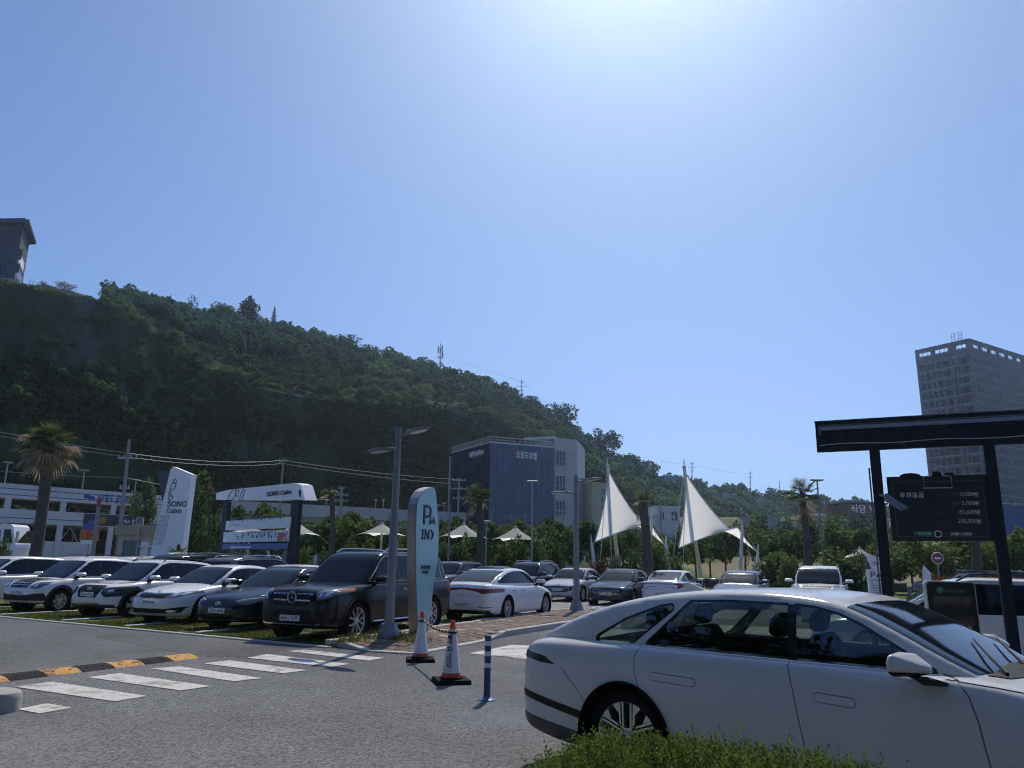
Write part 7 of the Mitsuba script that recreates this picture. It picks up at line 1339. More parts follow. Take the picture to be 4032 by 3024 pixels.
def foreground_car():
    car = thing('car', 'large white fastback saloon in the foreground with flush door handles, behind the hedge', 'car', 'cars parked in the hotel car park')
    c0 = 1.3425; S = lambda pts: [(x-c0, z) for x, z in pts]
    t = dict(SEDAN, L=5.035, W=1.88, H=1.46, xf=2.895-c0, xr=-c0,
        zt=S([(-1.175, .60), (-1.168, .74), (-1.145, .87), (-1.105, .955), (-1.03, .998), (-.85, 1.022), (-.3, 1.035), (.5, 1.032), (1.8, 1.028), (2.35, 1.018), (2.6, .995), (3.0, .94), (3.45, .84), (3.7, .74), (3.81, .63), (3.86, .52)]),
        drop=S([(-1.175, .02), (-1.0, .05), (-.5, .045), (0, .02), (1.9, .02), (2.4, .03), (3.0, .07), (3.6, .06), (3.86, .02)]),
        zb=S([(-1.175, .40), (-1.15, .31), (-1.0, .26), (-.5, .21), (3.2, .19), (3.7, .21), (3.83, .28), (3.86, .38)]),
        w=S([(-1.175, .60), (-1.155, .72), (-1.10, .80), (-.95, .862), (-.6, .905), (0, .928), (.8, .94), (2.2, .94), (2.9, .925), (3.4, .87), (3.7, .78), (3.81, .66), (3.86, .5)]),
        zg=S([(-1.2, .95), (-1.02, 1.045), (-.62, 1.215), (-.34, 1.305), (-.09, 1.365), (.25, 1.42), (.6, 1.45), (.95, 1.46), (1.2, 1.452), (1.45, 1.428), (1.62, 1.385), (1.85, 1.29), (2.1, 1.165), (2.38, 1.02), (2.5, .955)]),
        wb=S([(-1.2, .60), (-.8, .70), (-.3, .775), (.5, .815), (1.4, .82), (2.0, .80), (2.5, .70)]), belt=1.025, tum=(.30, .25), head=(1.60-c0, 2.43-c0), back=(-1.08-c0, -.20-c0))
    H = Hull(t, fine=1.7); pm = PEARL; X = lambda x: x-c0
    R, arch = .355, .405
    hub = gnd(2462, 2917, .345); yaw = math.radians(-43); h = np.array([math.cos(yaw), math.sin(yaw), 0]); n = np.array([-h[1], h[0], 0])
    pos = hub+h*c0+n*(.94-.03); pos[2] = 0; M = xform(pos, yaw); first = set(scene)
    lower, green = H.lower, H.green
    inner = loft(np.linspace(X(-1.1), X(2.4), 60), [H.gsec(x, .03, 40) for x in np.linspace(X(-1.1), X(2.4), 60)])
    shell = green-inner
    lower = lower-Manifold.cube((2.75, 1.42, 2), False).translate((X(-.45), -.71, .36))
    for xa in (H.xf, H.xr):
        for s in (-1, 1): lower = lower-Manifold.cylinder(.30, arch, arch, 96, True).rotate((90, 0, 0)).translate((xa, s*(H.W/2-.11), R+.005))
    ws_p, rw_p = prism_xy(ccw(H.shield('head', .05)), 1.02, 3), prism_xy(ccw(H.shield('back', .07)), 1.0, 3)
    ws, rw = shell ^ ws_p, shell ^ rw_p; shell = shell-ws_p-rw_p
    def sheet(m, test):
        m = tm(m); return trimesh.Trimesh(m.vertices, m.faces[test(m.face_normals, m.triangles_center)], process=False)
    TINT = mat('car_window_glass', {'type': 'thindielectric', 'specular_transmittance': rgb(.43, .50, .475)}, False)
    put(car, 'windscreen', skin(ws, H.trees, GLASS_K), None); put(car, 'rear_window', skin(sheet(rw, lambda n, c: n[:, 2] > .15), H.trees, TINT), None)
    def rnd(p, r): return Polygon(S(p)).buffer(-r).buffer(r)
    lights = [rnd([(-.41, 1.022), (-.05, 1.018), (.02, 1.05), (.37, 1.335), (.2, 1.305), (-.1, 1.195)], .02), rnd([(.125, 1.022), (.465, 1.352), (.8, 1.366), (1.215, 1.362), (1.255, 1.016)], .012),
              rnd([(1.30, 1.016), (1.265, 1.362), (1.40, 1.352), (1.56, 1.318), (1.70, 1.262), (1.90, 1.155), (2.16, 1.012)], .012)]
    names = ['quarter_window', 'side_window', 'side_window']
    for s in (-1, 1):
        y0, y1 = (.25, 1.4) if s > 0 else (-1.4, -.25)
        for nm, L in zip(names, lights):
            frame_ = prism_xz(ccw(L.buffer(.016).exterior.coords[:-1]), y0, y1); piece = shell ^ frame_; shell = shell-frame_
            pane = prism_xz(ccw(L.exterior.coords[:-1]), y0, y1)
            put(car, 'window_seal', piece-pane, BLACK_GL, smooth=30)
            put(car, nm, skin(sheet(piece ^ pane, lambda nn, c: nn[:, 1]*s > .4), H.trees, TINT), None)
        put(car, 'window_pillar', (H.green.translate((0, s*.002, 0)) ^ prism_xz(ccw(S([(1.268, 1.02), (1.292, 1.02), (1.262, 1.37), (1.222, 1.37)])), y0, y1))-inner, BLACK_GL, smooth=30)
        b = S([(-.02, 1.012), (1.0, 1.010), (2.17, 1.004)]); put(car, 'window_trim', tube([(x, s*(float(H.yside(x, z))+.035-.02*(i == 2)), z+.008) for i, (x, z) in enumerate(b)], .007, 6), CHROME, smooth=60)
    body = lower+shell
    from shapely.geometry import LineString
    lines = [[(.13, 1.03), (.095, .956), (.10, .86), (.14, .74)], [(1.268, 1.03), (1.31, .86), (1.37, .55), (1.385, .2)], [(2.17, 1.02), (2.26, 1.0), (2.32, .93), (2.36, .80), (2.41, .5), (2.42, .2)],
             [(2.2, 1.0), (2.45, .982), (2.62, .962), (3.1, .90), (3.6, .78)], [(-.63, .80), (-.45, .66), (-.36, .55)]]
    for s in (-1, 1):
        y0, y1 = (.70, 1.4) if s > 0 else (-1.4, -.70)
        for l in lines: body = body-prism_xz(ccw(LineString(S(l)).buffer(.0035, cap_style=2).exterior.coords[:-1]), y0, y1)
        for x0, x1 in ((.25, .61), (1.45, 1.70)):
            hp = Polygon(S([(x0, .802), (x1, .790), (x1, .842), (x0, .852)])); hp = hp.buffer(-.02).buffer(.02)
            body = body-prism_xz(ccw(hp.buffer(.004).exterior.coords[:-1]), y0, y1)
            put(car, 'door_handle', skin(H.lower.translate((0, s*.004, 0)) ^ prism_xz(ccw(hp.exterior.coords[:-1]), *((.75, 1.4) if s > 0 else (-1.4, -.75))), H.trees, pm), None)
    put(car, 'body', skin(body, H.trees, pm), None)
    # tail lamp, bumper bands, lower bumper, arches
    full = H.lower
    ring = lambda p, nm, m, pr: put(car, nm, (full.scale((1+pr/2.5, 1+pr/.94, 1)) ^ prism_xz(ccw(S(p)), -1.5, 1.5)), m, smooth=30)
    ring([(-1.4, .925), (-1.10, .895), (-.83, .868), (-.70, .815), (-.85, .818), (-1.4, .868)], 'tail_lamp', mat('dark_lamp', prin((.008, .004, .005), .15, specular=.25)), .004)
    arc = [(.0+(arch+.012)*math.cos(a), R+(arch+.012)*math.sin(a)) for a in np.linspace(math.pi*.97, math.pi*.80, 8)]
    ring([(-1.4, .60), (-1.1, .588), (-.36, .492), (-.38, .435), (-1.1, .532), (-1.4, .542)], 'bumper_band', BLACK_PL, .003)
    ring([(-1.4, .40), (-1.1, .40), (-.40, .335), (-.40, .2), (-1.4, .2)], 'lower_bumper', mat('bumper_dark', prin((.03, .032, .04), .4)), .006)
    put(car, 'rocker_trim', tube([(X(.45), -.93, .25), (X(2.45), -.93, .23)], .018, 6), BLACK_PL, smooth=50)
    LN = mat('liner', prin((.006, .006, .006), .9))
    for xa in (H.xf, H.xr):
        for s in (-1, 1): put(car, 'wheel_arch_liner', frame(lathe([(arch-.004, -.17), (arch-.004, .15), (.0, .15)], 48), (xa, s*(H.W/2-.14), R+.005), (1, 0, 0), (0, 0, 1), (0, -s, 0)), LN)
    ty, ri, ba = wheel_parts('panel', R, .272, .235)
    for xa in (H.xf, H.xr):
        for s in (-1, 1):
            W = np.eye(4); W[:3, :3] = np.column_stack([(1, 0, 0), (0, 0, -s), (0, s, 0)]); W[:3, 3] = (xa, s*(H.W/2-.145), R)
            W = W @ trimesh.transformations.rotation_matrix(math.radians(90.0 if s < 0 else 72.0), (0, 0, 1))
            k = newkey(car+'__wheel'); scene[k] = {**ty, 'W': W}; scene[k+'__rim'] = {**ri, 'W': W}; scene[k+'__brake_disc'] = {**ba, 'W': W}
    # mirror on a stalk
    for s in (-1, 1):
        pts = []
        u = np.random.default_rng(5).normal(size=(90, 3)); u /= np.linalg.norm(u, axis=1, keepdims=True)
        for dx, dy, rx, ry, rz in ((1.99, .06, .02, .07, .068), (1.99, .20, .03, .05, .062), (2.07, .08, .045, .06, .066), (2.13, .11, .045, .06, .035)): pts.append(u*[rx, ry, rz]+[X(dx), .90+dy, 1.078-.012*(dx > 2.1)])
        hull_ = Manifold.hull_points(np.vstack(pts)).refine_to_length(.02); hull_ = hull_ if s > 0 else hull_.mirror((0, 1, 0))
        k = put(car, 'wing_mirror', hull_.trim_by_plane((0, 0, 1), 1.045), pm, smooth=50); put(k, 'lower_shell', hull_.trim_by_plane((0, 0, -1), -1.045), BLACK_GL, smooth=50)
        put(k, 'foot', Manifold.hull_points(np.array([(X(x), s*y, z) for x, y, z in ((2.05, .98, 1.02), (2.14, .98, 1.02), (2.06, 1.06, 1.02), (2.14, 1.06, 1.02), (2.10, .90, .975), (2.23, .90, .985), (2.10, .93, .965), (2.22, .93, .97))])), BLACK_PL, smooth=30)
    # roof fin, wipers, cowl
    fin = Manifold.hull_points(np.array([(X(-.02), y, 1.38) for y in (-.012, .012)]+[(X(.27), y, 1.405) for y in (-.03, .03)]+[(X(.08), y, 1.40) for y in (-.03, .03)]+[(X(.015), 0, 1.475), (X(.05), 0, 1.475)])); put(car, 'roof_aerial', fin, pm, smooth=40)
    put(car, 'cowl_panel', H.lower.translate((0, 0, .006)) ^ prism_xy([(X(2.30), -.62), (X(2.47), -.58), (X(2.55), -.3), (X(2.57), 0), (X(2.55), .3), (X(2.47), .58), (X(2.30), .62)], .9, 1.5), BLACK_PL, smooth=30)
    for y0, y1, xt in ((-.50, .12, 2.14), (.05, .60, 2.18)):
        a = (X(2.44), y0, float(H.F['zg'](X(2.44)))+.035); mid = (X((2.44+xt)/2), (y0+y1)/2-.03, float(H.F['zg'](X((2.44+xt)/2)))+.03); b = (X(xt), y1, float(H.F['zg'](X(xt)))+.018)
        put(car, 'wiper', tube([a, mid, b], [.012, .009, .006], 6), BLACK_PL, smooth=50)
    # interior
    DARK = mat('interior_fabric', prin((.012, .012, .013), .9, specular=.1)); 
    k = put(car, 'cabin', cat([box(X(-.44), X(2.28), -.70, .70, .37, .40), box(X(-.44), X(-.42), -.70, .70, .40, .98), box(X(2.26), X(2.28), -.70, .70, .40, .98), box(X(-.44), X(2.28), -.705, -.69, .40, 1.0), box(X(-.44), X(2.28), .69, .705, .40, 1.0)]), DARK, kind='stuff')
    dash = Manifold.hull_points(np.array([(X(x), y, z) for y in (-.68, .68) for x, z in ((1.75, .7), (1.78, .93), (1.95, 1.0), (2.26, .99), (2.26, .6))])); put(car, 'dashboard', dash, DARK, smooth=40)
    put(car, 'parcel_shelf', box(X(-.95), X(-.2), -.66, .66, .985, 1.0), DARK)
    put(car, 'steering_wheel', frame(trimesh.creation.torus(.18, .016, 28, 10), (X(1.62), .36, .93), (0, 1, 0), (-.35, 0, .94)), DARK, smooth=60)
    def seat(x, y, wd, nm):
        sm = lambda pts, r: cat([Manifold.hull_points(np.vstack([np.random.default_rng(1).normal(size=(40, 3))/np.linalg.norm(np.random.default_rng(1).normal(size=(40, 3)), axis=1, keepdims=True)*r+p for p in pts])).refine_to_length(.06)])
        q = put(car, nm, cat([sm([(X(x+a), y+b, .52) for a in (0, .45) for b in (-wd, wd)], .08), sm([(X(x-.02), y-wd, .6), (X(x-.02), y+wd, .6), (X(x-.19), y-wd+.03, 1.05), (X(x-.19), y+wd-.03, 1.05)], .07)]), DARK, smooth=50)
        for hy in ((0,) if nm == 'front_seat' else (-.38, .38)): put(q, 'headrest', sm([(X(x-.22), y+hy-.07, 1.17), (X(x-.22), y+hy+.07, 1.17), (X(x-.20), y+hy-.07, 1.245), (X(x-.20), y+hy+.07, 1.245)], .05), DARK, smooth=50)
    seat(1.22, .36, .19, 'front_seat'); seat(1.22, -.36, .19, 'front_seat'); seat(.18, 0, .55, 'rear_seat')
    for k in [k for k in scene if k not in first and k.startswith(car+'__')]:
        d_ = dict(scene[k]); Mk = d_.pop('W', None); scene[k] = {**d_, 'to_world': T(M @ Mk if Mk is not None else M)}
foreground_car()
# ---------------------------------------------------------------- the parked cars
YAW_OUT = math.atan2(-AX[1], -AX[0])          # nose towards the lane
YAW_IN = math.atan2(AX[1], AX[0])             # tail towards the lane
def arch_ring(x, R, a, b): 
    q = [(x+b*math.cos(t), R+b*math.sin(t)) for t in np.linspace(-.35, math.pi+.35, 30)]
    return q+[(x+a*math.cos(t), R+a*math.sin(t)) for t in np.linspace(math.pi+.35, -.35, 30)]
def oval_emblem(z, w=.075, h=.048, kind='h', rear=False):
    def f(car, H, shell):
        s = -1 if rear else 1; x = front_x(shell, 0, z, s)+.012*s
        o, ex, ey = (x, 0, z), (0, s, 0), (0, 0, 1); t = np.linspace(0, 2*np.pi, 25)
        m = [tube([(w*math.cos(a), h*math.sin(a), 0) for a in t], .008, 6, False)]
        if kind == 'h': m += [tube([(-w*.35-.012, -h*.75, 0), (-w*.35+.012, h*.75, 0)], .009, 5), tube([(w*.35-.012, -h*.75, 0), (w*.35+.012, h*.75, 0)], .009, 5), tube([(-w*.33, -.008, 0), (w*.33, .010, 0)], .008, 5)]
        if kind == 'k':
            q = text('KIA', h*.9, .006, True); q.apply_translation((-q.extents[0]/2, -h*.45, 0)); m.append(q)
        if kind == 'star':
            m += [Manifold.hull_points(np.array([(0, 0, .012), (w*math.cos(a), w*math.sin(a), 0), (.014*math.cos(a+1.05), .014*math.sin(a+1.05), 0), (.014*math.cos(a-1.05), .014*math.sin(a-1.05), 0), (0, 0, -.004)])) for a in (math.pi/2, math.pi*7/6, math.pi*11/6)]
        put(car, 'emblem', frame(cat(m), o, ex, ey), CHROME, smooth=40)
    return f
def nose(F, L, deg=0.0):
    """pose of a car whose front (or tail) centre stands at F"""
    a = math.radians(deg); d = AX*math.cos(a)+BX*math.sin(a); return np.array([F[0], F[1], 0])+d*L/2, math.atan2(-d[1], -d[0])
P = lambda y0, y1, z0, z1: [(y0, z0), (y1, z0), (y1, z1), (y0, z1)]
def bars(zs, y, hh): return [('grille_bar', 'front', P(-y, y, z-hh, z+hh), CHROME, .011) for z in zs]

# 1 black SUV beside the island
GLS = dict(zt=[(-2.45, .70), (-2.44, .90), (-2.42, 1.05), (-2.3, 1.14), (-1.5, 1.13), (-.5, 1.10), (.95, 1.09), (1.25, 1.085), (1.8, 1.05), (2.15, 1.01), (2.31, .97), (2.40, .90), (2.44, .76), (2.45, .62)],
    w=[(-2.45, .66), (-2.42, .80), (-2.34, .87), (-2.15, .91), (-1.5, .94), (0, .945), (1.2, .945), (1.8, .94), (2.1, .92), (2.3, .85), (2.41, .74), (2.45, .58)],
    zg=[(-2.43, 1.0), (-2.38, 1.25), (-2.30, 1.52), (-2.16, 1.67), (-1.6, 1.73), (-.7, 1.75), (0, 1.745), (.38, 1.70), (.55, 1.62), (.86, 1.37), (1.15, 1.13), (1.25, 1.04)], head=(.46, 1.18), zdl=(1.115, 1.14))
gls = [('grille', 'front', [(-.54, 1.02), (.54, 1.02), (.52, .84), (.40, .70), (-.40, .70), (-.52, .84)], BLACK_PL, .005),
       ('grille_bar', 'front', ('both', P(.11, .50, .925, .955)), CHROME, .014), ('grille_bar', 'front', ('both', P(.11, .47, .805, .835)), CHROME, .014), ('grille_slot', 'front', ('both', P(.14, .46, .934, .946)), BLACK_PL, .017),
       ('headlight', 'front', ('both', [(.56, .99), (.70, 1.04), (.91, 1.06), (.93, .97), (.80, .855), (.62, .815)]), LAMP_CLEAR, .006), ('lamp_bulb', 'front', ('both', [(.64, .86), (.70, .88), (.74, .97), (.67, .965)]), LAMP_BULB, .010), ('lamp_bulb', 'front', ('both', [(.76, .90), (.82, .93), (.86, 1.0), (.78, .985)]), LAMP_BULB, .010),
       ('turn_lamp', 'front', ('both', [(.88, .985), (.93, .99), (.935, 1.04), (.90, 1.045)]), LAMP_AMBER, .010),
       ('air_intake', 'front', [(-.46, .62), (.46, .62), (.56, .38), (-.56, .38)], BLACK_PL, .005), ('side_intake', 'front', ('both', [(.60, .60), (.84, .66), (.86, .40), (.66, .38)]), BLACK_PL, .005),
       ('skid_trim', 'front', [(-.62, .335), (.62, .335), (.72, .36), (.72, .385), (.60, .358), (-.60, .358), (-.72, .385), (-.72, .36)], CHROME, .014), ('hood_vent', 'front', ('both', P(.30, .55, 1.16, 1.162)), BLACK_PL, .002)]
pos, yaw = nose(gnd(1140, 2427, .50)+AX*.02, 5.13)
def gls_extra(car, H, shell):
    oval_emblem(.872, .105, .105, 'star')(car, H, shell)
    for s in (1, -1):
        put(car, 'sill_step', tube([(-1.0, s*.97, .36), (1.05, s*.97, .36)], .022, 6), CHROME, smooth=50)
        put(car, 'arch_trim', H.lower.translate((0, s*.012, 0)) ^ prism_xz(ccw(arch_ring(H.xf, .39, .445, .50)), *((.3, 1.4) if s > 0 else (-1.4, -.3))), K_PAINT, smooth=30)
        put(car, 'arch_trim', H.lower.translate((0, s*.012, 0)) ^ prism_xz(ccw(arch_ring(H.xr, .39, .445, .50)), *((.3, 1.4) if s > 0 else (-1.4, -.3))), K_PAINT, smooth=30)
        put(car, 'tail_lamp', H.lower.translate((-.004, s*.004, 0)) ^ prism_xz(ccw([(-2.7, 1.12), (-2.2, 1.10), (-2.3, .88), (-2.7, .86)]), *((.3, 1.4) if s > 0 else (-1.4, -.3))), LAMP_RED, smooth=30)
    put(car, 'bonnet_badge', lathe([(.001, .01), (.02, .008), (.022, 0)], 16).apply_translation((front_x(shell, 0, 1.09)-.05, 0, 1.115)), CHROME)
build_car('parked_car', 'big black SUV with star emblem and chrome roof rails beside the parking sign', pos, yaw, SUV, K_PAINT, (5.13, 1.93, 1.85), 'star5', gls, '184나 7190', .47, R=.39, rim=.285, over=GLS, rails=CHROME, belt_trim=CHROME, handles=CHROME, extra=gls_extra, fine=1.0, cat_='car')

# 2 black saloon
dn8 = [('grille', 'front', [(-.60, .66), (.60, .66), (.68, .52), (.50, .36), (-.50, .36), (-.68, .52)], BLACK_GL, .004), ('headlight', 'front', ('both', [(.50, .66), (.74, .735), (.90, .75), (.89, .66), (.76, .60), (.60, .60)]), LAMP_CLEAR, .005),
       ('headlight_strip', 'front', ('both', [(.46, .672), (.60, .71), (.90, .762), (.90, .752), (.60, .697), (.47, .655)]), CHROME, .010), ('air_intake', 'front', ('both', [(.68, .48), (.84, .52), (.84, .36), (.72, .34)]), BLACK_PL, .004), ('lower_trim', 'front', P(-.6, .6, .235, .255), CHROME, .008)]
pos, yaw = nose(gnd(847, 2404, .45)+AX*.05, 4.9)
build_car('parked_car', 'low black saloon between the white saloon and the big black SUV', pos, yaw, SEDAN, K_PAINT, (4.9, 1.86, 1.445), 'five', dn8, '333보 6844', .45, extra=oval_emblem(.60), handles='body', belt_trim=CHROME)

# 3 white saloon
k5 = [('grille', 'front', [(-.50, .755), (.0, .735), (.50, .755), (.52, .70), (.42, .635), (.12, .63), (0, .645), (-.12, .63), (-.42, .635), (-.52, .70)], BLACK_PL, .005), ('grille_bar', 'front', [(-.50, .772), (0, .752), (.50, .772), (.50, .755), (0, .735), (-.50, .755)], CHROME, .011),
      ('headlight', 'front', ('both', [(.50, .74), (.66, .785), (.91, .83), (.90, .76), (.74, .67), (.50, .63)]), LAMP_CLEAR, .005), ('lamp_bulb', 'front', ('both', [(.60, .68), (.68, .70), (.70, .76), (.62, .75)]), LAMP_BULB, .009), ('lamp_bulb', 'front', ('both', [(.74, .72), (.80, .74), (.82, .79), (.75, .78)]), LAMP_BULB, .009),
      ('air_intake', 'front', [(-.86, .44), (-.50, .385), (.50, .385), (.86, .44), (.80, .30), (.55, .275), (-.55, .275), (-.80, .30)], BLACK_PL, .005), ('fog_lamp', 'front', ('both', [(.56, .345), (.76, .365), (.74, .305), (.58, .30)]), LAMP_BULB, .009)]
pos, yaw = nose(gnd(572, 2374, .52)+AX*.12, 4.845)
build_car('parked_car', 'white saloon with tiger-nose grille and round wing mirrors left of the black saloon', pos, yaw, SEDAN, W_PAINT, (4.845, 1.83, 1.455), 'multi', k5, '38주 8447', .53, extra=oval_emblem(.785, .055, .032, 'k'), handles=CHROME, belt_trim=CHROME)

# 4 white crossover with grey cladding
kona = [('grille', 'front', [(-.46, .86), (.46, .86), (.50, .80), (.34, .54), (-.34, .54), (-.50, .80)], BLACK_PL, .005), ('hood_slot', 'front', P(-.36, .36, .90, .918), BLACK_PL, .004), ('headlight', 'front', ('both', [(.44, .905), (.62, .945), (.93, .99), (.90, .93), (.60, .90)]), LAMP_CLEAR, .006),
        ('lamp_pod', 'front', ('both', [(.52, .80), (.93, .84), (.93, .58), (.64, .56), (.50, .66)]), CLAD, .008), ('fog_lamp', 'front', ('both', [(.58, .765), (.80, .79), (.80, .665), (.64, .645)]), LAMP_CLEAR, .014), ('lamp_bulb', 'front', ('both', [(.70, .70), (.78, .71), (.78, .76), (.70, .75)]), LAMP_BULB, .018), ('lower_bumper', 'front', P(-.8, .8, .2, .36), CLAD, .005),
        ('skid_plate', 'front', [(-.45, .46), (-.38, .40), (.38, .40), (.45, .46), (.48, .42), (.42, .335), (-.42, .335), (-.48, .42)], CHROME, .010), ('lower_grille', 'front', P(-.34, .34, .35, .40), BLACK_PL, .008)]
def clad(R, arch):
    def f(car, H, shell):
        for s in (1, -1):
            yy = (.3, 1.4) if s > 0 else (-1.4, -.3)
            for x in (H.xf, H.xr): put(car, 'arch_cladding', H.lower.translate((0, s*.010, 0)) ^ prism_xz(ccw(arch_ring(x, R, arch, arch+.085)), *yy), CLAD, smooth=30)
            put(car, 'sill_cladding', H.lower.translate((0, s*.007, 0)) ^ prism_xz(ccw(P(H.xr+.3, H.xf-.3, .15, .42)), *yy), CLAD, smooth=30)
    return f
def both(*fs):
    def f(*a):
        for g in fs: g(*a)
    return f
SM = dict(zg=[(-2.43, 1.0), (-2.36, 1.22), (-2.2, 1.46), (-2.0, 1.60), (-1.5, 1.69), (-.7, 1.74), (0, 1.75), (.35, 1.69), (.58, 1.56), (.95, 1.31), (1.28, 1.08), (1.36, 1.0)], head=(.44, 1.30))
pos, yaw = nose(gnd(329, 2346, .58)+AX*.10, 4.18)
build_car('parked_car', 'white crossover with dark grey cladding around its wheels and lamps', pos, yaw, SUV, W_PAINT, (4.18, 1.80, 1.56), 'five', kona, '26조 4778', .62, extra=both(oval_emblem(.755, .085, .05), clad(.33, .385)), rails=BLACK_PL, over=SM)

# 5 white small SUV with square lamps
venue = [('grille', 'front', [(-.44, .96), (.44, .96), (.46, .90), (.36, .70), (-.36, .70), (-.46, .90)], BLACK_PL, .005)]+bars((.90, .84, .78), .40, .006)+[('grille_bar', 'front', P(y-.006, y+.006, .72, .94), CHROME, .011) for y in (-.27, -.13, .13, .27)]+[
         ('headlight', 'front', ('both', [(.48, .93), (.90, .98), (.90, .945), (.50, .90)]), LAMP_CLEAR, .006), ('square_lamp', 'front', ('both', [(.54, .86), (.80, .88), (.82, .80), (.76, .69), (.52, .69)]), LAMP_CLEAR, .008), ('lamp_bulb', 'front', ('both', P(.60, .70, .74, .83)), LAMP_BULB, .013), ('lower_bumper', 'front', [(-.82, .56), (-.40, .50), (.40, .50), (.82, .56), (.86, .34), (-.86, .34)], CLAD, .006), ('lower_grille', 'front', P(-.60, .60, .36, .47), BLACK_PL, .010)]
pos, yaw = nose(gnd(59, 2333, .56)+AX*.05, 4.04)
build_car('parked_car', 'white boxy small SUV with square lamps at the left end of the front row', pos, yaw, SUV, W_PAINT, (4.04, 1.77, 1.585), 'cover', venue, '12허 3056', .56, extra=both(oval_emblem(.84, .07, .042), clad(.32, .375)), R=.32, rim=.225, over=SM)

# 6 white saloon at the picture's left edge
pos, yaw = nose(np.array([-17.6, 24.2, 0]), 4.7)
build_car('parked_car', 'white car cut off by the left edge of the picture, next to the boxy SUV', pos, yaw, SUV, W_PAINT, (4.6, 1.84, 1.60), 'five', k5[:2], over=SM)

# second row, behind the first: tails to the first row, noses away
def second(k, name_label, tpl, pm, dims, dx=0.0, back=0.0, **kw):
    """k-th bay of the row behind; only their roofs show"""
    F = np.array([-4.8, 16.2, 0])+np.array([.854, -.52, 0])*(-2.82*k+dx)+AX*(5.5+back)
    d = AX; return build_car('parked_car', name_label, F+d*dims[0]/2, YAW_IN, tpl, pm, dims, 'five', mirrors=True, **kw)
second(2.0, 'dark saloon roof just left of the big black SUV, behind the low black saloon', SEDAN, NAVY_PAINT, (4.7, 1.83, 1.43), back=3.2, dx=.9)
second(2.35, 'white saloon showing only its roof behind the low black saloon', SEDAN, W_PAINT, (4.8, 1.85, 1.46), back=.2)
second(3.15, 'dark SUV with silver window line behind the white saloon', SUV, GREY_PAINT, (4.8, 1.9, 1.70), back=.4, rails=CHROME, belt_trim=CHROME)
second(4.15, 'black SUV with long silver roof rails behind the crossover', SUV, K_PAINT, (4.9, 1.95, 1.76), back=.4, rails=CHROME)
second(5.6, 'white people carrier behind the gap between crossover and boxy SUV', SUV, W_PAINT, (4.6, 1.85, 1.66), back=1.3)
second(6.35, 'white SUV with dark roof rails behind the boxy small SUV', SUV, CHAMP_PAINT if False else W_PAINT, (4.6, 1.85, 1.64), back=.3, rails=BLACK_PL)
second(7.6, 'pale blue car roof at the far left of the second row', SUV, BLUEGREY_PAINT, (4.3, 1.8, 1.60), back=1.0)

# white saloon seen from behind, right of the parking sign
ig_rear = [('tail_lamp', 'rear', [(-.93, .90), (-.50, .905), (0, .93), (.50, .905), (.93, .90), (.90, .80), (.62, .765), (.45, .83), (0, .885), (-.45, .83), (-.62, .765), (-.90, .80)], LAMP_RED, .006), ('tail_strip', 'rear', [(-.5, .915), (0, .938), (.5, .915), (.5, .908), (0, .93), (-.5, .908)], CHROME, .010),
           ('lower_bumper', 'rear', P(-.80, .80, .2, .33), BLACK_PL, .006), ('exhaust_tip', 'rear', ('both', P(.50, .72, .25, .31)), CHROME, .014), ('reflector', 'rear', ('both', P(.52, .84, .40, .418)), LAMP_RED, .008), ('boot_line', 'rear', [(-.58, .70), (.58, .70), (.58, .706), (-.58, .706)], BLACK_PL, .003)]
R0 = gnd(1817, 2376, .50)
pos = np.array([R0[0], R0[1], 0])+AX*(4.93/2)
build_car('parked_car', 'white saloon seen from behind with wide red tail lamps and black glass roof', pos, YAW_IN, SEDAN, W_PAINT, (4.93, 1.865, 1.47), 'multi', ig_rear, rplate='53제 6555', rplate_z=.47, R=.34, rim=.25, roof=BLACK_GL, extra=oval_emblem(.965, .06, .036, rear=True), belt_trim=CHROME, fine=1.0)

# far row across the lane
md = [('grille', 'front', [(-.62, .66), (.62, .66), (.70, .58), (.52, .42), (-.52, .42), (-.70, .58)], BLACK_GL, .004)]+bars((.61, .56, .51, .46), .56, .005)+[('headlight', 'front', ('both', [(.62, .70), (.90, .75), (.91, .66), (.70, .60)]), LAMP_CLEAR, .005), ('air_intake', 'front', ('both', [(.66, .42), (.86, .48), (.84, .30), (.70, .28)]), BLACK_PL, .004), ('lower_trim', 'front', P(-.66, .66, .25, .27), CHROME, .008)]
pos, yaw = nose(gnd(2194, 2321, .52), 4.62)
build_car('parked_car', 'silver saloon partly behind the lamp post at the island corner', pos, yaw, SEDAN, SILVER_PAINT, (4.62, 1.80, 1.44), 'ten', md, '70머 1925', .52, extra=oval_emblem(.70), belt_trim=CHROME)
pos, yaw = nose(gnd(2384, 2338, .47), 4.9)
build_car('parked_car', 'dark navy saloon with chrome slat grille, second from the lamp post', pos, yaw, SEDAN, NAVY_PAINT, (4.9, 1.86, 1.445), 'five', md, '05허 2841', .47, extra=oval_emblem(.72), belt_trim=CHROME)
cn7 = [('tail_lamp', 'rear', [(-.92, .93), (-.60, .90), (.60, .90), (.92, .93), (.90, .84), (.72, .70), (.66, .72), (.70, .84), (.55, .875), (-.55, .875), (-.70, .84), (-.66, .72), (-.72, .70), (-.90, .84)], LAMP_RED, .006), ('boot_line', 'rear', ('both', [(.12, .80), (.50, .78), (.62, .66), (.60, .65), (.48, .765), (.12, .785)]), BLACK_PL, .003), ('lower_bumper', 'rear', P(-.80, .80, .2, .36), BLACK_PL, .006)]
R1 = at(2600, 2336, 31.4); pos = np.array([R1[0], R1[1], 0])+AX*2.33
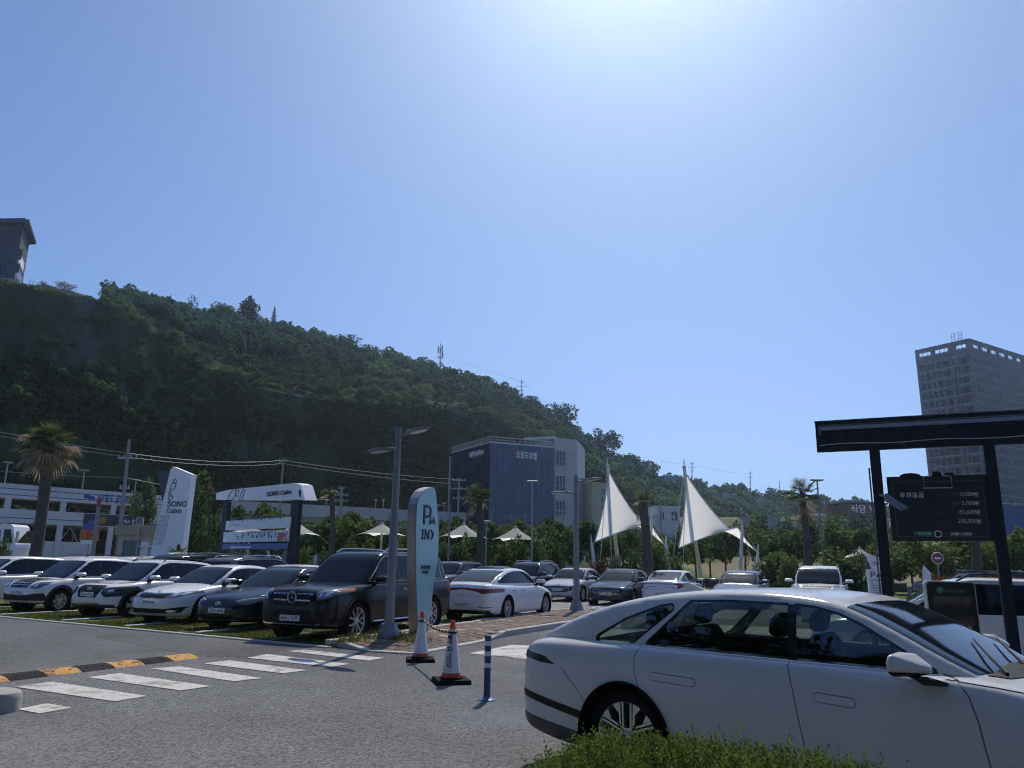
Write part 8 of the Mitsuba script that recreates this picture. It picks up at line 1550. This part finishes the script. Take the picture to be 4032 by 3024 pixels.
build_car('parked_car', 'white saloon seen from behind with angular red light bar, in the far row', pos, YAW_IN, SEDAN, W_PAINT, (4.65, 1.82, 1.42), 'five', cn7, rplate='31호 7702', rplate_z=.52)
R2 = at(2885, 2345, 30.6); pos, yaw = nose(R2, 4.9)
build_car('parked_car', 'blue grey saloon with the sun glinting on its windscreen', pos, yaw, SEDAN, BLUEGREY_PAINT, (4.9, 1.86, 1.44), 'five', md, '27노 4410', .47)
pos, yaw = nose(at(3215, 2345, 27.6), 4.75)
suvf = [('grille', 'front', [(-.50, .98), (.50, .98), (.44, .78), (-.44, .78)], BLACK_PL, .005), ('headlight', 'front', ('both', [(.52, .98), (.90, 1.03), (.90, .92), (.56, .88)]), LAMP_CLEAR, .006), ('lower_bumper', 'front', P(-.8, .8, .3, .55), BLACK_PL, .005)]
build_car('parked_car', 'white SUV at the right end of the far row, facing the lane', pos, yaw, SUV, W_PAINT, (4.75, 1.88, 1.68), 'ten', suvf, '61소 5508', .6, rails=BLACK_PL)
# dark cars between the parking sign and the far row
pos, yaw = nose(at(2010, 2290, 37.0), 4.7)
build_car('parked_car', 'dark blue SUV with silver rails behind the white saloon with red tail lamps', pos, yaw, SUV, NAVY_PAINT, (4.75, 1.89, 1.69), 'five', suvf, rails=CHROME, belt_trim=CHROME)
pos, yaw = nose(at(1850, 2300, 36.5), 4.7)
build_car('parked_car', 'dark grey saloon left of the dark blue SUV, mostly hidden', pos, yaw, SEDAN, GREY_PAINT, (4.85, 1.86, 1.46), 'five', md, belt_trim=CHROME)
pos, yaw = nose(at(1690, 2290, 38.5), 4.7)
build_car('parked_car', 'dark SUV roof just right of the parking sign', pos, yaw, SUV, GREY_PAINT, (4.75, 1.89, 1.66), 'five', suvf, belt_trim=CHROME)
# cars beyond the pay station, side on, nose left
d = -BX; yawl = math.atan2(d[1], d[0])
p = at(3640, 2600, 13.2); 
build_car('parked_car', 'white estate car with silver roof rails standing side-on behind the pay station', np.array([7.35, 12.55, 0])+0*p, yawl, SUV, W_PAINT, (4.85, 1.87, 1.50), 'ten', [], rails=CHROME, handles='body', extra=lambda car, H, shell: [put(car, 'wing_vent', H.lower.translate((0, .004, 0)) ^ prism_xz(ccw([(.98, z), (1.28, z), (1.25, z+.022), (.98, z+.022)]), .3, 1.4), BLACK_PL, smooth=30) for z in (.60, .66, .72)], over=SM)
build_car('parked_car', 'white car whose bonnet and windscreen show left of the pay station', np.array([9.1, 15.9, 0]), yawl, SEDAN, SILVER_PAINT, (4.8, 1.85, 1.46), 'ten', [])
for px_, lab in ((3760, 'blue car parked under the trees seen below the tariff board'), (3880, 'second blue car under the trees, right of the first')):
    q = at(px_, 2230, 46.0); q[2] = 0
    build_car('parked_car', lab, q, math.atan2(.2, -1), SUV, BLUE_PAINT if px_ < 3800 else BLUEGREY_PAINT, (4.5, 1.83, 1.62), 'five', [])
truck()
# ---------------------------------------------------------------- the summer haze
scene['haze_air'] = {'type': 'homogeneous', 'albedo': rgb(.84, .93, 1.0), 'sigma_t': HAZE, 'phase': {'type': 'hg', 'g': .90}}
scene['haze'] = {'type': 'cube', 'to_world': T().translate([0, 700, 53]).scale([1300, 1150, 55]), 'bsdf': {'type': 'null'}, 'interior': {'type': 'ref', 'id': 'haze_air'}}
labels['haze'] = {'kind': 'stuff', 'label': 'thin summer haze over the whole scene'}
scene['camera']['medium'] = {'type': 'ref', 'id': 'haze_air'}
